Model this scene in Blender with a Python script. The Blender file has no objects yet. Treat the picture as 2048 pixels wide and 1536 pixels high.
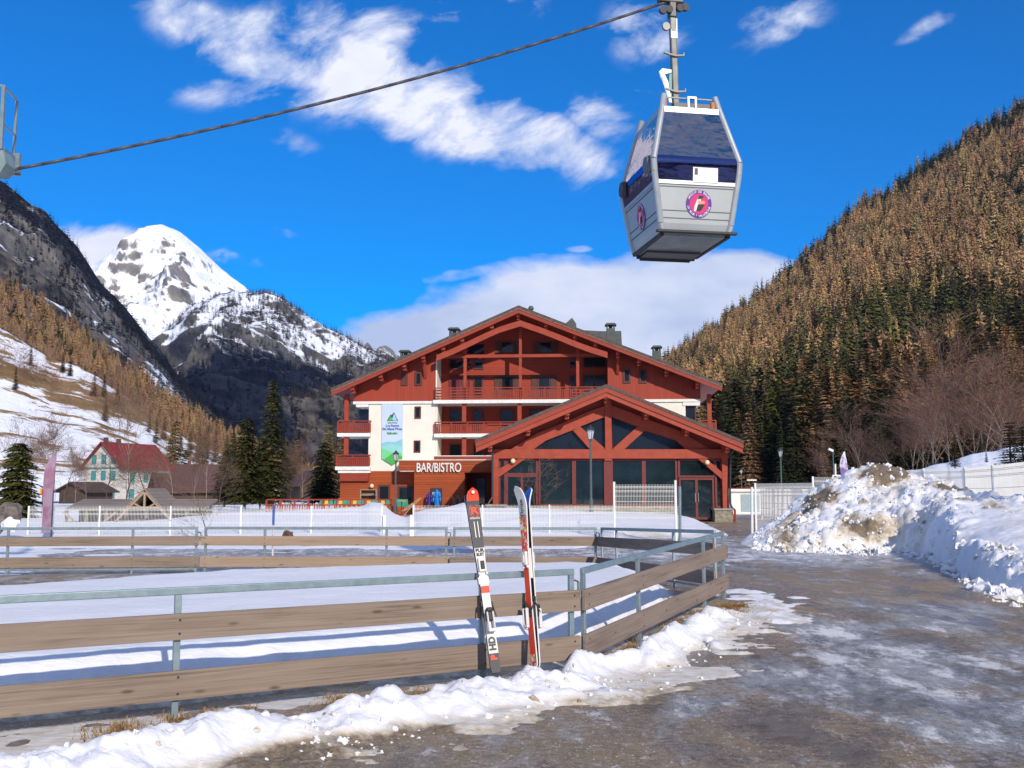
import bpy, math, random
import numpy as np
from mathutils import Vector, Matrix

# ------------------------------------------------------------------ camera, sky, sun
SC = bpy.context.scene
F = 2050.0; HC = 1.6; PA = math.atan(217.0 / F)
cam_d = bpy.data.cameras.new('camera'); cam = bpy.data.objects.new('camera', cam_d)
SC.collection.objects.link(cam); SC.camera = cam
cam_d.sensor_width = 36; cam_d.lens = 36 * F / 2048; cam_d.clip_start = 0.1; cam_d.clip_end = 30000
cam.location = (0, 0, HC); cam.rotation_euler = (math.pi / 2 + PA, 0, 0)

SUN_AZ = 23; SUN_EL = 27
az, el = math.radians(SUN_AZ), math.radians(SUN_EL)
sv = Vector((math.sin(az) * math.cos(el), -math.cos(az) * math.cos(el), math.sin(el)))
sd = bpy.data.lights.new('sun', 'SUN'); sun = bpy.data.objects.new('sun', sd); SC.collection.objects.link(sun)
sd.energy = 4.3; sd.angle = math.radians(0.8); sd.color = (1.0, 0.90, 0.77)
sun.rotation_euler = sv.to_track_quat('Z', 'Y').to_euler(); sun.location = (30, -30, 60)

SC.view_settings.view_transform = 'Standard'; SC.view_settings.look = 'None'
SC.view_settings.exposure = 0.0; SC.view_settings.gamma = 1.0

def at(px, py, Y):
    u = (px - 1024) / F; v = -(py - 768) / F
    dy = math.cos(PA) - v * math.sin(PA); dz = math.sin(PA) + v * math.cos(PA)
    k = Y / dy
    return Vector((u * k, Y, HC + dz * k))
def atg(px, py, z=0.0):
    u = (px - 1024) / F; v = -(py - 768) / F
    dy = math.cos(PA) - v * math.sin(PA); dz = math.sin(PA) + v * math.cos(PA)
    k = (z - HC) / dz
    return Vector((u * k, dy * k, z))

# node helpers
def nd(nt, typ, **kw):
    n = nt.nodes.new(typ)
    for k, v in kw.items():
        if k.startswith('i_'):
            key = k[2:]
            n.inputs[int(key) if key.isdigit() else key].default_value = v
        else: setattr(n, k, v)
    return n
def mth(nt, op, a, b=None, c=None, clamp=False):
    n = nt.nodes.new('ShaderNodeMath'); n.operation = op; n.use_clamp = clamp
    for i, x in enumerate((a, b, c)):
        if x is None: continue
        if isinstance(x, (int, float)): n.inputs[i].default_value = x
        else: nt.links.new(x, n.inputs[i])
    return n.outputs[0]
def mixc(nt, fac, a, b, mode='MIX'):
    n = nt.nodes.new('ShaderNodeMix'); n.data_type = 'RGBA'; n.blend_type = mode
    for i, x in ((0, fac), (6, a), (7, b)):
        if isinstance(x, (int, float)): n.inputs[i].default_value = x
        elif isinstance(x, (tuple, list)): n.inputs[i].default_value = (*x[:3], 1)
        else: nt.links.new(x, n.inputs[i])
    return n.outputs[2]
def ramp(nt, fac, stops):
    n = nt.nodes.new('ShaderNodeValToRGB'); cr = n.color_ramp
    while len(cr.elements) < len(stops): cr.elements.new(0.5)
    for e, (p, c) in zip(cr.elements, stops):
        e.position = p
        if isinstance(c, (int, float)): c = (c, c, c)
        e.color = (*c, 1)
    nt.links.new(fac, n.inputs[0]); return n.outputs[0]
def noise(nt, vec, scale, detail=4, rough=0.55, dist=0.0):
    n = nt.nodes.new('ShaderNodeTexNoise'); n.inputs['Scale'].default_value = scale
    n.inputs['Detail'].default_value = detail; n.inputs['Roughness'].default_value = rough
    n.inputs['Distortion'].default_value = dist
    if vec is not None: nt.links.new(vec, n.inputs['Vector'])
    return n.outputs['Fac']
def vmap(nt, vec, scale=(1, 1, 1), loc=(0, 0, 0), rot=(0, 0, 0)):
    n = nt.nodes.new('ShaderNodeMapping'); n.inputs['Scale'].default_value = scale
    n.inputs['Location'].default_value = loc; n.inputs['Rotation'].default_value = rot
    nt.links.new(vec, n.inputs['Vector']); return n.outputs[0]

# world: Nishita sky with procedural clouds laid over it by direction
W = bpy.data.worlds.new('World'); SC.world = W; W.use_nodes = True
nt = W.node_tree; nt.nodes.clear()
sky = nd(nt, 'ShaderNodeTexSky', sky_type='NISHITA'); sky.sun_disc = False
sky.sun_elevation = el; sky.sun_rotation = math.radians(180 - SUN_AZ)
sky.altitude = 1300; sky.air_density = 1.0; sky.dust_density = 0.2; sky.ozone_density = 3.5
hs = nd(nt, 'ShaderNodeHueSaturation', i_Hue=0.5, i_Saturation=1.22, i_Value=1.0)
nt.links.new(mixc(nt, 1.0, sky.outputs[0], (.20, .74, 1.24), 'MULTIPLY'), hs.inputs['Color'])
bg = nd(nt, 'ShaderNodeBackground', i_Strength=0.135); nt.links.new(hs.outputs[0], bg.inputs[0])
tc = nd(nt, 'ShaderNodeTexCoord'); sep = nd(nt, 'ShaderNodeSeparateXYZ'); nt.links.new(tc.outputs['Generated'], sep.inputs[0])
yy = mth(nt, 'MAXIMUM', sep.outputs[1], 0.05)
uu = mth(nt, 'DIVIDE', sep.outputs[0], yy); vv = mth(nt, 'DIVIDE', sep.outputs[2], yy)
cmb = nd(nt, 'ShaderNodeCombineXYZ'); nt.links.new(uu, cmb.inputs[0]); nt.links.new(vv, cmb.inputs[1])
P2 = cmb.outputs[0]
def uvd(px, py):
    p = at(px, py, 1.0); return p.x, p.z - HC
def blob(cx, cy, rx, ry, ang, amp, sharp=.72):
    u0, v0 = uvd(cx, cy)
    m = nd(nt, 'ShaderNodeVectorMath', operation='SUBTRACT'); nt.links.new(P2, m.inputs[0]); m.inputs[1].default_value = (u0, v0, 0)
    r = vmap(nt, m.outputs[0], rot=(0, 0, math.radians(ang)))
    s = vmap(nt, r, scale=(F / (rx * 1.12), F / (ry * 1.22), 1))
    l = nd(nt, 'ShaderNodeVectorMath', operation='LENGTH'); nt.links.new(s, l.inputs[0])
    mr = nd(nt, 'ShaderNodeMapRange', interpolation_type='SMOOTHSTEP'); nt.links.new(l.outputs['Value'], mr.inputs[0])
    mr.inputs[1].default_value = 1.0; mr.inputs[2].default_value = 1.0 - sharp; mr.inputs[3].default_value = 0; mr.inputs[4].default_value = amp
    return mr.outputs[0]
blobs = [(430, 70, 230, 75, 28, .55), (640, 130, 330, 120, 16, .95), (850, 210, 300, 105, 22, .95), (1060, 270, 230, 85, 25, .85),
         (700, 50, 230, 60, 5, .55), (450, 185, 140, 45, 0, .5), (1190, 235, 100, 60, 20, .5), (1180, 335, 90, 40, 25, .5),
         (1560, 40, 130, 70, -20, .42), (1290, 60, 110, 90, 30, .5), (1010, 15, 120, 40, 0, .48), (1860, 50, 130, 22, -30, .36), (560, 275, 100, 30, 20, .3),
         (450, 515, 100, 26, 12, .5), (190, 500, 170, 62, 4, 1.25)]
acc = None
for b in blobs:
    o_ = blob(*b); acc = o_ if acc is None else mth(nt, 'MAXIMUM', acc, o_)
low = None
for b in [(1230, 645, 480, 165, 0, 1.5), (890, 700, 420, 115, -14, 1.5), (1450, 575, 210, 80, -14, 1.15), (860, 760, 420, 130, 0, 1.2), (1160, 498, 55, 14, 0, .6), (1500, 720, 260, 160, 0, 1.2), (930, 548, 120, 25, -8, .55)]:
    o_ = blob(*b, .8); low = o_ if low is None else mth(nt, 'MAXIMUM', low, o_)
st = vmap(nt, P2, rot=(0, 0, math.radians(-22)))
st = vmap(nt, st, scale=(10, 17, 1))
n1 = noise(nt, st, 1.0, 9, .62, .3)
st2 = vmap(nt, P2, scale=(7, 14, 1)); n2 = noise(nt, st2, 1.0, 7, .55, .2)
hi = mth(nt, 'ADD', acc, mth(nt, 'MULTIPLY', mth(nt, 'SUBTRACT', n1, .5), 3.6))
hi = mth(nt, 'MULTIPLY', mth(nt, 'SMOOTH_MAX', mth(nt, 'SUBTRACT', hi, .22), 0, .1), 1.15, clamp=True)
hi = mth(nt, 'MULTIPLY', hi, mth(nt, 'MULTIPLY', acc, 2.2, clamp=True))
lo = mth(nt, 'ADD', low, mth(nt, 'MULTIPLY', mth(nt, 'SUBTRACT', n2, .5), 2.2))
lo = mth(nt, 'MULTIPLY', mth(nt, 'SUBTRACT', lo, .35), 2.2, clamp=True)
lo = mth(nt, 'MULTIPLY', lo, .97)
den = mth(nt, 'MAXIMUM', hi, lo)
# unseen cloud added behind the viewer and overhead, as white fill light
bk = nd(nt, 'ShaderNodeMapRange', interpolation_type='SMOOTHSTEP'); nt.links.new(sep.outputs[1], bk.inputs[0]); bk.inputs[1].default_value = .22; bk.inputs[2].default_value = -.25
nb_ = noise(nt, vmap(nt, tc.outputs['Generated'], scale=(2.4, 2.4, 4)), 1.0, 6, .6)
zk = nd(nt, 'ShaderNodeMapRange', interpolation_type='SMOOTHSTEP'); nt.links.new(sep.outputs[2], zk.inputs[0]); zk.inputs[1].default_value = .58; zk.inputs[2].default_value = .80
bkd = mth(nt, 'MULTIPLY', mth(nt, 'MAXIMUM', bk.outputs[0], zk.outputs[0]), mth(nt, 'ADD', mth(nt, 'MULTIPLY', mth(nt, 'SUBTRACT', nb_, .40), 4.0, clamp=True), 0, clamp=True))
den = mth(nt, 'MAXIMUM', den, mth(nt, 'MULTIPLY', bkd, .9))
n3 = noise(nt, vmap(nt, P2, scale=(6, 12, 1), loc=(3.1, 1.7, 0)), 1.0, 6, .55)
shade = mth(nt, 'ADD', mth(nt, 'MULTIPLY', n3, 1.0), mth(nt, 'MULTIPLY', hi, .25))
ccol = ramp(nt, shade, [(0.34, (.47, .54, .74)), (0.55, (.66, .71, .85)), (0.80, (.86, .87, .95))])
bg2 = nd(nt, 'ShaderNodeBackground', i_Strength=1.2); nt.links.new(ccol, bg2.inputs[0])
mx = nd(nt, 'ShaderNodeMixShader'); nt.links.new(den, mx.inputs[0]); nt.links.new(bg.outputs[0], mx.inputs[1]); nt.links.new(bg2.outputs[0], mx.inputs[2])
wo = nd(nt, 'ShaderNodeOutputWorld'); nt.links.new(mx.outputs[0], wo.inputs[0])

# ------------------------------------------------------------------ object helpers
COL = SC.collection
def tag(o, label=None, cat=None, group=None, kind=None):
    if label: o['label'] = label
    if cat: o['category'] = cat
    if group: o['group'] = group
    if kind: o['kind'] = kind
    return o
def link(o, parent=None):
    COL.objects.link(o)
    if parent is not None: o.parent = parent
    return o
def empty(name, loc=(0, 0, 0), rz=0.0, label=None, cat=None, group=None):
    o = bpy.data.objects.new(name, None); o.location = loc; o.rotation_euler = (0, 0, rz); o.empty_display_size = .2
    link(o); return tag(o, label, cat, group)
def meshobj(name, V, Fc, mats, parent=None, smooth=False, mi=None):
    me = bpy.data.meshes.new(name); me.from_pydata([tuple(v) for v in V], [], Fc)
    if not isinstance(mats, (list, tuple)): mats = [mats]
    for m in mats: me.materials.append(m)
    if mi is not None: me.polygons.foreach_set('material_index', mi)
    if smooth: me.polygons.foreach_set('use_smooth', [True] * len(me.polygons))
    me.update()
    return link(bpy.data.objects.new(name, me), parent)
def fastmesh(name, V, Fa, mats, parent=None, smooth=False, attrs=None, mi=None):
    """V (n,3) float array, Fa (m,k) int array with constant k"""
    me = bpy.data.meshes.new(name); n, m, k = len(V), len(Fa), Fa.shape[1]
    me.vertices.add(n); me.vertices.foreach_set('co', np.asarray(V, dtype=np.float32).ravel())
    me.loops.add(m * k); me.loops.foreach_set('vertex_index', np.asarray(Fa, dtype=np.int32).ravel())
    me.polygons.add(m); me.polygons.foreach_set('loop_start', np.arange(0, m * k, k, dtype=np.int32))
    try: me.polygons.foreach_set('loop_total', np.full(m, k, dtype=np.int32))
    except Exception: pass
    if not isinstance(mats, (list, tuple)): mats = [mats]
    for q in mats: me.materials.append(q)
    if mi is not None: me.polygons.foreach_set('material_index', np.asarray(mi, dtype=np.int32))
    me.polygons.foreach_set('use_smooth', np.full(m, smooth))
    me.update(calc_edges=True)
    for an, (typ, arr) in (attrs or {}).items():
        a = me.attributes.new(an, typ, 'POINT')
        if typ == 'FLOAT': a.data.foreach_set('value', np.asarray(arr, dtype=np.float32))
        else: a.data.foreach_set('color', np.asarray(arr, dtype=np.float32).ravel())
    me.validate()
    return link(bpy.data.objects.new(name, me), parent)
def copy_tree(o, parent=None):
    c = o.copy(); COL.objects.link(c); c.parent = parent
    for ch in list(o.children): copy_tree(ch, c)
    return c

class MB:
    def __init__(s): s.v = []; s.f = []; s.m = []; s.mi = 0
    def add(s, V, Fc):
        b = len(s.v); s.v += [tuple(p) for p in V]; s.f += [tuple(b + i for i in q) for q in Fc]; s.m += [s.mi] * len(Fc); return s
    def box(s, x0, x1, y0, y1, z0, z1):
        if x0 > x1: x0, x1 = x1, x0
        if y0 > y1: y0, y1 = y1, y0
        if z0 > z1: z0, z1 = z1, z0
        return s.add([(x0, y0, z0), (x1, y0, z0), (x1, y1, z0), (x0, y1, z0), (x0, y0, z1), (x1, y0, z1), (x1, y1, z1), (x0, y1, z1)],
                     [(0, 3, 2, 1), (4, 5, 6, 7), (0, 1, 5, 4), (1, 2, 6, 5), (2, 3, 7, 6), (3, 0, 4, 7)])
    def bar(s, p, q, w, h=None, up=(0, 0, 1)):
        h = w if h is None else h
        p, q = Vector(p), Vector(q); d = (q - p).normalized(); u = Vector(up)
        if abs(d.dot(u)) > .98: u = Vector((0, 1, 0))
        a = d.cross(u).normalized() * (w / 2); b = a.cross(d).normalized() * (h / 2)
        V = [p - a - b, p + a - b, p + a + b, p - a + b, q - a - b, q + a - b, q + a + b, q - a + b]
        return s.add(V, [(0, 1, 2, 3), (7, 6, 5, 4), (4, 5, 1, 0), (5, 6, 2, 1), (6, 7, 3, 2), (7, 4, 0, 3)])
    def tube(s, p, q, r0, r1=None, n=10, caps=True):
        r1 = r0 if r1 is None else r1
        p, q = Vector(p), Vector(q); d = (q - p).normalized(); u = Vector((0, 0, 1)) if abs(d.z) < .95 else Vector((1, 0, 0))
        a = d.cross(u).normalized(); b = a.cross(d).normalized(); V = []
        for c, r in ((p, r0), (q, r1)):
            for i in range(n):
                t = 2 * math.pi * i / n; V.append(c + a * (r * math.cos(t)) + b * (r * math.sin(t)))
        Fc = [(i + n, (i + 1) % n + n, (i + 1) % n, i) for i in range(n)]
        if caps: Fc += [tuple(range(n)), tuple(range(2 * n - 1, n - 1, -1))]
        return s.add(V, Fc)
    def pipe(s, pts, r, n=8):
        for i in range(len(pts) - 1): s.tube(pts[i], pts[i + 1], r if not isinstance(r, list) else r[i], r if not isinstance(r, list) else r[i + 1], n)
        return s
    def prism(s, poly, y0, y1):
        """poly in (x,z), counter-clockwise seen from -y; extruded y0..y1"""
        n = len(poly); ar = sum(poly[i][0] * poly[(i + 1) % n][1] - poly[(i + 1) % n][0] * poly[i][1] for i in range(n))
        if ar < 0: poly = poly[::-1]
        V = [(x, y0, z) for x, z in poly] + [(x, y1, z) for x, z in poly]
        return s.add(V, [tuple(range(n)), tuple(range(2 * n - 1, n - 1, -1))] + [(i, i + n, (i + 1) % n + n, (i + 1) % n) for i in range(n)])
    def lathe(s, prof, c=(0, 0, 0), n=14):
        cx, cy, cz = c; V = []
        for r, z in prof:
            for i in range(n):
                t = 2 * math.pi * i / n; V.append((cx + r * math.cos(t), cy + r * math.sin(t), cz + z))
        Fc = []
        for k in range(len(prof) - 1):
            for i in range(n): Fc.append((k * n + i, k * n + (i + 1) % n, (k + 1) * n + (i + 1) % n, (k + 1) * n + i))
        Fc.append(tuple(range(n))[::-1]); Fc.append(tuple(range((len(prof) - 1) * n, len(prof) * n)))
        return s.add(V, Fc)
    def build(s, name, mats, parent=None, smooth=False, bevel=0):
        o = meshobj(name, s.v, s.f, mats, parent, smooth, s.m)
        if bevel:
            b = o.modifiers.new('bevel', 'BEVEL'); b.width = bevel; b.segments = 2; b.limit_method = 'ANGLE'
        return o

def text_obj(name, body, mat, parent, size=1.0, sx=1.0, depth=.01, bold=0.0, M=None, align='CENTER', shear=0.0):
    cu = bpy.data.curves.new(name, 'FONT'); cu.body = body; cu.size = size; cu.extrude = depth; cu.offset = bold
    cu.align_x = align; cu.align_y = 'CENTER'; cu.shear = shear
    o = bpy.data.objects.new('tmp_text', cu); COL.objects.link(o)
    dg = bpy.context.evaluated_depsgraph_get(); dg.update()
    me = bpy.data.meshes.new_from_object(o.evaluated_get(dg)); me.name = name
    bpy.data.objects.remove(o); bpy.data.curves.remove(cu)
    me.transform(Matrix.Diagonal((sx, 1, 1, 1)))
    if M is not None: me.transform(M)
    me.materials.clear(); me.materials.append(mat)
    r = bpy.data.objects.new(name, me); return link(r, parent)
FACE = Matrix.Rotation(math.pi / 2, 4, 'X')      # text plane -> x right, z up, facing -y

# numpy noise
def _h(ix, iy, s):
    n = (ix * 374761393 + iy * 668265263 + s * 974634777) & 0xffffffff
    n = ((n ^ (n >> 13)) * 1274126177) & 0xffffffff
    return ((n ^ (n >> 16)) & 0xffff) / 65535.0
def vn(x, y, s=0):
    x = np.asarray(x, dtype=float); y = np.asarray(y, dtype=float)
    ix = np.floor(x).astype(np.int64); iy = np.floor(y).astype(np.int64); fx = x - ix; fy = y - iy
    fx = fx * fx * fx * (fx * (fx * 6 - 15) + 10); fy = fy * fy * fy * (fy * (fy * 6 - 15) + 10)
    a = _h(ix, iy, s); b = _h(ix + 1, iy, s); c = _h(ix, iy + 1, s); d = _h(ix + 1, iy + 1, s)
    return (a * (1 - fx) + b * fx) * (1 - fy) + (c * (1 - fx) + d * fx) * fy
def fbm(x, y, o=4, s=0, g=.5):
    r = 0; a = 1; t = 0
    for i in range(o):
        r = r + a * vn(x * 2 ** i + 17.3 * i, y * 2 ** i - 9.1 * i, s + i); t += a; a *= g
    return r / t
def ridged(x, y, o=5, s=0):
    r = 0; a = 1; t = 0
    for i in range(o):
        r = r + a * (1 - np.abs(2 * vn(x * 2 ** i + 7.7 * i, y * 2 ** i + 3.1 * i, s + i) - 1)); t += a; a *= .5
    return r / t
def cells(x, y, s=0):
    """rounded lumps: hemispheres of random size in each cell"""
    ix = np.floor(x).astype(np.int64); iy = np.floor(y).astype(np.int64); best = np.zeros_like(x, dtype=float)
    for dx in (-1, 0, 1):
        for dy in (-1, 0, 1):
            cx, cy = ix + dx, iy + dy
            px = cx + .15 + .7 * _h(cx, cy, s); py = cy + .15 + .7 * _h(cx, cy, s + 1); r = .25 + .45 * _h(cx, cy, s + 2) ** 2
            d = ((x - px) ** 2 + (y - py) ** 2) / (r * r)
            best = np.maximum(best, np.sqrt(np.clip(1 - d, 0, 1)) * r)
    return best
def sst(a, b, x):
    t = np.clip((x - a) / (b - a), 0, 1); return t * t * (3 - 2 * t)

# ------------------------------------------------------------------ materials
MATS = {}
def pm(name, col, rough=.6, col2=None, scale=3.0, stretch=(1, 1, 1), bump=0.0, bscale=None, metal=0.0, spec=.5, detail=5, thr=(.35, .65), emit=None, rnd=0.0):
    m = bpy.data.materials.new(name); m.use_nodes = True; nt = m.node_tree; b = nt.nodes['Principled BSDF']
    tc = nd(nt, 'ShaderNodeTexCoord'); vec = vmap(nt, tc.outputs['Object'], scale=stretch)
    if col2 is None: col2 = tuple(c * .82 for c in col)
    n = noise(nt, vec, scale, detail, .6)
    c = ramp(nt, n, [(thr[0], col2), (thr[1], col)])
    if rnd:
        oi = nd(nt, 'ShaderNodeObjectInfo'); h = nd(nt, 'ShaderNodeHueSaturation')
        nt.links.new(c, h.inputs['Color']); nt.links.new(mth(nt, 'ADD', mth(nt, 'MULTIPLY', oi.outputs['Random'], 2 * rnd), 1 - rnd), h.inputs['Value'])
        c = h.outputs[0]
    nt.links.new(c, b.inputs['Base Color'])
    b.inputs['Roughness'].default_value = rough; b.inputs['Metallic'].default_value = metal; b.inputs['Specular IOR Level'].default_value = spec
    if bump:
        bn = nd(nt, 'ShaderNodeBump', i_Strength=min(1, bump), i_Distance=.02); nb = noise(nt, vec, bscale or scale * 4, 5, .6)
        nt.links.new(nb, bn.inputs['Height']); nt.links.new(bn.outputs[0], b.inputs['Normal'])
    if emit:
        b.inputs['Emission Color'].default_value = (*emit[0], 1); b.inputs['Emission Strength'].default_value = emit[1]
    MATS[name] = m; return m
def clad(name, col, axis, width, rough=.55, groove=.08, var=.12):
    """boards: axis 0 = vertical boards across x, 2 = horizontal boards across z"""
    m = bpy.data.materials.new(name); m.use_nodes = True; nt = m.node_tree; b = nt.nodes['Principled BSDF']
    tc = nd(nt, 'ShaderNodeTexCoord'); sp = nd(nt, 'ShaderNodeSeparateXYZ'); nt.links.new(tc.outputs['Object'], sp.inputs[0])
    co = sp.outputs[axis] if axis == 2 else mth(nt, 'ADD', sp.outputs[0], sp.outputs[1])
    q = mth(nt, 'DIVIDE', co, width); fr = mth(nt, 'FRACT', q); fl = mth(nt, 'FLOOR', q)
    wn = nd(nt, 'ShaderNodeTexWhiteNoise', noise_dimensions='1D'); nt.links.new(fl, wn.inputs['W'])
    gr = mth(nt, 'LESS_THAN', fr, groove)
    st = (1, 1, 9) if axis == 2 else (9, 9, 1)
    g = noise(nt, vmap(nt, tc.outputs['Object'], scale=st), 1.6, 6, .65)
    big = noise(nt, tc.outputs['Object'], .35, 3, .5)
    val = mth(nt, 'ADD', mth(nt, 'MULTIPLY', wn.outputs[0], var), mth(nt, 'ADD', mth(nt, 'MULTIPLY', g, var * 2.2), mth(nt, 'MULTIPLY', big, var * 2.6)))
    val = mth(nt, 'ADD', val, 1 - var * 2.9)
    val = mth(nt, 'MULTIPLY', val, mth(nt, 'SUBTRACT', 1, mth(nt, 'MULTIPLY', gr, .55)))
    h = nd(nt, 'ShaderNodeHueSaturation'); h.inputs['Color'].default_value = (*col, 1); nt.links.new(val, h.inputs['Value'])
    nt.links.new(h.outputs[0], b.inputs['Base Color']); b.inputs['Roughness'].default_value = rough; b.inputs['Specular IOR Level'].default_value = .3
    bn = nd(nt, 'ShaderNodeBump', i_Strength=.6, i_Distance=.02); nt.links.new(mth(nt, 'SUBTRACT', 1, gr), bn.inputs['Height']); nt.links.new(bn.outputs[0], b.inputs['Normal'])
    MATS[name] = m; return m
def glassy(name, col, rough=.03, spec=.5, col2=None):
    m = pm(name, col, rough, col2 or col, scale=.6, spec=spec); return m

RED = (.30, .047, .025)
m_red = pm('red_timber', RED, .55, tuple(c * .8 for c in RED), 2.0, (1, 1, 6), spec=.3)
m_redb = pm('red_beam', (.35, .058, .029), .5, (.28, .044, .022), 2.5, (1, 1, 1), bump=.15, spec=.3)
m_redv = clad('red_vertical_boards', (.32, .049, .026), 0, .17, var=.13)
m_redh = clad('red_horizontal_boards', (.32, .047, .024), 2, .16, var=.12)
m_brn = clad('orange_horizontal_boards', (.33, .066, .017), 2, .18, var=.22)
m_dkred = pm('dark_red_frame', (.11, .018, .016), .5)
m_brown = pm('brown_shutter', (.085, .028, .02), .6)
m_white = pm('white_render', (.78, .75, .66), .8, (.72, .69, .60), 1.2, bump=.2, bscale=30)
m_wpaint = pm('white_paint', (.80, .80, .77), .5, (.68, .68, .65), 4)
m_roof = pm('roof_shingles', (.115, .082, .068), .8, (.055, .042, .038), 6, (1, 1, 1), bump=.5)
m_verge = pm('roof_edge', (.30, .20, .17), .8, (.10, .05, .04), 14, (1, 1, 1), thr=(.4, .6))
m_dark = pm('dark_metal', (.035, .037, .042), .45, spec=.5)
m_slate = pm('slate_cladding', (.075, .09, .085), .6, (.05, .06, .058), 3)
m_glass = glassy('window_glass', (.012, .018, .026), .04, .6)
m_glass2 = glassy('shopfront_glass', (.006, .010, .012), .03, .6, (.012, .026, .030))
m_curt = pm('curtain', (.20, .03, .06), .8, (.07, .012, .02), 3, (6, 1, .4))
m_stone = pm('stone_plinth', (.33, .30, .23), .85, (.15, .14, .11), 4, (1, 1, 3), bump=.8)
m_galv = pm('galvanised_steel', (.31, .39, .41), .42, (.20, .28, .31), 9, metal=.45, bump=.1, thr=(.3, .7))
m_globe = pm('globe_glass', (.75, .68, .42), .3, (.7, .62, .38))
# ------------------------------------------------------------------ ground, road, snow
def snow_mat(name, bump=.35, tint=(.83, .83, .85)):
    m = bpy.data.materials.new(name); m.use_nodes = True; nt = m.node_tree; b = nt.nodes['Principled BSDF']
    tc = nd(nt, 'ShaderNodeTexCoord'); P = tc.outputs['Object']
    at_ = nd(nt, 'ShaderNodeAttribute', attribute_name='dirt')
    n = noise(nt, P, 5.5, 7, .7); n2 = noise(nt, P, 1.1, 5, .6); n3 = noise(nt, P, 28, 4, .7)
    d = mth(nt, 'ADD', at_.outputs['Fac'], mth(nt, 'MULTIPLY', mth(nt, 'SUBTRACT', n, .5), 1.3))
    d = mth(nt, 'MULTIPLY', mth(nt, 'SUBTRACT', d, .30), 1.7, clamp=True)
    d = mth(nt, 'MULTIPLY', d, at_.outputs['Fac'], clamp=True)
    dk = ramp(nt, n3, [(.3, (.09, .065, .04)), (.7, (.30, .23, .155))]); dc = mixc(nt, mth(nt, 'MULTIPLY', mth(nt, 'SUBTRACT', d, .42), 2.2, clamp=True), (.60, .53, .42), dk)
    base = ramp(nt, n2, [(.3, tuple(c * .93 for c in tint)), (.7, tint)])
    nt.links.new(mixc(nt, mth(nt, 'MULTIPLY', d, 2.2, clamp=True), base, dc), b.inputs['Base Color'])
    b.inputs['Roughness'].default_value = .62; b.inputs['Specular IOR Level'].default_value = .3
    bn = nd(nt, 'ShaderNodeBump', i_Strength=bump * 1.25, i_Distance=.05)
    hh = mth(nt, 'ADD', noise(nt, vmap(nt, P, scale=(1, 2.4, 1)), 5.5, 6, .6), mth(nt, 'ADD', mth(nt, 'MULTIPLY', noise(nt, P, 18, 6, .75), .30), mth(nt, 'MULTIPLY', noise(nt, P, 70, 3, .6), .12)))
    nt.links.new(hh, bn.inputs['Height']); nt.links.new(bn.outputs[0], b.inputs['Normal'])
    return m
m_snow = snow_mat('snow')

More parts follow.
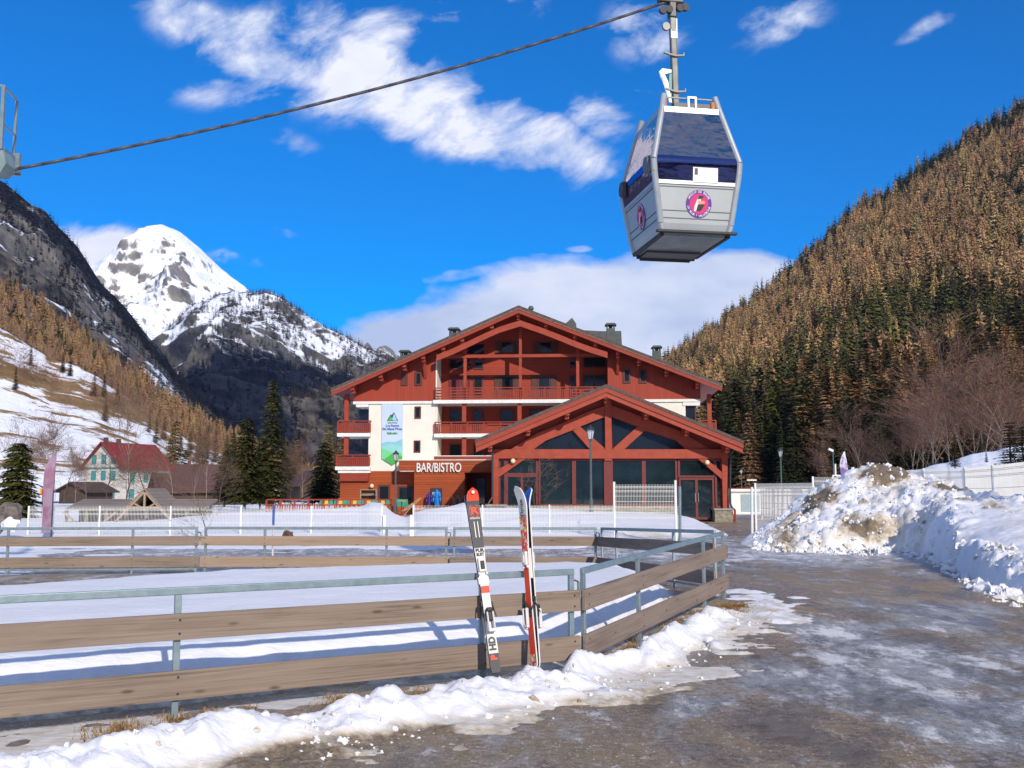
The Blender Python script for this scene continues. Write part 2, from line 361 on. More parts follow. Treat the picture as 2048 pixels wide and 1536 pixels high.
def road_mat():
    m = bpy.data.materials.new('icy_gravel_road'); m.use_nodes = True; nt = m.node_tree; b = nt.nodes['Principled BSDF']
    tc = nd(nt, 'ShaderNodeTexCoord'); P = tc.outputs['Object']
    Pr = vmap(nt, P, rot=(0, 0, math.radians(-30)), scale=(1.0, .5, 1))
    at_ = nd(nt, 'ShaderNodeAttribute', attribute_name='ice'); br = nd(nt, 'ShaderNodeAttribute', attribute_name='earth')
    a = noise(nt, Pr, .8, 6, .6, .5); fine = noise(nt, Pr, 7, 8, .78); grit = noise(nt, P, 70, 3, .75); med = noise(nt, P, 14, 7, .75); patch = noise(nt, Pr, 2.3, 6, .65)
    g2 = mth(nt, 'ADD', mth(nt, 'MULTIPLY', grit, .65), mth(nt, 'MULTIPLY', med, .35))
    soil = ramp(nt, g2, [(.34, (.075, .055, .034)), (.50, (.19, .14, .085)), (.60, (.31, .24, .16)), (.70, (.50, .45, .39))])
    soil2 = ramp(nt, g2, [(.34, (.12, .08, .045)), (.52, (.25, .18, .105)), (.68, (.42, .33, .21))])
    sc = mixc(nt, mth(nt, 'MULTIPLY', mth(nt, 'ADD', br.outputs['Fac'], mth(nt, 'MULTIPLY', mth(nt, 'SUBTRACT', patch, .55), 3.0)), 1.0, clamp=True), soil, soil2)
    # grey melt ice over the gravel, then frosty white flecks on it
    im = mth(nt, 'MULTIPLY', mth(nt, 'ADD', mth(nt, 'ADD', mth(nt, 'MULTIPLY', a, 2.0), mth(nt, 'MULTIPLY', patch, 1.0)), mth(nt, 'ADD', mth(nt, 'MULTIPLY', mth(nt, 'SUBTRACT', med, .5), .9), mth(nt, 'SUBTRACT', at_.outputs['Fac'], 1.88))), 3.4, clamp=True)
    ic = ramp(nt, mth(nt, 'ADD', mth(nt, 'MULTIPLY', fine, .6), mth(nt, 'MULTIPLY', grit, .4)), [(.38, (.12, .12, .125)), (.53, (.30, .30, .305)), (.66, (.52, .515, .52))])
    c1 = mixc(nt, im, sc, ic)
    wf = mth(nt, 'ADD', mth(nt, 'ADD', mth(nt, 'MULTIPLY', mth(nt, 'SUBTRACT', fine, .5), 3.4), mth(nt, 'MULTIPLY', mth(nt, 'SUBTRACT', patch, .5), 4.2)), mth(nt, 'ADD', mth(nt, 'MULTIPLY', mth(nt, 'SUBTRACT', at_.outputs['Fac'], .62), 1.5), mth(nt, 'MULTIPLY', mth(nt, 'SUBTRACT', grit, .5), 1.3)))
    wf = mth(nt, 'MULTIPLY', mth(nt, 'SUBTRACT', wf, .14), 2.0, clamp=True)
    c2 = mixc(nt, mth(nt, 'MULTIPLY', wf, .80), c1, (.66, .65, .65))
    peb = nd(nt, 'ShaderNodeTexVoronoi', i_Scale=42.0); nt.links.new(P, peb.inputs['Vector']); ps = nd(nt, 'ShaderNodeSeparateColor'); nt.links.new(peb.outputs['Color'], ps.inputs[0])
    pmk = mth(nt, 'MULTIPLY', mth(nt, 'LESS_THAN', peb.outputs['Distance'], .34), mth(nt, 'GREATER_THAN', ps.outputs[0], .72))
    pc_ = ramp(nt, ps.outputs[1], [(0, (.05, .045, .04)), (.5, (.25, .22, .18)), (1, (.6, .57, .52))])
    c2 = mixc(nt, mth(nt, 'MULTIPLY', pmk, mth(nt, 'SUBTRACT', 1, mth(nt, 'MULTIPLY', im, .65))), c2, pc_); wm = mth(nt, 'ADD', noise(nt, Pr, 1.6, 5, .6), mth(nt, 'MULTIPLY', mth(nt, 'SUBTRACT', med, .5), .35))
    c2 = mixc(nt, 1.0, c2, ramp(nt, wm, [(.40, (.62, .62, .64)), (.53, (1.30, 1.27, 1.22))]), 'MULTIPLY'); nt.links.new(c2, b.inputs['Base Color'])
    r = ramp(nt, mth(nt, 'ADD', noise(nt, Pr, 1.6, 5, .6), mth(nt, 'MULTIPLY', mth(nt, 'SUBTRACT', grit, .5), .3)), [(.40, .12), (.58, .62)])
    nt.links.new(r, b.inputs['Roughness']); b.inputs['Specular IOR Level'].default_value = .45
    bn = nd(nt, 'ShaderNodeBump', i_Strength=.8, i_Distance=.025)
    nt.links.new(mth(nt, 'ADD', mth(nt, 'MULTIPLY', fine, .8), mth(nt, 'ADD', mth(nt, 'MULTIPLY', grit, .4), mth(nt, 'MULTIPLY', med, .7))), bn.inputs['Height']); nt.links.new(bn.outputs[0], b.inputs['Normal'])
    return m
m_road = road_mat()

def rise(x, y): return .15 * np.exp(-((x - 3.0) ** 2 + (y - 15.0) ** 2) / (2 * 2.6 ** 2))

def seg_dist(x, y, pts, closed=False):
    d = np.full(x.shape, 1e9); P = pts + [pts[0]] if closed else pts
    for (ax, ay), (bx, by) in zip(P[:-1], P[1:]):
        dx, dy = bx - ax, by - ay; t = np.clip(((x - ax) * dx + (y - ay) * dy) / (dx * dx + dy * dy), 0, 1)
        d = np.minimum(d, np.hypot(x - ax - t * dx, y - ay - t * dy))
    return d
def inside(x, y, pts):
    r = np.zeros(x.shape, bool); n = len(pts)
    for i in range(n):
        (ax, ay), (bx, by) = pts[i], pts[(i + 1) % n]
        if ay == by: continue
        c = ((ay > y) != (by > y)) & (x < (bx - ax) * (y - ay) / (by - ay) + ax); r ^= c
    return r
RING = [(-13, 3.0), (-8, 4.8), (-3.6, 7.35), (-1.5, 8.65), (.42, 9.9), (1.55, 11.9), (2.15, 13.3), (2.3, 14.6), (2.35, 16.6), (1.5, 18.4), (-.2, 19.0), (-5, 17.4), (-7.4, 14.4), (-12, 12), (-16, 9)]
BERM = [(-6.5, 3.6), (-4.2, 5.0), (-2.91, 5.83), (-2.16, 6.43), (-1.5, 6.93), (-1.14, 7.2), (-.25, 8.0), (.32, 8.55), (.92, 9.2), (1.39, 9.95), (1.87, 11.1), (2.55, 12.6)]
# plough heap, by viewing direction u = px: foot distance, crest distance, crest height
HP = [1470, 1500, 1530, 1570, 1600, 1640, 1700, 1745, 1790, 1840, 1895, 1950, 2000, 2060, 2200, 2500]
HB = [31.5, 31.0, 30.2, 29.8, 29.5, 29.3, 29.0, 29.0, 28.8, 26.8, 21.5, 18.0, 16.6, 15.3, 13.6, 11.0]
HR = [32.5, 33.2, 34.0, 35.0, 35.5, 36.0, 36.0, 36.0, 36.0, 35.0, 33.0, 30.0, 28.0, 26.0, 24.0, 20.0]
HZ = [0.0, .30, .62, .95, 1.30, 1.88, 2.30, 2.52, 2.48, 2.15, 1.90, 1.52, 1.42, 1.28, 1.2, 1.2]
D46x = [-200, 60, 200, 340, 483, 560, 680, 725, 743, 765, 790, 815, 846, 900, 927, 965, 1061, 1175, 1288, 1373, 1430, 1480]
D46z = [.0, .0, .02, .2, .50, .58, .70, .80, 1.0, .95, .5, .42, .62, .78, .98, .72, .72, .58, .50, .42, .26, 0.0]

def snow_height(x, y):
    """snow surface above the road; negative = bare"""
    px = 1024 + F * x / y
    h = np.full(x.shape, -.12); dirt = np.zeros(x.shape)
    # ring plateau
    dd = seg_dist(x, y, RING, True); ins = inside(x, y, RING); sdist = np.where(ins, dd, -dd) + (fbm(x * 1.6, y * 1.6, 4, 5) - .5) * .30
    pl = .36 * sst(-.02, .75, sdist) ** .8 + .05 * (fbm(x * .7, y * .9, 3, 9) - .5) * sst(0, .5, sdist) - .03 * (sdist < 0)
    pl = pl + .012 * (ridged(x * 1.2 + y * .3, y * 3.2, 3, 51) - .6) * sst(.1, .4, sdist)
    pl = np.where(sdist > -.3, pl, -.2)
    h = np.maximum(h, pl); dirt = np.where((sdist > -.3) & (sdist < .6), .75 * sst(.24, .0, pl), dirt)
    # berm in front of the fence
    dx = x + (fbm(x * 1.3, y * 1.3, 3, 21) - .5) * .55; dy = y + (fbm(x * 1.3, y * 1.3, 3, 31) - .5) * .55
    bd = seg_dist(dx, dy, BERM)
    lump = .30 + 1.25 * fbm(x * 2.3, y * 2.3, 5, 41, .55) + .45 * (fbm(x * 8, y * 8, 4, 43, .7) - .5)
    fade = sst(3.2, 2.3, x) * sst(13.6, 12.0, y)
    front = (y - (7.95 + .62 * x)) < -.0   # road side
    wd = .27 + .13 * sst(.10, -.10, y - (7.95 + .62 * x))
    b1 = .20 * np.exp(-(bd / (wd * .88)) ** 2.2) * lump * fade + .035 * (cells(x * 4.2, y * 4.2, 61) - .2) * np.exp(-(bd / .45) ** 2)
    thin = .13 * (fbm(x * 2.6 + 4, y * 4.2, 5, 71, .65) - .27 - .72 * np.clip(bd - .28, 0, 3)) * (front | (x > 2.0))
    thin = np.where(bd < 1.3, thin, -.2)
    bb = np.where(bd < 2.2, np.maximum(b1 - .02, thin), -.2); h = np.maximum(h, bb)
    dirt = np.maximum(dirt, np.where((bb > -.02) & (bb >= pl) & (h == bb), np.clip(sst(.13, .0, bb) * .62 + .12 * sst(.2, .8, bd) * front + .35 * sst(.52, .75, fbm(x * 1.7, y * 1.7, 3, 47)) * front, 0, .95), 0))
    # snow round the open corner of the ring
    cd = seg_dist(x, y, [(2.9, 12.6), (3.5, 13.9), (3.4, 15.4)])
    cc = .11 * (fbm(x * 2.2, y * 2.2, 4, 81) - .20 - .85 * cd); h = np.maximum(h, cc)
    # far field behind the drive
    zf = np.interp(px, D46x, D46z) * sst(34, 46, y) * sst(64, 50, y) + .12 * sst(28.5, 32.5, y)
    edge = 28.6 + (fbm(x * .35, y * .35, 4, 91) - .5) * 4 + 8.5 * sst(1130, 1260, px) + 2.0 * sst(1280, 1430, px)
    far = zf + .10 * (fbm(x * .45, y * .45, 4, 95) - .5) - .16 * sst(edge + 1.6, edge - .6, y) - .9 * sst(7.7, 9.5, x) * sst(60, 48, y) - .5 * sst(9.0, 10.5, x)
    path = np.exp(-((px - (812 + 0 * y)) / 22) ** 2) * sst(34, 37, y); far = far - .18 * path
    h = np.maximum(h, far)
    dirt = np.where((far > -.02) & (y < edge + 5) & (h == far), np.maximum(dirt, .52 * (fbm(x * .8, y * 1.2, 3, 97)) * sst(edge + 5, edge, y) * (.45 + .9 * sst(1150, 1230, px)) + .12), dirt)
    # left, outside the ring
    lf = .07 * (fbm(x * .5, y * .9, 4, 99) - .5) - .02 + .03 * sst(-9, -13, x); lf = np.where((x < -4.6) & (y > 18.5), lf, -.2); h = np.maximum(h, lf)
    # heap
    pb = np.interp(px, HP, HB) + (fbm(x * .6, y * .6, 4, 101) - .5) * 1.6; pr = np.interp(px, HP, HR); pz = np.interp(px, HP, HZ)
    s = (y - pb) / (pr - pb); prof = np.where(s < 1, np.clip(s, 0, 1) ** np.interp(px, [1700, 1850, 1960], [.72, .62, .55]), np.exp(-np.clip(y - pr, 0, 50) * .14))
    on = (px > 1470) & (s > -.06)
    wx = x + (fbm(x * 1.9, y * 1.9, 3, 171) - .5) * .9; wy = y + (fbm(x * 1.9, y * 1.9, 3, 181) - .5) * .9
    lum = cells(wx * .95, wy * .95, 111) * .34 + cells(wx * 2.3, wy * 2.3, 121) * .34 * fbm(x * .7, y * .7, 2, 125) * 1.6 + cells(wx * 5.2, wy * 5.2, 131) * .20 + cells(wx * 9, wy * 9, 135) * .10 + (fbm(x * .8, y * .8, 5, 141) - .45) * .85 + (fbm(x * 3.1, y * 3.1, 4, 145) - .5) * .34
    rough = np.interp(px, [1470, 1560, 1850, 1900, 1960, 2060], [.45, 1, 1, .8, .75, .7])
    smooth_zone = sst(1880, 1960, px) * sst(.10, .26, s) * sst(.97, .72, s); rough = rough * (1 - .80 * smooth_zone)
    hp = pz * prof + lum * rough * np.where(s < .03, .5, .62) * sst(-.06, .04, s) * sst(3.0, 1.2, s) * np.clip(.35 + pz * .6, 0, 1) - .10 + .05 * sst(1850, 1880, px)
    hp = np.where(on, hp, -.2); top = hp > h; h = np.where(top, hp, h)
    dz = np.exp(-(((px - 1775) / 62) ** 2 + ((s - .93) / .22) ** 2)) * .95 + np.exp(-(((px - 1640) / 45) ** 2 + ((s - .62) / .28) ** 2)) * .62 + np.exp(-(((px - 1560) / 50) ** 2 + ((s - .35) / .4) ** 2)) * .60 \
        + np.exp(-(((px - 1985) / 40) ** 2 + ((s - .80) / .12) ** 2)) * .6 + np.exp(-(((px - 1890) / 35) ** 2 + ((s - .85) / .15) ** 2)) * .5 + np.exp(-(((px - 1700) / 80) ** 2 + ((s - .1) / .12) ** 2)) * .42 + .42 * sst(.46, .70, fbm(x * .9, y * .9, 5, 151))
    dirt = np.where(top, np.clip(dz * 1.25, 0, 1), dirt)
    # loose clods at the heap's foot
    cl = cells(x * 2.3, y * 2.3, 161) * .42 - .17
    near = np.exp(-(np.clip(pb - y, 0, 9) / 1.2) ** 2) * (px > 1540) * (px < 2080)
    cl = np.where((_h(np.floor(x * 2.3).astype(np.int64), np.floor(y * 2.3).astype(np.int64), 7) < .5) & (s < 0) & (near > .08), cl * near * 1.3, -.2); h = np.maximum(h, cl)
    return h, np.clip(dirt, 0, 1)

def persp_grid(u0, u1, nu, y0, y1, ny):
    u = np.linspace(u0, u1, nu); yv = y0 * (y1 / y0) ** np.linspace(0, 1, ny)
    U, Y = np.meshgrid(u, yv); return (U * Y).ravel(), Y.ravel()
def grid_faces(nu, ny):
    i = np.arange(nu * ny).reshape(ny, nu)
    return np.stack([i[:-1, :-1], i[:-1, 1:], i[1:, 1:], i[1:, :-1]], -1).reshape(-1, 4)

NU, NY = 860, 700
gx, gy = persp_grid(-1.05, .86, NU, 3.2, 72, NY)
hh, dirt = snow_height(gx, gy); gz = hh + rise(gx, gy)
fa = grid_faces(NU, NY); keep = (hh[fa].max(1) > -.035); fa = fa[keep]
used = np.unique(fa); rm = -np.ones(len(gx), int); rm[used] = np.arange(len(used))
tag(fastmesh('snow_cover', np.stack([gx, gy, gz], 1)[used], rm[fa], m_snow, smooth=True, attrs={'dirt': ('FLOAT', dirt[used])}), kind='structure')
# road sheet
gx, gy = persp_grid(-1.6, 1.5, 480, 1.2, 75, 340)
gz = rise(gx, gy) + .028 * (fbm(gx * 1.1, gy * 1.1, 5, 201) - .5) + .012 * (fbm(gx * 6, gy * 6, 3, 211) - .5)
pxx = 1024 + F * gx / gy
dring = seg_dist(gx, gy, [(-3.45, 6.9), (.6, 9.4), (2.84, 14.2)])
earth = np.exp(-(((gx - 5.5) / 3.2) ** 2 + ((gy - 17.5) / 3.4) ** 2)) * 1.2 + np.exp(-(((gx - 1.6) / 1.4) ** 2 + ((gy - 5.6) / 1.2) ** 2)) * .9 + np.exp(-(dring / .55) ** 2) * 1.2 + np.exp(-(((pxx - 1490) / 40) ** 2 + ((gy - 50) / 13) ** 2)) * 2.2 + 1.2 * (fbm(gx * .5, gy * .5, 4, 221) > .62)
ice = .46 + .42 * (fbm(gx * .35, gy * .22, 4, 231) - .5) + .42 * np.exp(-(((gx - 3.6) / 1.0) ** 2 + ((gy - 10.5) / 3.0) ** 2)) + .5 * np.exp(-(((pxx - 1580) / 260) ** 2 + ((gy - 26.5) / 3.4) ** 2)) + .25 * sst(24, 28, gy) * sst(1480, 1400, pxx) \
    - .55 * np.exp(-(((gx - 5.2) / 3.0) ** 2 + ((gy - 18) / 3.2) ** 2)) - 1.3 * np.exp(-(dring / .8) ** 2) - .9 * np.exp(-(((pxx - 1490) / 50) ** 2 + ((gy - 50) / 13) ** 2)) + .12 * sst(7, 5, gy) * sst(0, 3, gx) - .42 * np.exp(-(((gx - 1.5) / 1.5) ** 2 + ((gy - 6.2) / 1.0) ** 2)) + .25 * np.exp(-(((pxx - 1500) / 120) ** 2 + ((gy - 34) / 5) ** 2))
tag(fastmesh('road', np.stack([gx, gy, gz], 1), grid_faces(480, 340), m_road, smooth=True, attrs={'ice': ('FLOAT', ice), 'earth': ('FLOAT', np.clip(earth, 0, 1))}), kind='structure')
# the valley floor out to the horizon
gu = np.sign(np.linspace(-1, 1, 90)) * np.abs(np.linspace(-1, 1, 90)) ** 3 * 9000
X_, Y_ = np.meshgrid(gu, gu); xx, yy2 = X_.ravel(), Y_.ravel() + 300
zz = -.25 + 1.5 * (fbm(xx * .01, yy2 * .01, 3, 241) - .5) * sst(90, 260, np.hypot(xx, yy2))
tag(fastmesh('ground', np.stack([xx, yy2, zz], 1), grid_faces(90, 90), m_snow, smooth=True, attrs={'dirt': ('FLOAT', xx * 0 + .25)}), kind='structure')

# ------------------------------------------------------------------ hills
class Hill:
    def __init__(s, pxs, ysil, ybase, Yn, Yf, amp, fscale, seed, power=1.0, rid=False, ysag=0.0):
        s.p = np.array(pxs, float); s.ys = np.array(ysil, float); s.yb = np.array(ybase, float) if hasattr(ybase, '__len__') else np.full(len(pxs), float(ybase))
        s.Yn = np.array(Yn, float) if hasattr(Yn, '__len__') else np.full(len(pxs), float(Yn)); s.Yf = np.array(Yf, float) if hasattr(Yf, '__len__') else np.full(len(pxs), float(Yf))
        s.amp, s.fs, s.seed, s.pw, s.rid, s.ysag = amp, fscale, seed, power, rid, ysag
    def pt(s, px, t):
        px = np.asarray(px, float); t = np.asarray(t, float)
        ys = np.interp(px, s.p, s.ys); yb = np.interp(px, s.p, s.yb); Yn = np.interp(px, s.p, s.Yn); Yf = np.interp(px, s.p, s.Yf)
        tt = np.clip(t, 0, 1); py = yb + (ys - yb) * tt; Y = Yn * (Yf / Yn) ** (tt ** s.pw)
        py = py + (fbm(px * .02, px * 0 + s.seed, 4, s.seed) - .5) * 14 * tt
        u = (px - 1024) / F; v = -(py - 768) / F; dy = math.cos(PA) - v * math.sin(PA); dz = math.sin(PA) + v * math.cos(PA)
        x = u / dy * Y; z = HC + dz / dy * Y
        nf = (ridged if s.rid else fbm)(x * s.fs, (Y + z * .7) * s.fs, 6, s.seed) - .5
        back = np.clip(t - 1, 0, 1)
        w = np.sin(np.clip(tt, 0, 1) * math.pi) ** .5
        Y2 = Y - nf * s.amp * w + back * Yf * .35; z2 = z + nf * s.amp * .35 * w - back * (z + 50) * 1.0
        return x + back * x * .35, Y2, z2
    def mesh(s, name, mat, nx, nt_, attr=None):
        pxv = np.linspace(s.p[0], s.p[-1], nx); tv = np.concatenate([np.linspace(0, 1, nt_), [1.1, 1.35, 1.8, 2.0]])
        Px, T = np.meshgrid(pxv, tv); x, y, z = s.pt(Px.ravel(), T.ravel())
        ats = {}
        if attr: ats = {k: ('FLOAT', fn(Px.ravel(), T.ravel(), x, y, z)) for k, fn in attr.items()}
        return tag(fastmesh(name, np.stack([x, y, z], 1), grid_faces(nx, nt_ + 4), mat, smooth=True, attrs=ats), kind='structure')

def hill_mat(name, rock=((.03, .03, .032), (.13, .12, .105)), rs=.02, thr=.5, slope_w=1.0, snowc=(.86, .87, .92), nstretch=(1, 1, 1), soft=.08, veg=None, nscale=.01):
    """snow where attribute 'snow' + noise is high, rock elsewhere, vegetation colour where attribute 'veg'"""
    m = bpy.data.materials.new(name); m.use_nodes = True; nt = m.node_tree; b = nt.nodes['Principled BSDF']
    tc = nd(nt, 'ShaderNodeTexCoord'); P = tc.outputs['Object']
    sa = nd(nt, 'ShaderNodeAttribute', attribute_name='snow'); va = nd(nt, 'ShaderNodeAttribute', attribute_name='veg')
    Ps = vmap(nt, P, scale=nstretch)
    n = noise(nt, Ps, nscale, 10, .66, .3); g = nd(nt, 'ShaderNodeNewGeometry'); sp = nd(nt, 'ShaderNodeSeparateXYZ'); nt.links.new(g.outputs['Normal'], sp.inputs[0])
    f = mth(nt, 'ADD', sa.outputs['Fac'], mth(nt, 'MULTIPLY', mth(nt, 'SUBTRACT', n, .5), 2.6))
    f = mth(nt, 'ADD', f, mth(nt, 'MULTIPLY', mth(nt, 'SUBTRACT', sp.outputs[2], .6), slope_w))
    f = mth(nt, 'DIVIDE', mth(nt, 'SUBTRACT', f, thr), soft, clamp=True)
    rc = ramp(nt, noise(nt, vmap(nt, P, scale=(1, 1, .45)), rs, 9, .68), [(.32, rock[0]), (.68, rock[1])])
    if veg: 
        vc = ramp(nt, noise(nt, P, rs * 3, 8, .7), [(.3, veg[0]), (.7, veg[1])])
        vf = mth(nt, 'MULTIPLY', mth(nt, 'ADD', mth(nt, 'SUBTRACT', va.outputs['Fac'], .5), mth(nt, 'MULTIPLY', mth(nt, 'SUBTRACT', noise(nt, P, rs * 1.5, 8, .7), .5), 1.6)), 4, clamp=True)
        rc = mixc(nt, vf, rc, vc)
        f = mth(nt, 'MULTIPLY', f, mth(nt, 'SUBTRACT', 1, mth(nt, 'MULTIPLY', vf, .9)))
    nt.links.new(mixc(nt, f, rc, snowc), b.inputs['Base Color']); b.inputs['Roughness'].default_value = .85; b.inputs['Specular IOR Level'].default_value = .1
    bn = nd(nt, 'ShaderNodeBump', i_Strength=.9, i_Distance=.25 / rs * .6); nt.links.new(noise(nt, P, rs * 1.3, 9, .62), bn.inputs['Height']); nt.links.new(bn.outputs[0], b.inputs['Normal'])
    return m

# snow peak in the distance
h_peak = Hill([20, 100, 185, 215, 250, 290, 330, 365, 400, 450, 490, 540, 620, 720, 800], [600, 558, 531, 512, 488, 465, 457, 470, 500, 545, 578, 625, 690, 760, 800], [830] * 15, 3000, 4600, 620, .0019, 301, 1.0, True)
m_peak = hill_mat('snow_peak', ((.12, .105, .09), (.32, .28, .23)), .012, .50, .35, (.92, .92, .93), (1, 1, .55), nscale=.0125, soft=.2)
h_peak.mesh('snowy_mountain', m_peak, 300, 220, {'snow': lambda p, t, x, y, z: .93 + .25 * sst(.93, 1.0, t) - .28 * np.exp(-(((p - 375) / 30) ** 2 + ((t - .72) / .10) ** 2)) * 2.0 - .25 * np.exp(-(((p - 270) / 20) ** 2 + ((t - .86) / .1) ** 2)) - .3 * np.exp(-(((p - 470) / 25) ** 2 + ((t - .9) / .12) ** 2)), 'veg': lambda p, t, x, y, z: 0 * p})
h_pk2 = Hill([700, 722, 735, 742, 752, 760, 772, 785, 800, 830, 900], [740, 712, 686, 696, 706, 699, 697, 702, 712, 735, 790], [820] * 11, 3200, 4400, 260, .003, 311, 1.0, True)
h_pk2.mesh('snowy_ridge', m_peak, 90, 60, {'snow': lambda p, t, x, y, z: .35 + 0 * p, 'veg': lambda p, t, x, y, z: 0 * p})
# wooded rocky mountain in the middle
h_mid = Hill([300, 360, 400, 440, 490, 540, 575, 600, 640, 690, 730, 765, 800, 860, 950, 1050], [690, 640, 606, 590, 580, 586, 600, 618, 645, 678, 698, 712, 728, 770, 840, 900], [985] * 16, [1000] * 16, 2300, 260, .0030, 321, 1.0, True)
m_mid = hill_mat('wooded_mountain', ((.03, .032, .042), (.17, .155, .135)), .022, .46, .45, (.84, .86, .93), (1, 1, .5), .16, ((.006, .009, .022), (.020, .025, .042)), .013)  # forest colours tinted dark blue to stand for the mountain's shade
def mid_veg(p, t, x, y, z):
    py = 985 + (np.interp(p, h_mid.p, h_mid.ys) - 985) * t
    low = sst(700, 745, py + 22 * np.sin(p * .016) + 14 * (fbm(p * .03, py * .03, 3, 7) - .5) + np.interp(p, [380, 560, 700, 800], [-35, 12, 10, -70]) * 1.0)
    cliff = np.exp(-(((p - 655) / 62) ** 2 + ((py - 845) / 62) ** 2)) + .6 * np.exp(-(((p - 385) / 55) ** 2 + ((py - 690) / 16) ** 2))
    return np.clip(.12 + .85 * low - 1.2 * cliff, -.6, 1)
def mid_snow(p, t, x, y, z):
    py = 985 + (np.interp(p, h_mid.p, h_mid.ys) - 985) * t
    return .48 - .58 * sst(715, 790, py) + .22 * np.exp(-(((p - 430) / 70) ** 2 + ((py - 665) / 45) ** 2)) + .2 * np.exp(-(((p - 470) / 22) ** 2 + ((py - 810) / 40) ** 2))
h_mid.mesh('wooded_mountain', m_mid, 300, 220, {'snow': mid_snow, 'veg': mid_veg})
# dark cliff on the left
h_cliff = Hill([-260, -120, 0, 30, 60, 90, 115, 150, 170, 200, 230, 260, 300, 330, 370, 400, 440, 500, 560, 620], [200, 290, 366, 382, 403, 422, 455, 490, 515, 560, 592, 626, 680, 712, 768, 800, 838, 880, 925, 970], [1000] * 20, 700, 1250, 110, .010, 331, 1.0, True)
m_cliff = hill_mat('cliff_rock', ((.026, .026, .032), (.20, .18, .16)), .045, .62, .5, (.78, .82, .93), (1, 1, .45), .14, ((.005, .006, .010), (.020, .016, .018)), .022)
h_cliff.mesh('cliff', m_cliff, 240, 220, {'snow': lambda p, t, x, y, z: .38 + .3 * np.exp(-((t - .62 - (p - 150) * .0004) / .10) ** 2), 'veg': lambda p, t, x, y, z: .08 + .75 * sst(.84, .95, t) + .4 * np.exp(-((t - .72) / .05) ** 2) + .6 * sst(380, 430, p)})
# larch slope under the cliff
h_larch = Hill([-260, -120, 0, 60, 130, 190, 250, 300, 350, 400, 450, 520, 600, 680], [440, 500, 552, 600, 645, 690, 735, 770, 805, 838, 872, 905, 945, 975], [1000] * 14, 430, 620, 14, .02, 341)
m_slope = hill_mat('bare_wood_floor', ((.09, .06, .045), (.20, .13, .095)), .05, .85, .3, (.8, .82, .88), soft=.2, nscale=.05)
h_larch.mesh('larch_slope', m_slope, 120, 80, {'snow': lambda p, t, x, y, z: .25 + 0 * p, 'veg': lambda p, t, x, y, z: 0 * p})
# open snowy slope
h_mead = Hill([-260, -120, 0, 50, 100, 160, 220, 280, 340, 400, 450, 500, 560, 640], [545, 592, 655, 684, 712, 735, 772, 815, 858, 888, 910, 930, 955, 988], [1003] * 14, 215, 400, 9, .012, 351)
m_mead = hill_mat('snow_meadow', ((.17, .10, .045), (.34, .22, .10)), .10, .34, .25, (.86, .87, .91), (.35, 1, 2.4), .12, nscale=.075)
def mead_snow(p, t, x, y, z):
    py = 1003 + (np.interp(p, h_mead.p, h_mead.ys) - 1003) * t
    band = np.exp(-((py - (742 + (p * .30)) ) / 22) ** 2)   # scrubby band between the two snowfields
    return .44 - .46 * band - .06 * sst(.80, 1.0, t) + .02 * sst(.5, .2, t)
h_mead.mesh('snowy_hillside', m_mead, 220, 160, {'snow': mead_snow, 'veg': lambda p, t, x, y, z: 0 * p})
# big wooded slope on the right
RPX = [1290, 1345, 1400, 1450, 1500, 1545, 1600, 1650, 1700, 1750, 1800, 1850, 1900, 1950, 2000, 2048, 2150, 2300]
RSY = [752, 715, 680, 645, 608, 572, 526, 482, 430, 398, 372, 336, 306, 268, 240, 212, 150, 60]
h_right = Hill(RPX, RSY, [1003] * 18, [210] * 18, [1250] * 18, 26, .008, 361)
m_wfloor = hill_mat('forest_floor', ((.012, .010, .008), (.05, .036, .022)), .06, 1.06, .1, (.7, .74, .85), soft=.2, nscale=.04)
h_right.mesh('wooded_hillside', m_wfloor, 140, 100, {'snow': lambda p, t, x, y, z: .28 + 0 * p, 'veg': lambda p, t, x, y, z: 0 * p})
# snow bank rising behind the right-hand fence
h_bank = Hill([1700, 1760, 1800, 1850, 1900, 1950, 2000, 2048, 2120, 2250], [990, 968, 948, 930, 920, 908, 896, 890, 880, 860], [1002] * 10, 55, 90, 1.2, .06, 371)
m_bank = hill_mat('snow_bank_far', ((.2, .15, .1), (.3, .22, .14)), .3, -.4, .2, (.84, .86, .92), nscale=.3)
h_bank.mesh('snow_bank', m_bank, 90, 50, {'snow': lambda p, t, x, y, z: 1.5 + 0 * p, 'veg': lambda p, t, x, y, z: 0 * p})
# ------------------------------------------------------------------ chalet
class Pl:
    def __init__(s, O, ang): s.O = Vector(O); s.a = ang; s.ex = Vector((math.cos(ang), math.sin(ang), 0)); s.ey = Vector((-math.sin(ang), math.cos(ang), 0))
    def loc(s, px, py, v=0.0):
        d = at(px, py, 1.0) - Vector((0, 0, HC)); o = s.O + s.ey * v; n = s.ey
        k = (o - Vector((0, 0, HC))).dot(n) / d.dot(n); p = Vector((0, 0, HC)) + d * k - s.O
        return p.dot(s.ex), p.z
    def rc(s, x0, y0, x1, y1, v=0.0):
        cx, cy = (x0 + x1) / 2, (y0 + y1) / 2
        return s.loc(x0, cy, v)[0], s.loc(x1, cy, v)[0], s.loc(cx, y1, v)[1], s.loc(cx, y0, v)[1]
    def root(s, name, label, cat): return empty(name, s.O, s.a, label, cat)

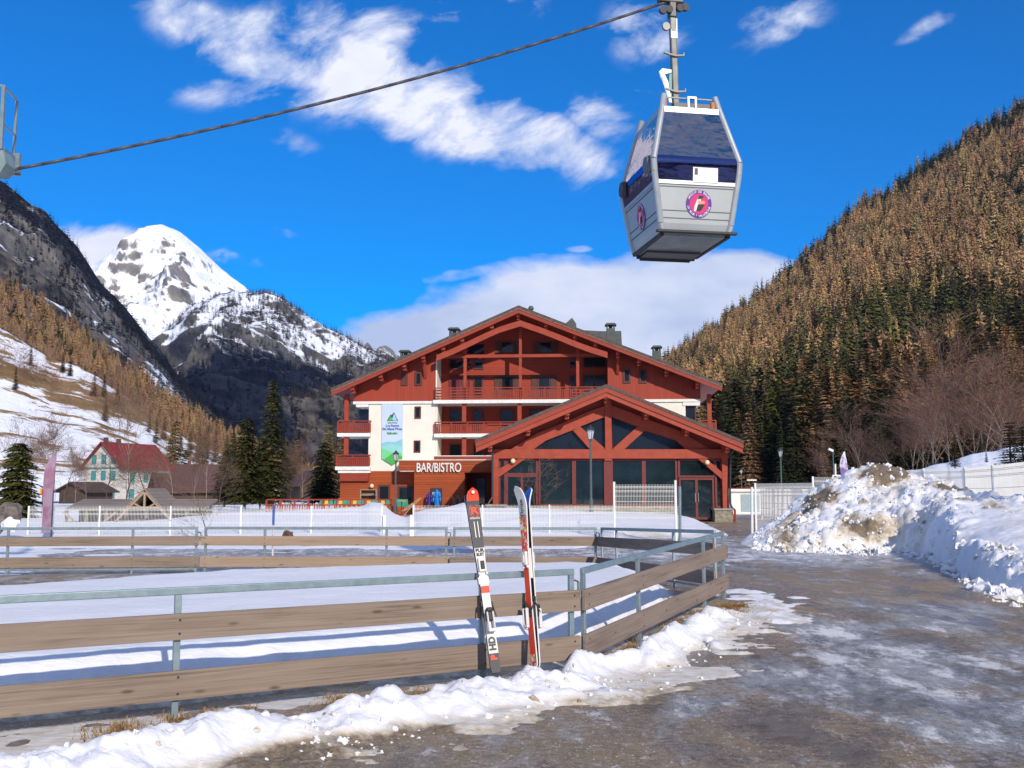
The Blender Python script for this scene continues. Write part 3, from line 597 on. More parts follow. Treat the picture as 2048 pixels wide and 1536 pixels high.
CH = Pl((.45, 76, 0), math.radians(-4)); CD = 19.0
ch = CH.root('chalet_hotel', 'large dark-red timber and white chalet hotel with a broad gable and rows of balconies', 'hotel')
def cbox(mb, x0, y0, x1, y1, v0, v1, vref=None):
    u0, u1, z0, z1 = CH.rc(x0, y0, x1, y1, v0 if vref is None else vref); return mb.box(u0, u1, v0, v1, z0, z1)
pk = CH.loc(1037, 611, -1.6); pl_ = CH.loc(662, 777, -1.6); pr_ = CH.loc(1445, 767, -1.6)
def roofz(u, off=0.0):
    if u < pk[0]: t = (u - pl_[0]) / (pk[0] - pl_[0]); return pl_[1] + (pk[1] - pl_[1]) * t - off
    t = (u - pk[0]) / (pr_[0] - pk[0]); return pk[1] + (pr_[1] - pk[1]) * t - off
def slab(mb, off0, off1, v0, v1, ex=0.0):
    a, b = pl_[0] + ex, pr_[0] - ex
    for p, q in ((a, pk[0]), (pk[0], b)):
        mb.prism([(p, roofz(p, off0)), (q, roofz(q, off0)), (q, roofz(q, off1)), (p, roofz(p, off1))], v0, v1)
    return mb
rf = slab(MB(), -.02, .20, -1.6, CD).build('roof', m_roof, ch)
slab(MB(), .20, .27, -1.64, -1.45).build('roof_edge', m_verge, rf)
slab(MB(), .27, .56, -1.60, -1.50, .03).build('fascia_board', m_red, rf)
slab(MB(), .21, .33, -1.49, CD - .1, .08).build('soffit', m_redb, rf)
def gable_poly(x0, x1, y, v=0.0, off=.34):
    u0 = CH.loc(x0, y, v)[0]; u1 = CH.loc(x1, y, v)[0]; z = CH.loc((x0 + x1) / 2, y, v)[1]
    P = [(u0, z), (u1, z), (u1, roofz(u1, off))]
    if u0 < pk[0] < u1: P.append((pk[0], roofz(pk[0], off)))
    return P + [(u0, roofz(u0, off))]
# walls
for gp in ((708, 871, 803), (1216, 1401, 800)): MB().prism(gable_poly(*gp), 0, CD - 1).build('upper_boarding', m_redv, ch)
MB().prism(gable_poly(862, 1226, 800, 2.3), 2.3, CD - 1.2).build('recess_wall', m_redh, ch)
w = MB()
u0, u1, z0, z1 = CH.rc(737, 806, 871, 943); w.box(u0, u1, .02, CD - 1, z0, z1 + .05)
ur = CH.loc(871, 720, 0)[0]; w.box(ur, ur + .12, .04, 2.28, CH.loc(871, 800)[1], roofz(ur, .5))
w.box(u1 + .01, u1 + .14, .04, 2.28, z0, z1)
w.build('white_wall', m_white, ch)
u2, u3, z2, z3 = CH.rc(1215, 805, 1372, 943); MB().box(u2, u3, .02, CD - 1, z2, z3 + .05).build('white_wall', m_white, ch)
w = MB(); w.box(u1 + .15, u2, 2.3, CD - 1.1, 0, z1 - .05); w.build('balcony_wall', m_redh, ch)
# slabs
s_ = MB()
cbox(s_, 706, 802.5, 871, 807.5, -.10, 1.0); cbox(s_, 866, 799, 1216, 806, -.35, 2.3); cbox(s_, 1216, 798.5, 1401, 804, -.10, 1.0)
cbox(s_, 712, 807.6, 737, 814, -.05, 2.0); cbox(s_, 1366, 804.1, 1400, 811, -.05, 2.0)
cbox(s_, 868, 867, 1100, 874, -.35, 2.3); cbox(s_, 674, 866, 740, 873, -.35, 3.0); cbox(s_, 670, 933, 740, 940, -.45, 3.0); cbox(s_, 676, 940.1, 740, 946, -.35, 2.9)
s_.build('floor_slab', m_wpaint, ch)
# balcony railings
def railing(x0, x1, yt, yb, v, side=None, solid=True, name='balcony_railing'):
    r = MB(); a, b, zb, zt = CH.rc(x0, yt, x1, yb, v); h = zt - zb
    r.box(a, b, v - .05, v + .05, zt - .07, zt); r.box(a, b, v - .025, v + .025, zb + h * .74, zb + h * .80); r.box(a, b, v - .025, v + .025, zb + .05, zb + .13)
    n = max(2, round((b - a) / 1.15)); 
    for i in range(n + 1): x = a + (b - a) * i / n; r.box(x - .045, x + .045, v - .045, v + .045, zb, zt - .02)
    def slats(p, q):
        k = int((q - p) / .14)
        for i in range(k): x = p + (q - p) * (i + .5) / k; r.box(x - .05, x + .05, v - .012, v + .012, zb + .13, zb + h * .74)
    def planks(p, q):
        for k in range(3): z = zb + .2 + k * h * .24; r.box(p, q, v - .015, v + .015, z, z + .12)
    if solid is True: slats(a, b)
    else:
        for (p, q, t) in solid:
            pp, qq = a + (b - a) * p, a + (b - a) * q; (slats if t else planks)(pp, qq)
    if side:
        for sx in side:
            x = a if sx < 0 else b; r.box(x - .05, x + .05, v, v + 2.6, zt - .07, zt - .003); r.box(x - .02, x + .02, v, v + 2.6, zb + .1, zb + h * .74)
    return r.build(name, m_red, ch)
railing(871, 1216, 774, 799, -.25, solid=[(0, .29, 0), (.29, .80, 1), (.80, 1, 0)])
railing(870, 1100, 843, 867, -.25, solid=[(0, .46, 1), (.46, 1, 0)]); railing(676, 740, 841, 866, -.25, side=(1,)); railing(673, 738, 909, 933, -.35, side=(1,))
railing(1402, 1432, 840, 866, -.2)
# posts and truss of the big gable
for a_ in [(927, 700, 933, 799, -.12, .13), (1152.5, 698, 1158.5, 799, -.12, .13), (1038, 640, 1043.5, 799, -.13, .13), (924, 806.3, 932, 866.5, -.1, .2), (1035, 806.3, 1043, 866.5, -.1, .2),
           (924, 874.2, 932, 911, -.1, .2), (688.3, 788, 696.7, 866, -.2, .1), (1416.3, 788, 1424.7, 1000, -.2, .1), (688, 874, 696, 909, -.2, .1), (729, 807, 735, 866, 2.4, 2.7, 0), (728, 874, 734, 930, 2.4, 2.7, 0)]:
    t = MB(); cbox(t, *a_); t.build('post', m_redb, ch)
MB_ = MB(); cbox(MB_, 871, 708.5, 1216, 714.5, -.17, .10)
MB_.build('tie_beam', m_redb, ch)
t = MB()
def arch(pts, th, v0, v1):
    for (x0, y0), (x1, y1) in zip(pts[:-1], pts[1:]):
        a, b = CH.loc(x0, y0, v0), CH.loc(x1, y1, v0); c, d = CH.loc(x1, y1 + th, v0), CH.loc(x0, y0 + th, v0); t.prism([a, b, c, d], v0, v1)
arch([(873, 710), (905, 697), (935, 683), (965, 668.5), (1000, 653), (1040.5, 640.5)], 12, -1.2, -.95)
arch([(1040.5, 640.5), (1085, 656), (1120, 669.5), (1150, 682), (1180, 693), (1215, 704)], 12, -1.2, -.95)
t.build('arched_rafter', m_redb, ch)
for x, y in [(1037, 627), (984, 651), (925, 678), (887, 693), (847, 710), (809, 728), (762, 748), (706, 770), (1093, 649), (1150, 671), (1191, 686), (1236, 705), (1278, 719), (1333, 739), (1395, 763)]:
    u = CH.loc(x, y, -1.1)[0]; z = roofz(u, .34); b = MB()
    long = x in (847, 1236); dpt = .95 if not long else .5
    b.prism([(0, 0), (0, 0)], 0, 0) if False else b.box(u - .14, u + .14, -1.35, .25, z - .42, z)
    b.box(u - .12, u + .12, -1.1, .1, z - .62, z - .425)
    if long: b.bar((u, -.75, z - .5), (u, .0, z - 1.7), .2, .2)
    b.build('purlin_end', m_redb, ch)
# windows
def cwin(x0, y0, x1, y1, v, frame=m_dkred, th=.09, shutters=0, curt=False, mull=0, name='window'):
    u0, u1, z0, z1 = CH.rc(x0, y0, x1, y1, v); f = MB()
    f.box(u0, u1, v - .09, v - .003, z0, z0 + th); f.box(u0, u1, v - .09, v - .003, z1 - th, z1)
    f.box(u0, u0 + th, v - .085, v - .003, z0 + th, z1 - th); f.box(u1 - th, u1, v - .085, v - .003, z0 + th, z1 - th)
    for k in range(mull): c = u0 + (u1 - u0) * (k + 1) / (mull + 1); f.box(c - .04, c + .04, v - .075, v - .003, z0 + th, z1 - th)
    o = f.build(name, frame, ch)
    MB().box(u0 + th * .6, u1 - th * .6, v - .04, v - .005, z0 + th * .6, z1 - th * .6).build('pane', m_curt if curt else m_glass, o)
    if shutters:
        for p, q in ((u0 - shutters, u0 - .02), (u1 + .02, u1 + shutters)):
            MB().box(p, q, v - .08, v - .006, z0, z1).build('shutter', m_brown, o)
    return o
for r in [(802, 745, 815, 771), (830, 744, 844, 771)]: cwin(*r, 0, m_brown, .13, curt=(r[0] == 802))
for r in [(1246, 738, 1261, 766), (1278, 738, 1293, 766)]: cwin(*r, 0, m_brown, .13)
for r in [(829.5, 813, 842, 837), (828, 881, 841, 905)]: cwin(*r, 0.02, m_dkred, .1)
cwin(898, 718, 927, 739, 2.3); cwin(933, 718, 942, 739, 2.3); cwin(948, 718, 967, 739, 2.3, m_brown)
cwin(1002, 683, 1028, 707, 2.3, shutters=.45); cwin(1078, 683, 1104, 707, 2.3, shutters=.45)
cwin(1139, 716, 1152, 736, 2.3); cwin(1166, 713, 1213, 736, 2.3); cwin(936, 689, 968, 708, 2.3, m_glass)
cwin(898, 752, 940, 797, 2.3, m_brown, curt=True, mull=1); cwin(947, 752, 966, 797, 2.3, m_brown)
cwin(1002, 751, 1028, 797, 2.3, shutters=.5); cwin(1076, 751, 1101, 797, 2.3, shutters=.5)
cwin(1139, 751, 1152, 797, 2.3, m_brown); cwin(1166, 750, 1212, 797, 2.3, m_brown, curt=False, mull=1)
for yy_ in (818, 887):
    for r in [(898, 924), (946, 966), (1000, 1028), (1060, 1086)]: cwin(r[0], yy_, r[1], yy_ + 47, 2.3, m_dkred)
cwin(1369, 811, 1392, 843, .3)
# ground floor
g = MB(); cbox(g, 680, 942, 871, 1034, -.02, 6); g.build('bar_wall', m_brn, ch)
g = MB(); cbox(g, 871, 943, 1100, 1034, 1.7, 6); g.build('porch_wall', m_red, ch)
g = MB(); cbox(g, 828, 942, 929, 1036, -1.6, -.03); cbox(g, 929, 941.5, 986, 945, -1.6, 1.7, -1.6); cbox(g, 798, 921, 986, 941.8, -1.65, .9, -1.6); g.build('bar_front', m_brn, ch)
g = MB(); cbox(g, 797, 919.2, 987, 920.8, -1.7, .9, -1.65); cbox(g, 867, 911, 1010, 912.6, -1.4, 2.2, -1.4); cbox(g, 800, 942, 828, 943, -1.66, 0, -1.6); g.build('flashing', m_wpaint, ch)
g = MB(); cbox(g, 868, 912.8, 1010, 919, -1.35, 2.2, -1.35); g.build('parapet', m_red, ch)
g = MB(); cbox(g, 680, 947, 737, 962, -.3, -.03); g.build('fascia_box', m_red, ch)
d_ = cwin(757, 970, 780, 1004, -.02, m_brown, .12, name='door'); MB().box(0, .01, 0, .01, 0, .01)
cwin(796, 972, 828, 1004, -.02, m_brown, .12)
cwin(951, 955, 972, 1010, 1.7, m_dkred)
# wall lamps of the chalet
def globe(pl, root, px, py, v, r):
    u, z = pl.loc(px, py, v); b = MB(); b.tube((u, v + .16, z), (u, v + .02, z), r * .5, n=10); o = b.build('wall_lamp', m_dark, root)
    b = MB(); b.lathe([(r * math.cos(a), r * math.sin(a)) for a in np.linspace(-1.5, 1.5, 9)], (u, v - .05, z), 14); b.build('globe', m_globe, o, smooth=True)
globe(CH, ch, 744, 972, -.25, .16)
# chimneys and dormer
def chimney(x0, y0, x1, y1, v):
    u0, u1, z0, z1 = CH.rc(x0, y0, x1, y1, v); b = MB(); b.box(u0, u1, v, v + .9, z0 - 1.0, z1 - .42); w_ = u1 - u0
    for cx in (u0 + .06, u1 - .06):
        for cy in (v + .07, v + .83): b.box(cx - .05, cx + .05, cy - .05, cy + .05, z1 - .42, z1 - .12)
    b.box(u0 + w_ * .3, u1 - w_ * .3, v + .3, v + .6, z1 - .42, z1 - .2)
    b.prism([(u0 - .12, z1 - .14), (u1 + .12, z1 - .14), (u1 - .02, z1), (u0 + .02, z1)], v - .1, v + 1.0); b.build('chimney', m_slate, rf)
chimney(898, 655, 917, 673, 5); chimney(800, 700, 819, 712, 8); chimney(1213, 646, 1230, 684, 3.5); chimney(1306, 691, 1322, 717, 2.5)
u0, u1, z0, z1 = CH.rc(1130, 660, 1245, 694, 9); b = MB()
b.prism([(u0, z0 - 1), (u1, z0 - 1), (u1 - .1, z1 - .1), (u0 + 3, z1 - .1), (u0, z1 + .1)], 9, 13)
zt = CH.loc(1145, 637, 9)[1]; b.prism([(u0 - .2, z1 - .5), (u0 + .95, z1 - .5), (u0 + .95, zt - .5), (u0 + .6, zt), (u0 - .2, zt - .7)], 8.6, 12)
b.build('dormer', m_slate, rf)
b = MB(); uu_, zz_ = CH.loc(1062, 617, 3); b.lathe([(.22 * math.cos(a), .22 * math.sin(a)) for a in np.linspace(-1.4, 1.5, 8)], (uu_, 3, zz_), 12); b.build('roof_vent', m_slate, rf, smooth=True)

# sign lettering BAR/BISTRO
sg = CH.root('bar_sign', 'white BAR/BISTRO capital lettering fixed across the orange boarding above the bar', 'sign')
m_letter = pm('white_lettering', (.80, .78, .76), .5); m_lshadow = pm('letter_side', (.30, .12, .10), .6)
ua, ub, za, zb = CH.rc(834, 927, 923, 945, -1.6)
cap = (zb - za); tx = 'BAR/BISTRO'; n = 0
tw = (ub - ua); 
o = text_obj('lettering', tx, m_letter, sg, size=cap / .70, sx=1, depth=.05, bold=.012, M=Matrix.Translation(((ua + ub) / 2, -1.72, (za + zb) / 2)) @ FACE)
xs = [v.co.x for v in o.data.vertices]; cxm = (min(xs) + max(xs)) / 2; k = tw / (max(xs) - min(xs))
for v in o.data.vertices: v.co.x = (v.co.x - cxm) * k + (ua + ub) / 2

# banner
bn_ = CH.root('hanging_banner', 'tall pointed pale-blue banner with a mountain emblem and green hills on the white wall', 'banner')
def P(x, y, v=-.07): return CH.loc(x, y, v)
m_ban = pm('banner_sky', (.52, .62, .78), .6, (.46, .58, .74), .7)
b = MB(); b.prism([P(764, 806), P(806, 806), P(805, 917), P(784, 930.5), P(763, 917)], -.07, -.04); b.build('cloth', m_ban, bn_)
def flat(name, pts, col, v, vd=.01):
    m = pm(name, col, .6, tuple(c * .93 for c in col)); MB().prism([P(x, y, v) for x, y in pts], v, v + vd).build(name, m, bn_)
flat('hill_print', [(763.3, 886), (775, 883), (790, 884), (804.8, 878), (804.5, 917), (784, 930), (763.5, 917)], (.22, .52, .62), -.085)
flat('hill_print', [(763.3, 893), (780, 888), (804.8, 893), (804.5, 917), (784, 930), (763.5, 917)], (.26, .60, .58), -.097)
flat('hill_print', [(763.3, 896), (783, 904), (804.8, 906), (804.5, 917), (784, 930), (763.5, 917)], (.16, .60, .26), -.109)
flat('hill_print', [(768, 919), (784, 907), (804.8, 912), (804.5, 917), (784, 930)], (.06, .40, .07), -.121)
flat('mountain_print', [(774.5, 842), (788, 824), (796, 842)], (.03, .03, .04), -.085); flat('mountain_print', [(773.5, 842), (781.8, 828), (786, 842)], (.03, .03, .04), -.084)
flat('mountain_print', [(783, 841.3), (788.2, 826.5), (794.3, 841.3)], (.30, .55, .78), -.097); flat('mountain_print', [(775.3, 841.3), (781.5, 832), (786.5, 841.3)], (.05, .45, .08), -.109)
def ptext(body, px, py, hpx, wpx, col, v=-.1, shear=0):
    u, z = P(px, py, v); hp = hpx / F * 76; m = pm('print_ink', col, .6)
    o = text_obj('print_text', body, m, bn_, size=hp / .7, depth=.004, bold=.012, shear=shear, M=Matrix.Translation((u, v, z)) @ FACE)
    xs = [q.co.x for q in o.data.vertices]; w_ = max(xs) - min(xs); k = wpx / F * 76 / w_; c = (max(xs) + min(xs)) / 2
    for q in o.data.vertices: q.co.x = (q.co.x - c) * k + u
ptext('Résidence de Tourisme', 785, 845.6, 1.7, 20, (.2, .22, .26)); ptext('Les Portes', 785, 851.5, 4.3, 27, (.06, .17, .48)); ptext('Du Mont Blanc', 784.5, 858, 4.4, 40, (.06, .17, .48)); ptext('Vallorcine', 784.5, 866.5, 4.6, 22, (.05, .30, .10), shear=.3)

# ------------------------------------------------------------------ entrance hall in front
PV = Pl((5.2, 57, 0), 0.0); PD = 16.0
pv = PV.root('entrance_hall', 'low glazed red timber entrance hall with wide gable roof, in front of the hotel', 'building')
def pbox(mb, x0, y0, x1, y1, v0, v1, vref=None):
    u0, u1, z0, z1 = PV.rc(x0, y0, x1, y1, v0 if vref is None else vref); return mb.box(u0, u1, v0, v1, z0, z1)
qk = PV.loc(1213, 768, -1.5); ql = PV.loc(950, 879, -1.5); qr = PV.loc(1488, 881, -1.5)
def prz(u, off=0.0):
    if u < qk[0]: return ql[1] + (qk[1] - ql[1]) * (u - ql[0]) / (qk[0] - ql[0]) - off
    return qk[1] + (qr[1] - qk[1]) * (u - qk[0]) / (qr[0] - qk[0]) - off
def pslab(mb, o0, o1, v0, v1, ex=0.0):
    for p, q in ((ql[0] + ex, qk[0]), (qk[0], qr[0] - ex)): mb.prism([(p, prz(p, o0)), (q, prz(q, o0)), (q, prz(q, o1)), (p, prz(p, o1))], v0, v1)
    return mb
pr = pslab(MB(), 0, .17, -1.5, PD).build('roof', m_roof, pv)
pslab(MB(), .171, .44, -1.47, -1.36, .03).build('fascia_board', m_red, pr); pslab(MB(), .43, .70, -1.40, -1.28, .05).build('fascia_board', m_redb, pr)
pslab(MB(), .18, .30, -1.35, PD - .1, .06).build('soffit', m_red, pr)
# gable face with openings: board panels between glazed shapes
A = lambda x, y, v=0.0: PV.loc(x, y, v)
ul, zl = A(985, 900); ur_, _ = A(1457, 900); zt_ = zl
g = MB(); 
gl_shapes = [[(1066, 900), (1092, 881), (1118, 870), (1143, 861), (1181, 900)], [(1160, 853), (1185, 842), (1209.5, 833.5), (1209.5, 897)], [(1223.5, 833.5), (1249, 843), (1275, 853), (1226, 898)], [(1290, 861), (1322, 871), (1353, 881), (1373, 900), (1246, 900)]]
g.prism([(ul, zt_), (ur_, zt_), (ur_, prz(ur_, .32)), (qk[0], prz(qk[0], .32)), (ul, prz(ul, .32))], .25, .40); g.build('gable_wall', m_red, pv)
g = MB()
for shp in gl_shapes: g.prism([A(x, y, .2) for x, y in shp], .20, .245)
g.build('gable_glazing', m_glass, pv)
t = MB()
def pstrip(top, bot, v0, v1):
    for i in range(len(top) - 1): t.prism([A(*top[i]), A(*top[i + 1]), A(*bot[i + 1]), A(*bot[i])], v0, v1)
pstrip([(1022, 898), (1075, 866), (1130, 844), (1170, 826), (1211, 811)], [(1066, 899.5), (1092, 881), (1143, 861), (1163, 852), (1211, 833)], -.02, .2)
pstrip([(1222, 811), (1265, 826), (1305, 842), (1360, 862), (1420, 898)], [(1222, 833), (1272, 852), (1290, 861), (1353, 881), (1373, 899.5)], -.02, .2)
t.build('arched_rafter', m_redb, pv)
t = MB(); t.prism([A(1146, 861), A(1160, 853), A(1210, 897), A(1210, 900), A(1181, 900)], -.05, .19); t.prism([A(1290, 861), A(1275, 853), A(1226, 897), A(1226, 900), A(1247, 900)], -.05, .19); t.build('diagonal_strut', m_redb, pv)
t = MB(); pbox(t, 1210, 782, 1223, 899, -.12, .2); t.build('king_post', m_redb, pv)
t = MB(); pbox(t, 984, 898.5, 1458, 917, -.15, .25); pbox(t, 1209, 917.2, 1224, 921, -.12, .2); t.build('lintel_beam', m_redb, pv)
for x0, x1, yb in ((986, 997, 1016), (1445, 1457, 1022)):
    t = MB(); pbox(t, x0, 917, x1, yb, -.13, .3); t.build('corner_post', m_redb, pv)
for pts in ([(1038, 917), (1052, 917), (997, 955), (997, 938)], [(1395, 917), (1411, 917), (1445, 946), (1445, 960)]):
    t = MB(); t.prism([A(*p) for p in pts], -.10, .12); t.build('corner_brace', m_redb, pv)
for x, y in [(1213, 780), (1134, 818), (1056, 850), (980, 882), (1293, 817), (1374, 850), (1455, 883)]:
    u = PV.loc(x, y, -1.1)[0]; z = prz(u, .31); t = MB(); t.box(u - .13, u + .13, -1.28, .22, z - .48, z); t.box(u - .11, u + .11, -1.05, .22, z - .66, z - .485); t.build('purlin_end', m_redb, pv)
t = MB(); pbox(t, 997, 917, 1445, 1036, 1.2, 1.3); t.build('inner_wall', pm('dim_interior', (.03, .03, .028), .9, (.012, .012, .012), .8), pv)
def pwin(x0, y0, x1, y1, name='window', th=.11, v=.08, vm=(), hm=()):
    u0, u1, z0, z1 = PV.rc(x0, y0, x1, y1, v); f = MB()
    f.box(u0, u1, v, v + .1, z0, z0 + th); f.box(u0, u1, v, v + .1, z1 - th, z1); f.box(u0, u0 + th, v + .002, v + .098, z0 + th, z1 - th); f.box(u1 - th, u1, v + .002, v + .098, z0 + th, z1 - th)
    for q in vm: c = u0 + (u1 - u0) * q; f.box(c - .07, c + .07, v + .004, v + .096, z0 + th, z1 - th)
    for q in hm: c = z1 - (z1 - z0) * q; f.box(u0 + th, u1 - th, v + .006, v + .094, c - .06, c + .06)
    o = f.build(name, m_dkred2, pv)
    MB().box(u0 + th * .5, u1 - th * .5, v + .06, v + .075, z0 + th * .5, z1 - th * .5).build('pane', m_glass2, o); return o
m_dkred2 = pm('wine_red_frame', (.15, .018, .016), .45)
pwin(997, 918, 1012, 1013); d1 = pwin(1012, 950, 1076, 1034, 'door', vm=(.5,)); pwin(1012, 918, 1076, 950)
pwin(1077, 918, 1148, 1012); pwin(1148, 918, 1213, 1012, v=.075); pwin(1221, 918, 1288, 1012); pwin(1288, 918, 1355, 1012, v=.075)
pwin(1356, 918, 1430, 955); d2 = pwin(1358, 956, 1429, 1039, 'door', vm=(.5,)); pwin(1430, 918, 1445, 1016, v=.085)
t = MB(); pbox(t, 1208, 917, 1226, 1013, -.02, .2); t.build('centre_post', m_dkred2, pv)
t = MB(); pbox(t, 975, 1012, 1357, 1050, -.1, .3); pbox(t, 970, 1008.5, 1014, 1012, -.5, .3); t.build('stone_plinth', m_stone, pv)
t = MB(); pbox(t, 1430, 1020, 1467, 1052, -.55, .5); t.build('stone_pier', m_stone, pv); t = MB(); pbox(t, 1428, 1017, 1469, 1020, -.6, .52); t.build('coping_stone', pm('coping', (.34, .33, .30), .8), pv)
for d_, xs_ in ((d1, (1041, 1047)), (d2, (1390.5, 1396.5))):
    t = MB(); 
    for x in xs_: u, z = PV.loc(x, 995, .05); t.tube((u, .02, z - .25), (u, .02, z + .25), .025, n=6)
    t.build('handle', m_galv, d_)
globe(PV, pv, 1026, 922, -.2, .14); globe(PV, pv, 1414, 925, -.2, .14)
def dpipe(pts, mat, name='downpipe', r=.05):
    b = MB(); b.pipe([(PV.loc(x, y, v)[0], v, PV.loc(x, y, v)[1]) for x, y, v in pts], r, 8); return b.build(name, mat, pv)
dpipe([(955, 887, -1.2), (985, 902, -.3), (985, 995, -.3), (976, 1008, -.4)], m_dark)
dpipe([(1483, 886, -1.2), (1461, 905, -.3), (1460, 1005, -.3), (1464, 1015, -.45), (1470, 1020, -.62)], m_dark)
dpipe([(1470, 1020, -.62), (1470, 1048, -.62)], pm('red_pipe', (.42, .02, .015), .4), r=.06)
t = MB()
u0, _ = A(987, 950, 0); u1, _ = A(1456, 950, 0); zq = A(1200, 900)[1]
t.box(u0, u0 + .15, .3, PD, 0, zq + .5).build('side_wall', m_redh, pv); MB().box(u1 - .15, u1, .3, PD, 0, zq + .5).build('side_wall', m_redh, pv)
# things inside seen through the glass: pale notices, a pale panel
t = MB(); pbox(t, 1325, 938, 1352, 985, 1.05, 1.15); pbox(t, 1362, 937, 1425, 950, 1.05, 1.15); t.build('inside_panel', pm('pale_panel', (.5, .52, .36), .7), pv)
# ------------------------------------------------------------------ galvanised and timber fence of the ring
def board_mat(name, c1, c2, sc=1.0):
    m = bpy.data.materials.new(name); m.use_nodes = True; nt = m.node_tree; b = nt.nodes['Principled BSDF']
    tc = nd(nt, 'ShaderNodeTexCoord'); oi = nd(nt, 'ShaderNodeObjectInfo'); va = nd(nt, 'ShaderNodeVectorMath', operation='ADD')
    nt.links.new(tc.outputs['Object'], va.inputs[0]); cx = nd(nt, 'ShaderNodeCombineXYZ'); nt.links.new(mth(nt, 'MULTIPLY', oi.outputs['Random'], 37), cx.inputs[0]); nt.links.new(cx.outputs[0], va.inputs[1]); P = va.outputs[0]
    g = noise(nt, vmap(nt, P, scale=(.75, 26, 44)), 1.0, 7, .62, 1.2); g2 = noise(nt, vmap(nt, P, scale=(.8, 3, 5)), 1.0, 5, .6)
    c = ramp(nt, mth(nt, 'ADD', mth(nt, 'MULTIPLY', g, .6), mth(nt, 'MULTIPLY', g2, .4)), [(.36, c2), (.46, tuple(a * .65 + d * .35 for a, d in zip(c1, c2))), (.58, c1), (.68, tuple(c * 1.12 for c in c1))])
    v = nd(nt, 'ShaderNodeTexVoronoi', feature='F1'); v.inputs['Scale'].default_value = 1.0; nt.links.new(vmap(nt, P, scale=(2.6, 6, 9)), v.inputs['Vector'])
    k = mth(nt, 'DIVIDE', mth(nt, 'SUBTRACT', .16, v.outputs['Distance']), .10, clamp=True)
    c = mixc(nt, mth(nt, 'MULTIPLY', k, .75), c, (.07, .045, .03)); nt.links.new(c, b.inputs['Base Color'])
    b.inputs['Roughness'].default_value = .75; b.inputs['Specular IOR Level'].default_value = .2
    bn = nd(nt, 'ShaderNodeBump', i_Strength=.4, i_Distance=.01); nt.links.new(g, bn.inputs['Height']); nt.links.new(bn.outputs[0], b.inputs['Normal'])
    return m
m_board = board_mat('weathered_board', (.275, .215, .17), (.13, .10, .08)); m_boardl = board_mat('pale_board', (.36, .27, .20), (.24, .17, .125))
m_bolt = pm('bolt_steel', (.03, .03, .032), .5)

def ring_panel(a, b, za, zb, posts, label, out=-1, mats=m_board, lower_rail=False, depths=.55):
    """a, b: ground ends; posts: fractions along; out: side on which the boards sit (-1 = local -y)"""
    A_, B_ = Vector((a[0], a[1], za)), Vector((b[0], b[1], zb)); d = B_ - A_; L = d.length
    r = empty('fence_panel', A_, 0, label, 'fence', 'galvanised fence panels with timber boards round the ring')
    ang = math.atan2(d.y, d.x); sl = math.atan2(d.z, math.hypot(d.x, d.y)); r.rotation_euler = (0, -sl, ang)
    W_ = .055; H = .92
    t = MB().bar((0, 0, H - W_ / 2), (L, 0, H - W_ / 2), .04, W_); t.build('top_rail', m_galv, r, bevel=.006)
    for f in posts:
        x = min(max(f * L, W_ / 2), L - W_ / 2)
        MB().box(x - .024, x + .024, -.0195, .0195, -.18, H - W_ - .001).build('post', m_galv, r, bevel=.005)
    if lower_rail: MB().bar((0, .001, .09), (L, .001, .09), .036, .035).build('lower_rail', m_galv, r)
    y0, y1 = (-.055, -.022) if out < 0 else (.022, .055)
    for z0, z1 in ((.55, .735), (.13, .335)):
        bo = MB(); n = 24; V = []; Fc = []
        bo.box(-.06, L + .04, y0, y1, z0, z1); k = bo; k.mi = 1
        for f in posts:
            x = min(max(f * L, .03), L - .03)
            for zz in (z0 + .045, z1 - .045):
                yb = y0 - .004 if out < 0 else y1 + .004
                k.tube((x + .006, yb, zz), (x + .006, (y0 + y1) / 2, zz), .010, n=8)
        bo.build('board', [mats, m_bolt], r, bevel=.006)
    return r
ring_panel((-3.48, 6.88), (.55, 9.32), 0, 0, (0, .265, .80, 1), 'long fence panel nearest the viewer, running left from the skis')
ring_panel((.64, 9.42), (2.92, 14.3), 0, .15, (0, .30, .80, 1), 'fence panel running back from the skis along the drive, boards sunlit')
ring_panel((1.76, 20.3), (2.95, 15.0), 0, .14, (0, .17, .70, 1), 'fence panel at the back right of the ring with its boards in shadow', mats=m_board, lower_rail=True)
ring_panel((-1.17, 20.5), (1.68, 20.5), 0, 0, (0, .5, 1), 'short fence panel across the back of the ring, right behind the ski tips')
ring_panel((-6.15, 20.7), (-1.28, 20.6), 0, 0, (0, .25, .75, 1), 'pale-boarded long fence panel across the middle of the back of the ring', mats=m_boardl)
ring_panel((-11.3, 20.2), (-6.28, 20.7), 0, 0, (0, .28, .75, 1), 'fence panel at the far left of the ring with a steel rail below its boards', lower_rail=True)
for p, lb in (((.60, 9.37), 'gate latch between the two fence panels right of the skis'), ((-1.22, 20.55), 'gate latch between the middle and right panels at the back of the ring'), ((1.72, 20.4), 'gate latch at the back right corner of the ring'), ((-6.22, 20.7), 'gate latch between the two left panels at the back of the ring')):
    r = empty('gate_latch', (p[0], p[1], 0), 0, lb, 'latch', 'latches joining the fence panels')
    MB().tube((0, 0, .62), (0, 0, .80), .014, n=8).build('bolt_rod', m_galv, r); MB().box(-.03, .03, -.014, .014, .66, .72).build('bracket', m_galv, r)
    b = MB(); b.pipe([(0, 0, .80), (-.035, 0, .815), (-.06, 0, .80)], .008, 6); b.build('hook', m_bolt, r)

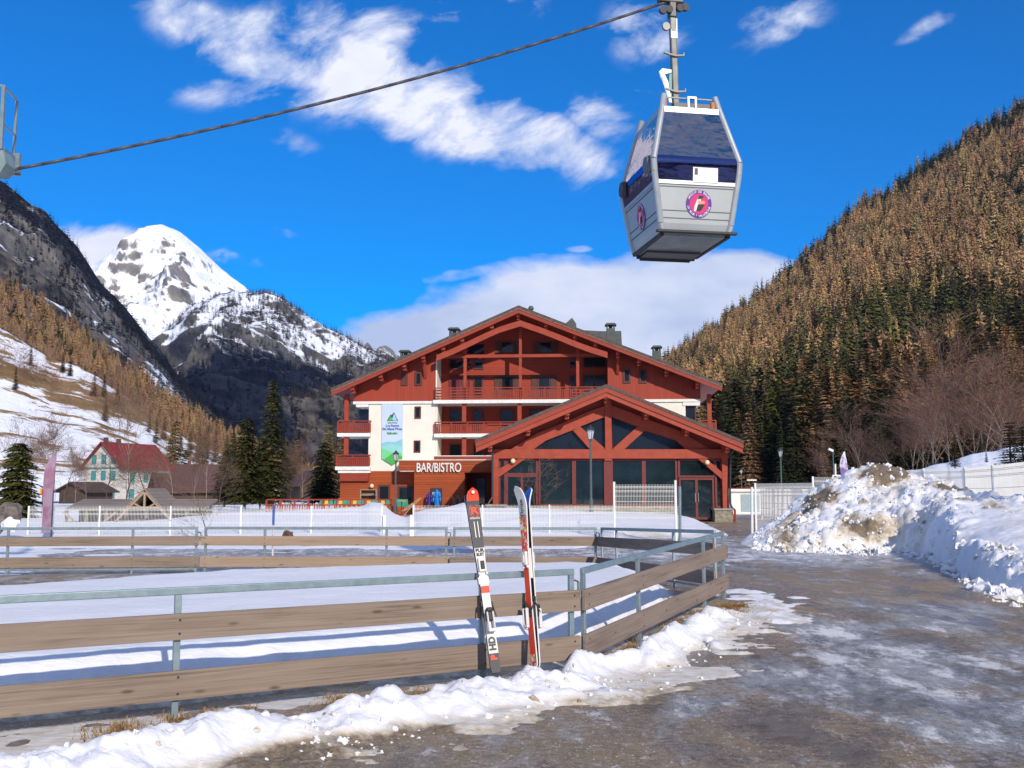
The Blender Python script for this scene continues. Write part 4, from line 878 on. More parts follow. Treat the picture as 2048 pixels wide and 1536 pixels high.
# ------------------------------------------------------------------ white wire fences
m_wire = pm('white_coated_wire', (.74, .74, .71), .45, (.66, .66, .63))
def wire_panel(root, L, z0, H, step=.05, r=.0045, rails=(.06, .30, .5, .80, .94)):
    b = MB()
    for i in range(int(L / step)):
        x = (i + .5) * step; b.box(x - r, x + r, -r, r, z0, z0 + H + .03)
    for f in rails: 
        z = z0 + H * f; b.box(0, L, -r * 2.4, -r * 1.05, z - r * 1.3, z + r * 1.3); b.box(0, L, -r * 2.4, -r * 1.05, z - r * 1.3 - .04, z + r * 1.3 - .04) if f > .7 else None
    return b.build('mesh_panel', m_wire, root)
def wire_fence(pts, H, z0s, label, group=None, name='wire_fence', r=.0045, step=.05, pw=.03):
    A_ = Vector((*pts[0], z0s[0])); root = empty(name, A_, 0, label, 'fence', group)
    for i, (p, z) in enumerate(zip(pts, z0s)):
        q = Vector((*p, z)) - A_; MB().box(q.x - pw, q.x + pw, q.y - pw, q.y + pw, q.z - .3, q.z + H + .05).build('post', m_wpaint, root, bevel=.006)
        if i < len(pts) - 1:
            n = Vector((*pts[i + 1], z0s[i + 1])); d = n - Vector((*p, z)); o = wire_panel(root, d.length, 0, H, step, r)
            o.location = q; o.rotation_euler = (0, -math.atan2(d.z, math.hypot(d.x, d.y)), math.atan2(d.y, d.x))
    return root
YF = 36.4
def fx(px, Y): return at(px, 1040, Y).x
wire_fence([(fx(p, YF), YF) for p in (57, 199, 341, 482, 623, 764)], 1.08, [0] * 6, 'white wire mesh fence across the snow, left of the gap')
for p, h in ((769, 1.0), (823, 1.0)): tag(MB().box(fx(p, 36.3) - .055, fx(p, 36.3) + .055, 36.25, 36.35, -.2, .82).build('gate_post', m_wpaint, bevel=.01), 'short thick white post at the %s side of the gap in the wire fence' % ('left' if p < 800 else 'right'), 'post', 'gate posts at the gap')
wire_fence([(fx(p, YF), YF) for p in (827, 965, 1099, 1229)], 1.12, [0] * 4, 'white wire mesh fence across the snow between the gap and the taller panel')
r = empty('tall_wire_panel', (fx(1229, 34), 34, 0), 0, 'taller white wire gate panel standing before the glazed entrance hall', 'gate'); L = fx(1352, 34) - fx(1229, 34)
for x in (0, L): MB().box(x - .035, x + .035, -.035, .035, -.2, 2.0 if x else 1.95).build('post', m_wpaint, r, bevel=.006)
o = wire_panel(r, L, .72, 1.12, rails=(.05, .2, .36, .52, .68, .84, .96)); b = MB().tube((L + .12, .0, -.1), (L + .14, 0, 1.8), .05, n=8); b.build('support_post', m_galv, r)
# fences to the right of the hall
r = wire_fence([(fx(1512, 38), 38), (fx(1628, 41), 41)], 1.85, [.05, .1], 'white wire fence left of the snow heap, beside the open gateway', pw=.035)
MB().tube((-.16, -.02, -.1), (-.13, -.02, 1.75), .05, n=8).build('gate_post', m_wpaint, r); MB().box(-.3, .05, -.03, .01, 1.98, 2.03).build('top_cross', m_wpaint, r)
wire_fence([(fx(1628, 42), 42), (fx(1685, 43), 43), (fx(1745, 44), 44)], 2.05, [.15, .15, .15], 'taller stretch of white wire fence running behind the top of the snow heap', pw=.035)
wire_fence([(fx(1524, 62), 62), (fx(1550, 60), 60), (fx(1577, 58), 58), (fx(1606, 56), 56), (fx(1637, 54), 54), (fx(1668, 52), 52)], 1.55, [.2] * 6, 'distant curving white wire fence beyond the street lamp', r=.012, step=.09)
r = wire_fence([(fx(1800, 36), 38), (at(1885, 990, 34).x, 35.5), (at(1932, 990, 33).x, 33), (at(1988, 990, 30).x, 30), (at(2090, 990, 26).x, 26)], 1.25, [1.05, 1.12, 1.10, 1.10, 1.15], 'white wire fence along the snow bank at the right edge', pw=.04, r=.006)

# ------------------------------------------------------------------ street lamps
m_lampg = pm('lamp_glass', (.55, .58, .62), .25, (.45, .48, .52)); m_pole = pm('grey_green_pole', (.075, .095, .10), .5); m_polet = pm('teal_pole', (.05, .13, .13), .5)
def street_lamp(px, py_base, py_top, Y, label, mat):
    p = at(px, py_base, Y); zt = at(px, py_top, Y).z; H = zt - p.z
    r = empty('street_lamp', (p.x, Y, p.z), .3, label, 'street lamp', 'lantern street lamps'); k = H / 4.6
    MB().lathe([(.10, -.4), (.10, .9), (.075, .95), (.06, 1.0), (.05, H - .95 * k), (.045, H - .75 * k)], n=12).build('pole', mat, r, smooth=False)
    q = MB(); n = 4; z0, z1 = H - .72 * k, H - .28 * k
    q.lathe([(.10 * k, z0), (.19 * k, z1)], n=4); q.build('lantern_glass', m_lampg, r)
    q = MB()
    for i in range(4):
        t = i * math.pi / 2; q.bar((.105 * k * math.cos(t), .105 * k * math.sin(t), z0), (.198 * k * math.cos(t), .198 * k * math.sin(t), z1), .018 * k)
    q.lathe([(.11 * k, z0 - .03), (.11 * k, z0)], n=4); q.build('lantern_frame', m_dark, r)
    MB().lathe([(.05 * k, z0 - .16 * k), (.09 * k, z0 - .04)], n=10).build('collar', mat, r)
    MB().lathe([(.235 * k, z1), (.225 * k, z1 + .03), (.12 * k, z1 + .14 * k), (.07 * k, z1 + .16 * k), (.07 * k, z1 + .21 * k), (.02, z1 + .24 * k), (.02, z1 + .28 * k)], n=8).build('lantern_cap', m_dark, r)
    return r
street_lamp(1182.5, 1038, 849, 49, 'large street lamp standing before the glazed entrance hall', m_pole)
street_lamp(790.5, 1034, 900, 66, 'street lamp standing before the BAR/BISTRO end of the hotel', m_pole)
street_lamp(1564, 1018, 894, 74, 'street lamp with teal pole between hotel and snow heap', m_polet)
street_lamp(1484, 1005, 936, 130, 'small distant street lamp just right of the entrance hall', m_pole)
p = at(1668, 975, 60); r = empty('floodlight_mast', (p.x, 60, 0), 0, 'slim teal mast with a white floodlight head above the snow heap', 'mast'); zt = at(1668, 902, 60).z
MB().tube((0, 0, 0), (0, 0, zt), .05, .04, 8).build('pole', m_polet, r); b = MB(); b.bar((0, 0, zt), (-.28, -.05, zt + .12), .16, .12); b.build('lamp_head', m_wpaint, r)
MB().tube((.14, .1, 0), (.14, .1, zt - .75), .06, n=8).build('tall_post', m_wpaint, r)
p = at(1674, 958, 50); r = empty('speed_sign', (p.x, 50, 0), 0, 'small white sign reading 30 above the snow heap', 'sign'); z = p.z
MB().box(-.22, .22, -.02, .02, z - .2, z + .2).build('sign_board', m_wpaint, r); MB().tube((0, .05, 0), (0, .05, z + .15), .03, n=8).build('pole', m_galv, r)
text_obj('number', '30', m_bolt, r, size=.36, depth=.004, bold=.01, M=Matrix.Translation((0, -.026, z)) @ FACE)

# feather flags
def feather(px, pyb, pyt, Y, label, col, col2, w, lean, base=0.0):
    p = at(px, pyb, Y); H = at(px, pyt, Y).z - base; r = empty('feather_flag', (p.x, Y, base), 0, label, 'flag')
    MB().pipe([(0, 0, -.2), (lean * .1, 0, H * .6), (lean, 0, H)], [.03, .022, .008], 8).build('pole', m_dark, r)
    V, Fc = [], []; n = 14
    for i in range(n + 1):
        f = i / n; z = H * (.10 + .88 * f); xr = lean * (.1 * f if f < .6 else .06 + (f - .6) * 2.35); ww = w * (1 - .18 * f) * min(1, (1 - f) * 5 + .05) ** .6
        V += [(xr + .01, .02 * math.sin(f * 7), z), (xr - ww, .07 * math.sin(f * 5 + 1), z - .1 * w)]
    for i in range(n): Fc.append((2 * i, 2 * i + 1, 2 * i + 3, 2 * i + 2))
    m = pm('flag_cloth', col, .7, col2, 1.3, (1, 1, .8), thr=(.45, .55)); o = meshobj('cloth', V, Fc, m, r); s = o.modifiers.new('thick', 'SOLIDIFY'); s.thickness = .01
feather(103, 1060, 901, 34, 'tall pink and mauve feather flag at the left beside the round bush', (.26, .12, .19), (.31, .21, .30), .36, .04)
feather(1699, 965, 899, 50, 'small white and purple feather flag above the snow heap', (.62, .62, .72), (.16, .09, .26), .45, -.18)

# blue and red piste pole, boulders
r = empty('piste_pole', at(545, 1118, 26), 0, 'thin blue and red marker pole standing in the snow', 'marker pole'); r.location.z = 0
zt = at(545, 1010, 26).z; zm = at(545, 1050, 26).z
MB().tube((0, 0, zm), (0, 0, zt), .03, n=8).build('blue_section', pm('blue_paint', (.02, .12, .45), .5), r)
MB().tube((0, 0, -.05), (0, 0, zm), .024, n=8).build('lower_section', pm('worn_red_paint', (.35, .10, .08), .6, (.6, .58, .6), 2.2, thr=(.48, .52)), r)
def boulder(name, c, s, seed, mat, label, group=None, parent=None):
    import mathutils
    bm_v = []; Fc = []; n, k = 14, 9
    for i in range(k + 1):
        ph = math.pi * i / k
        for j in range(n):
            t = 2 * math.pi * j / n; v = Vector((math.sin(ph) * math.cos(t), math.sin(ph) * math.sin(t), math.cos(ph)))
            q = mathutils.noise.noise(v * 1.3 + Vector((seed * 3.1, 0, 0))) * .55 + mathutils.noise.noise(v * 3.2 + Vector((0, seed, 0))) * .22
            v = v * (1 + q); bm_v.append((v.x * s[0], v.y * s[1], v.z * s[2]))
    for i in range(k):
        for j in range(n): Fc.append((i * n + j, (i + 1) * n + j, (i + 1) * n + (j + 1) % n, i * n + (j + 1) % n))
    o = meshobj(name, bm_v, Fc, mat, parent, smooth=False); o.location = c
    if label: tag(o, label, 'rock', group)
    return o
m_rock = pm('brown_rock', (.17, .085, .055), .9, (.07, .04, .03), 5, bump=.6); m_rockg = pm('grey_rock', (.20, .17, .15), .9, (.08, .065, .06), 5, bump=.6)
c = at(561, 1077, 30.5); boulder('boulder', (c.x, 30.5, .17), (.20, .2, .10), 1, m_rock, 'flat brown boulder left of the pair by the marker pole', 'brown boulders in the snow')
c = at(577, 1069, 30.8); boulder('boulder', (c.x, 30.8, .25), (.17, .18, .22), 2, m_rock, 'pointed brown boulder beside the blue marker pole', 'brown boulders in the snow')
c = at(623, 1077, 30.4); boulder('boulder', (c.x, 30.4, .16), (.28, .2, .12), 3, m_rock, 'wide flat boulder right of the pointed one, capped with earth', 'brown boulders in the snow')
for i, (px, py, Y, s, lb) in enumerate([(14, 1030, 33, .40, 'upright grey boulder streaked with snow at the left edge'), (22, 1050, 32, .24, 'snow-covered lump of rock in front of the boulders at the left edge'), (-8, 1045, 32.4, .30, 'brown boulder cut by the left edge of the photo')]):
    c = at(px, py, Y); boulder('boulder', (c.x, Y, max(c.z, .1)), (s, s, s * 1.0), 8 + i, m_rockg if i != 1 else m_snow, lb, 'boulders at the left edge')

# ------------------------------------------------------------------ skis
def ski_root(p0, p1, face, name, label):
    p0, p1 = Vector(p0), Vector(p1); z = (p1 - p0).normalized(); f = Vector(face); y = (-(f - z * f.dot(z))).normalized(); x = y.cross(z).normalized()
    e = empty(name, (0, 0, 0), 0, label, 'skis'); M = Matrix((x, y, z)).transposed().to_4x4(); M.translation = p0; e.matrix_world = M
    return e, (p1 - p0).length
def ski_shape(L, wt=.041, ww=.035, ws=.054, tipc=.07, off=0.0, th=.011, zones=None, flip=1, mats=None, parent=None):
    n = 60; V, Fc, mi = [], [], []
    for i in range(n + 1):
        s = i / n; z = s * L
        w = wt + (ww - wt) * sst(0, .42, s) + (ws - ww) * sst(.45, .90, s)
        if s > .93: w = ws * math.sqrt(max(0, 1 - ((s - .93) / .0701) ** 3.2))
        if s < .02: w = wt * (.75 + .25 * s / .02)
        c = off + flip * (-.0) ; bend = flip * (.010 * math.sin(math.pi * s) + tipc * float(max(0, (s - .87) / .13)) ** 2)
        y0 = off + bend
        V += [(-w, y0, z), (w, y0, z), (w, y0 + flip * th, z), (-w, y0 + flip * th, z)]
    for i in range(n):
        s = (i + .5) / n; k = 0
        for q, (lim, m_) in enumerate(zones):
            if s < lim: k = m_; break
        a = 4 * i; b = a + 4
        for q, (j0, j1) in enumerate(((0, 1), (1, 2), (2, 3), (3, 0))):
            Fc.append((a + j0, a + j1, b + j1, b + j0)); mi.append(k if q == 0 else (len(mats) - 1 if q in (1, 3) else len(mats) - 2))
    Fc.append((0, 3, 2, 1)); mi.append(0)
    return V, Fc, mi
m_k_or = pm('ski_orange_red', (.80, .07, .02), .6, (.72, .05, .015)); m_k_gr = pm('ski_charcoal', (.055, .055, .06), .6); m_k_wh = pm('ski_white', (.72, .71, .68), .6)
m_k_bl = pm('ski_black', (.015, .015, .018), .6); m_k_edge = pm('ski_edge', (.55, .56, .58), .3, metal=.6); m_k_blue = pm('ski_blue', (.03, .12, .55), .35)
m_k_mul = bpy.data.materials.new('ski_confetti'); m_k_mul.use_nodes = True; nt = m_k_mul.node_tree
vo = nd(nt, 'ShaderNodeTexVoronoi'); tc = nd(nt, 'ShaderNodeTexCoord'); nt.links.new(vmap(nt, tc.outputs['Object'], scale=(1, .01, 1)), vo.inputs['Vector']); vo.inputs['Scale'].default_value = 38
sp = nd(nt, 'ShaderNodeSeparateColor'); nt.links.new(vo.outputs['Color'], sp.inputs[0])
cr = ramp(nt, sp.outputs[0], [(0, (.75, .05, .02)), (.3, (.75, .45, .03)), (.45, (.70, .70, .68)), (.62, (.6, .05, .2)), (.72, (.1, .3, .45)), (.8, (.8, .12, .03))])
nt.nodes[-1].color_ramp.interpolation = 'CONSTANT'; nt.links.new(cr, nt.nodes['Principled BSDF'].inputs['Base Color'])

def binding(parent, zc, side, mats, kind, s=1.0):
    """kind toe/heel, built on the top sheet; side = outward direction (-1 = towards -y)"""
    a, b_ = mats; o = MB(); d = side
    def bx(mb, x0, x1, h0, h1, z0, z1): mb.box(x0 * s, x1 * s, d * h0, d * h1, zc + z0, zc + z1)
    if kind == 'toe':
        bx(o, -.036, .036, .0, .016, -.13, .13); q = o.build('binding_toe', b_, parent, bevel=.004)
        o = MB(); bx(o, -.033, .033, .016, .052, -.02, .10); bx(o, -.043, -.020, .02, .046, -.045, -.02); bx(o, .020, .043, .02, .046, -.045, -.02); o.build('toe_wing', a, q, bevel=.008)
        o = MB(); bx(o, -.017, .017, .052, .062, .0, .07); o.build('toe_cap', b_, q, bevel=.004)
        o = MB(); bx(o, -.045, .045, .016, .022, -.12, -.06); o.build('brake_pad', a, q)
    else:
        bx(o, -.036, .036, .0, .016, -.14, .12); q = o.build('binding_heel', b_, parent, bevel=.004)
        o = MB(); bx(o, -.03, .03, .016, .062, -.05, .03); bx(o, -.024, .024, .045, .078, .02, .055); o.build('heel_piece', b_, q, bevel=.008)
        o = MB(); bx(o, -.031, -.017, .055, .085, -.12, .02); bx(o, .017, .031, .055, .085, -.12, .02); bx(o, -.031, .031, .055, .085, -.145, -.118); o.build('heel_lever', a, q, bevel=.006)
        o = MB(); o.tube((-.052 * s, d * .01, zc + .10), (-.056 * s, -d * .05, zc - .02), .0045, n=6); o.tube((.052 * s, d * .01, zc + .10), (.056 * s, -d * .05, zc - .02), .0045, n=6); bx(o, -.05, .05, .01, .018, .075, .115); o.build('ski_brake', m_k_bl, q)
    return q
# left pair
e, L = ski_root(at(992, 1346, 8.50), at(941, 981, 8.93), (.30, -1, .05), 'ski_pair', 'pair of skis with orange-red tips and charcoal and white tops, left of the two pairs')
mats = [m_k_gr, m_k_wh, m_k_or, m_k_bl, m_k_bl, m_k_edge]
for side in (-1, 1):
    zones = [(.10, 0), (.665, 1), (.935, 0), (1.1, 2)]
    V, Fc, mi = ski_shape(L, off=side * .004, flip=side, zones=zones, mats=mats)
    if side < 0: mi = [k for k in mi]
    # the top sheet is the face away from the other ski
    if True:
        # faces q==2 (outer) get the zone colour; inner face is the black base
        for i in range(60):
            z_ = mi[4 * i]; mi[4 * i + 2] = z_; mi[4 * i] = 4
    o = meshobj('ski', V, Fc, mats, e, mi=mi); 
    if side < 0: front = o
    top = side * .018
    binding(o, L * .545, side, (m_k_wh, m_k_bl), 'toe'); binding(o, L * .30, side, (m_k_wh, m_k_bl), 'heel')
    MB().box(-.034, .034, side * .0155, side * .0355, L * .42, L * .455).build('binding_plate', m_k_or, o)
def ski_text(body, s, size, mat, sx=1.0, rot=0.0, dx=0.0, bold=.002, y=None):
    yb = -(.004 + .011 + .010 * math.sin(math.pi * s) + .07 * max(0, (s - .87) / .13) ** 2) - .0022
    return text_obj('print', body, mat, front, size=size, sx=sx, depth=.0006, bold=bold, M=Matrix.Translation((dx, yb if y is None else y, s * L)) @ FACE @ Matrix.Rotation(rot, 4, 'Z'))
ski_text('R', .877, .088, m_k_or, 1.25, 0, .002, .003)
q = MB()
for i in range(28):
    a0, a1 = 2 * math.pi * i / 28, 2 * math.pi * (i + 1) / 28; q.bar((.043 * math.cos(a0), -.0240, L * .877 + .058 * math.sin(a0)), (.043 * math.cos(a1), -.0240, L * .877 + .058 * math.sin(a1)), .0055, .0014, up=(0, 1, 0))
q.build('ring_print', m_k_or, front)
ski_text('ROSSIGNOL', .835, .021, m_k_wh, .78, 0, 0, .0006)
q = MB()
for x in (-.015, .015): q.prism([(x - .004, L * .725), (x + .004, L * .725), (x + .004, L * .815), (x - .004, L * .815)], -.0275, -.0255)
q.build('stripe_print', m_k_wh, front)
ski_text('PUR', .652, .040, m_k_bl, 1.0, 0, 0, .002); ski_text('SUIT', .629, .036, m_k_bl, .9, 0, 0, .002)
ski_text('HD', .150, .075, m_k_gr, 1.0, math.pi / 2, 0, .004); ski_text('P', .078, .07, m_k_or, 1.1, math.pi / 2, 0, .004)
q = MB(); q.tube((0, -.080, L * .975), (0, -.060, L * .975), .014, n=16); q.build('tip_disc', m_k_wh, front)
# right pair, seen nearly edge-on
e2, L2 = ski_root(at(1072, 1334, 8.75), at(1046, 974, 9.13), (-.80, -.60, 0), 'ski_pair', 'pair of red skis with white tips and white bindings, right of the two pairs')
mats2 = [m_k_or, m_k_mul, m_k_wh, m_k_bl, m_k_bl, m_k_edge, m_k_blue]
mats2 = [m_k_or, m_k_mul, m_k_wh, m_k_blue, m_k_bl, m_k_wh]
for side in (-1, 1):
    zones = [(.06, 1), (.62, 0), (.835, 1), (1.1, 2 if side < 0 else 3)]
    V, Fc, mi = ski_shape(L2, off=side * .006, flip=side, zones=zones, mats=mats2, th=.013)
    for i in range(60):
        z_ = mi[4 * i]; mi[4 * i + 2] = z_; mi[4 * i] = 4 if (side < 0 or i < 52) else 3
    o = meshobj('ski', V, Fc, mats2, e2, mi=mi)
    binding(o, L2 * .56, side, (m_k_wh, m_k_wh), 'toe', .9); binding(o, L2 * .30, side, (m_k_wh, m_k_bl), 'heel', .9)
    if side < 0:
        text_obj('print', 'Dynastar', m_k_bl, o, size=.055, sx=1.0, depth=.0006, bold=.001, shear=.2, M=Matrix.Translation((0, -.0335, L2 * .89)) @ FACE @ Matrix.Rotation(math.pi / 2, 4, 'Z'))

# ------------------------------------------------------------------ gondola, cable, catwalk
m_cab = pm('cabin_silver', (.36, .39, .40), .4, (.32, .35, .36), 1.5, metal=.25); m_cabf = pm('cabin_frame', (.44, .47, .48), .3, metal=.35); m_rub = pm('black_rubber', (.02, .02, .022), .6)
m_steel = pm('hanger_steel', (.20, .205, .20), .5, (.12, .125, .12), 4, metal=.3); m_under = pm('cabin_underside', (.22, .26, .29), .5, (.14, .17, .19), 2.5)
m_cg = bpy.data.materials.new('tinted_glazing'); m_cg.use_nodes = True; nt = m_cg.node_tree; nt.nodes.clear()
tr = nd(nt, 'ShaderNodeBsdfTransparent'); tr.inputs[0].default_value = (.30, .17, .11, 1); gl = nd(nt, 'ShaderNodeBsdfGlossy', i_Roughness=.05); gl.inputs[0].default_value = (.95, .72, .62, 1)  # warm tint offsets the blue, imitating snow reflected in the pane
lw = nd(nt, 'ShaderNodeLayerWeight', i_Blend=.25); tc = nd(nt, 'ShaderNodeTexCoord'); bn = nd(nt, 'ShaderNodeBump', i_Strength=.18, i_Distance=.10)
nt.links.new(noise(nt, vmap(nt, tc.outputs['Object'], scale=(1, 1, 2.2)), 1.2, 3, .5), bn.inputs['Height']); nt.links.new(bn.outputs[0], gl.inputs['Normal'])
mxs = nd(nt, 'ShaderNodeMixShader'); nt.links.new(mth(nt, 'ADD', mth(nt, 'MULTIPLY', lw.outputs['Fresnel'], .9), .50, clamp=True), mxs.inputs[0]); nt.links.new(tr.outputs[0], mxs.inputs[1]); nt.links.new(gl.outputs[0], mxs.inputs[2])
ou = nd(nt, 'ShaderNodeOutputMaterial'); nt.links.new(mxs.outputs[0], ou.inputs[0])
GO = Vector((2.96, 17.75, 5.96)); GA = math.radians(10)
go = empty('gondola', GO, GA, 'silver cable-car gondola with tinted windows hanging overhead from the cable', 'gondola'); go.scale = (1, 1, 1.05)
LV = [(0.0, .59, .80), (.14, .63, .84), (.95, .755, .94), (1.15, .77, .95), (2.12, .52, .70)]
def lv(z):
    zs = [l[0] for l in LV]; return float(np.interp(z, zs, [l[1] for l in LV])), float(np.interp(z, zs, [l[2] for l in LV]))
def shell(z0s, ins=0.0):
    b = MB(); V = []
    for z in z0s:
        hx, hy = lv(z); hx -= ins; hy -= ins; V += [(-hx, -hy, z), (hx, -hy, z), (hx, hy, z), (-hx, hy, z)]
    Fc = []
    for k in range(len(z0s) - 1):
        for i in range(4): Fc.append((4 * k + i, 4 * k + (i + 1) % 4, 4 * k + 4 + (i + 1) % 4, 4 * k + 4 + i))
    b.add(V, Fc); return b
b = shell([.0, .14, .78]); b.add([(-.57, -.78, .02), (.57, -.78, .02), (.57, .78, .02), (-.57, .78, .02)], [(0, 1, 2, 3)]); o = b.build('lower_shell', m_cab, go)
o.modifiers.new('thick', 'SOLIDIFY').thickness = .03
b = MB()
for z in (.22, .34, .72):
    hx, hy = lv(z)
    for s_ in (-1, 1): b.box(-hx + .05, hx - .05, s_ * (hy + .004) - .004, s_ * (hy + .004) + .004, z - .006, z + .006); b.box(s_ * (hx + .004) - .004, s_ * (hx + .004) + .004, -hy + .05, hy - .05, z - .006, z + .006)
b.build('panel_groove', m_dark, o)
m_cl = m_cg.copy(); m_cl.name = 'navy_glazing'  # lower pane tinted navy to stand for the seat inside and reflections
for n_ in m_cl.node_tree.nodes:
    if n_.type == 'BSDF_TRANSPARENT': n_.inputs[0].default_value = (.045, .045, .20, 1)
    if n_.type == 'BUMP': n_.inputs['Strength'].default_value = .08
    if n_.type == 'BSDF_GLOSSY': n_.inputs[0].default_value = (.22, .22, .42, 1)
for s_, ax in ((-1, 1), (1, 1), (-1, 0), (1, 0)):
    for zs_, mt_ in (((.80, 1.06, 1.15, 1.22), m_cl), ((1.22, 2.02), m_cg)):
        V = []
        for z in zs_:
            hx, hy = lv(z); bulge = .015
            V += [(-hx + .05, s_ * (hy + bulge), z), (hx - .05, s_ * (hy + bulge), z)] if ax else [(s_ * (hx + bulge), -hy + .05, z), (s_ * (hx + bulge), hy - .05, z)]
        meshobj('window', V, [(2 * i, 2 * i + 1, 2 * i + 3, 2 * i + 2) for i in range(len(zs_) - 1)], mt_, go, smooth=True)
b = MB()
for sx in (-1, 1):
    for sy in (-1, 1):
        p = []
        for z in (.0, .14, .6, .95, 1.15, 1.6, 2.12, 2.34):
            hx, hy = lv(z) if z < 2.2 else (.47, .65); p.append((sx * (hx - .01), sy * (hy - .01), z))
        b = MB(); b.pipe(p, .055, 12); b.build('corner_post', m_cabf, go, smooth=False)
b = MB()
hx, hy = lv(2.06)
for s_ in (-1, 1): b.bar((-hx, s_ * hy, 2.06), (hx, s_ * hy, 2.06), .05, .12); b.bar((s_ * hx, -hy, 2.06), (s_ * hx, hy, 2.06), .05, .12)
b.build('top_rail', m_cabf, go, bevel=.01)
MB().box(-.50, .50, -.68, .68, 2.09, 2.13).build('roof', m_cab, go)
b = MB(); hx, hy = lv(.78)
for s_ in (-1, 1): b.bar((-hx, s_ * hy, .79), (hx, s_ * hy, .79), .04, .06); b.bar((s_ * hx, -hy, .79), (s_ * hx, hy, .79), .04, .06)
b.build('window_sill', m_cabf, go)
b = MB(); b.box(-.54, .54, -.76, .76, -.05, -.001); o = b.build('floor_tray', m_under, go)
b = MB(); b.box(-.70, .72, -.89, -.81, -.02, .025); b.build('front_bumper', m_rub, go, bevel=.01)
b = MB()
for s_ in (-1, 1): b.box(s_ * .59 - .03, s_ * .59 + .03, -.8, .8, -.06, -.01)
b.box(-.55, .55, .74, .80, -.10, -.02); b.box(-.48, .48, .80, .84, -.12, -.05); b.build('floor_frame', m_rub, go)
b = MB(); b.box(-.5, .5, .3, .82, -.09, -.051); b.build('step_plate', m_dark, go)
# interior: bench and far seat seen through the glass
b = MB(); b.box(-.62, .62, .45, .9, .40, .48); b.box(-.55, .55, .72, .79, .48, .95); b.build('bench', pm('purple_bench', (.05, .03, .16), .7), go)
for px_, pz, sy in ((-.77, 1.12, -.70), (-.77, 1.12, .78), (.77, 1.12, -.70), (.77, 1.12, .78)):
    s_ = 1 if px_ > 0 else -1; b = MB(); b.tube((px_ - s_ * .02, sy, pz), (px_ + s_ * .07, sy, pz), .16, .13, 18); b.build('side_bumper', m_k_gr if sy > 0 else m_steel, go)
# ski rack and roof fittings
b = MB(); b.bar((-.50, -.64, 2.30), (.50, -.64, 2.30), .02, .02); b.build('roof_rod', m_steel, go)
b = MB(); b.box(-.30, .35, -.70, -.5, 2.131, 2.20); b.build('roof_box', m_dark, go)
b = MB(); b.box(-.06, -.03, -.72, -.68, 2.13, 2.28); b.box(.07, .10, -.72, -.68, 2.13, 2.28); b.box(-.06, .10, -.72, -.68, 2.28, 2.31); b.build('lifting_eye', m_cabf, go)
for x in (-.46, .42): MB().tube((x, -.64, 2.13), (x, -.64, 2.25), .05, n=12).build('rubber_mount', pm('orange_rubber', (.6, .22, .05), .6), go)
b = MB(); b.box(-.05, .05, -.45, .45, 2.13, 2.22); b.build('roof_beam', m_dark, go)
# hanger arm
hb = Vector((-.02, .0, 2.13)); ht = Vector((-.10, -.10, 4.02))
b = MB(); b.bar(hb, ht, .12, .10); b.build('hanger_arm', m_steel, go, bevel=.02)
m_bright = pm('bright_plate', (.8, .8, .78), .4)
def hp(f, dx=0, dy=0): return hb + (ht - hb) * f + Vector((dx, dy, 0))
b = MB(); b.bar(hp(.64, 0, -.055), hp(.80, 0, -.055), .11, .01, up=(1, 0, 0)) if False else b.box(hp(.7).x - .06, hp(.7).x + .06, hp(.7).y - .062, hp(.7).y - .05, 2.13 + 2.17 * .66, 2.13 + 2.17 * .82); b.build('bright_plate', m_bright, go)
for f in (.60, .27):
    c = hp(f); b = MB(); b.bar((c.x - .20, c.y - .06, c.z + .03), (c.x, c.y - .06, c.z - .02), .05, .025); b.bar((c.x, c.y - .06, c.z - .02), (c.x + .17, c.y - .06, c.z), .05, .025); b.box(c.x + .155, c.x + .175, c.y - .08, c.y - .04, c.z, c.z + .05); b.build('climbing_step', m_steel, go)
c = hp(.45); b = MB(); b.prism([(c.x - .07, c.z - .55), (c.x - .12, c.z - .3), (c.x - .27, c.z - .12), (c.x - .30, c.z - .02), (c.x - .24, c.z + .04), (c.x - .07, c.z + .03), (c.x - .07, c.z - .02), (c.x - .20, c.z - .06), (c.x - .13, c.z - .2), (c.x - .12, c.z - .55)], c.y - .05, c.y - .01); b.build('link_plate', m_bright, go)
b = MB(); b.bar((c.x - .09, c.y, c.z - .5), (c.x - .08, c.y, c.z + .0), .05); b.build('green_damper', pm('green_paint', (.12, .32, .26), .5), go)
c = hp(.93); MB().tube((c.x - .12, c.y - .03, c.z - .12), (c.x - .12, c.y + .03, c.z - .12), .07, n=16).build('guide_disc', m_steel, go)
# grip with wheels
gx_ = ht.x; gy_ = ht.y; gz_ = ht.z
b = MB(); b.box(gx_ - .26, gx_ + .20, gy_ - .08, gy_ + .08, gz_ + .16, gz_ + .34); b.box(gx_ - .07, gx_ + .07, gy_ - .07, gy_ + .07, gz_ - .1, gz_ + .2); b.build('grip_body', m_dark, go, bevel=.02)
for dx in (-.20, -.08, .12, .22): MB().tube((gx_ + dx, gy_ - .12, gz_ + .03 + dx * .2), (gx_ + dx, gy_ - .05, gz_ + .03 + dx * .2), .065, n=14).build('grip_wheel', m_rub, go)
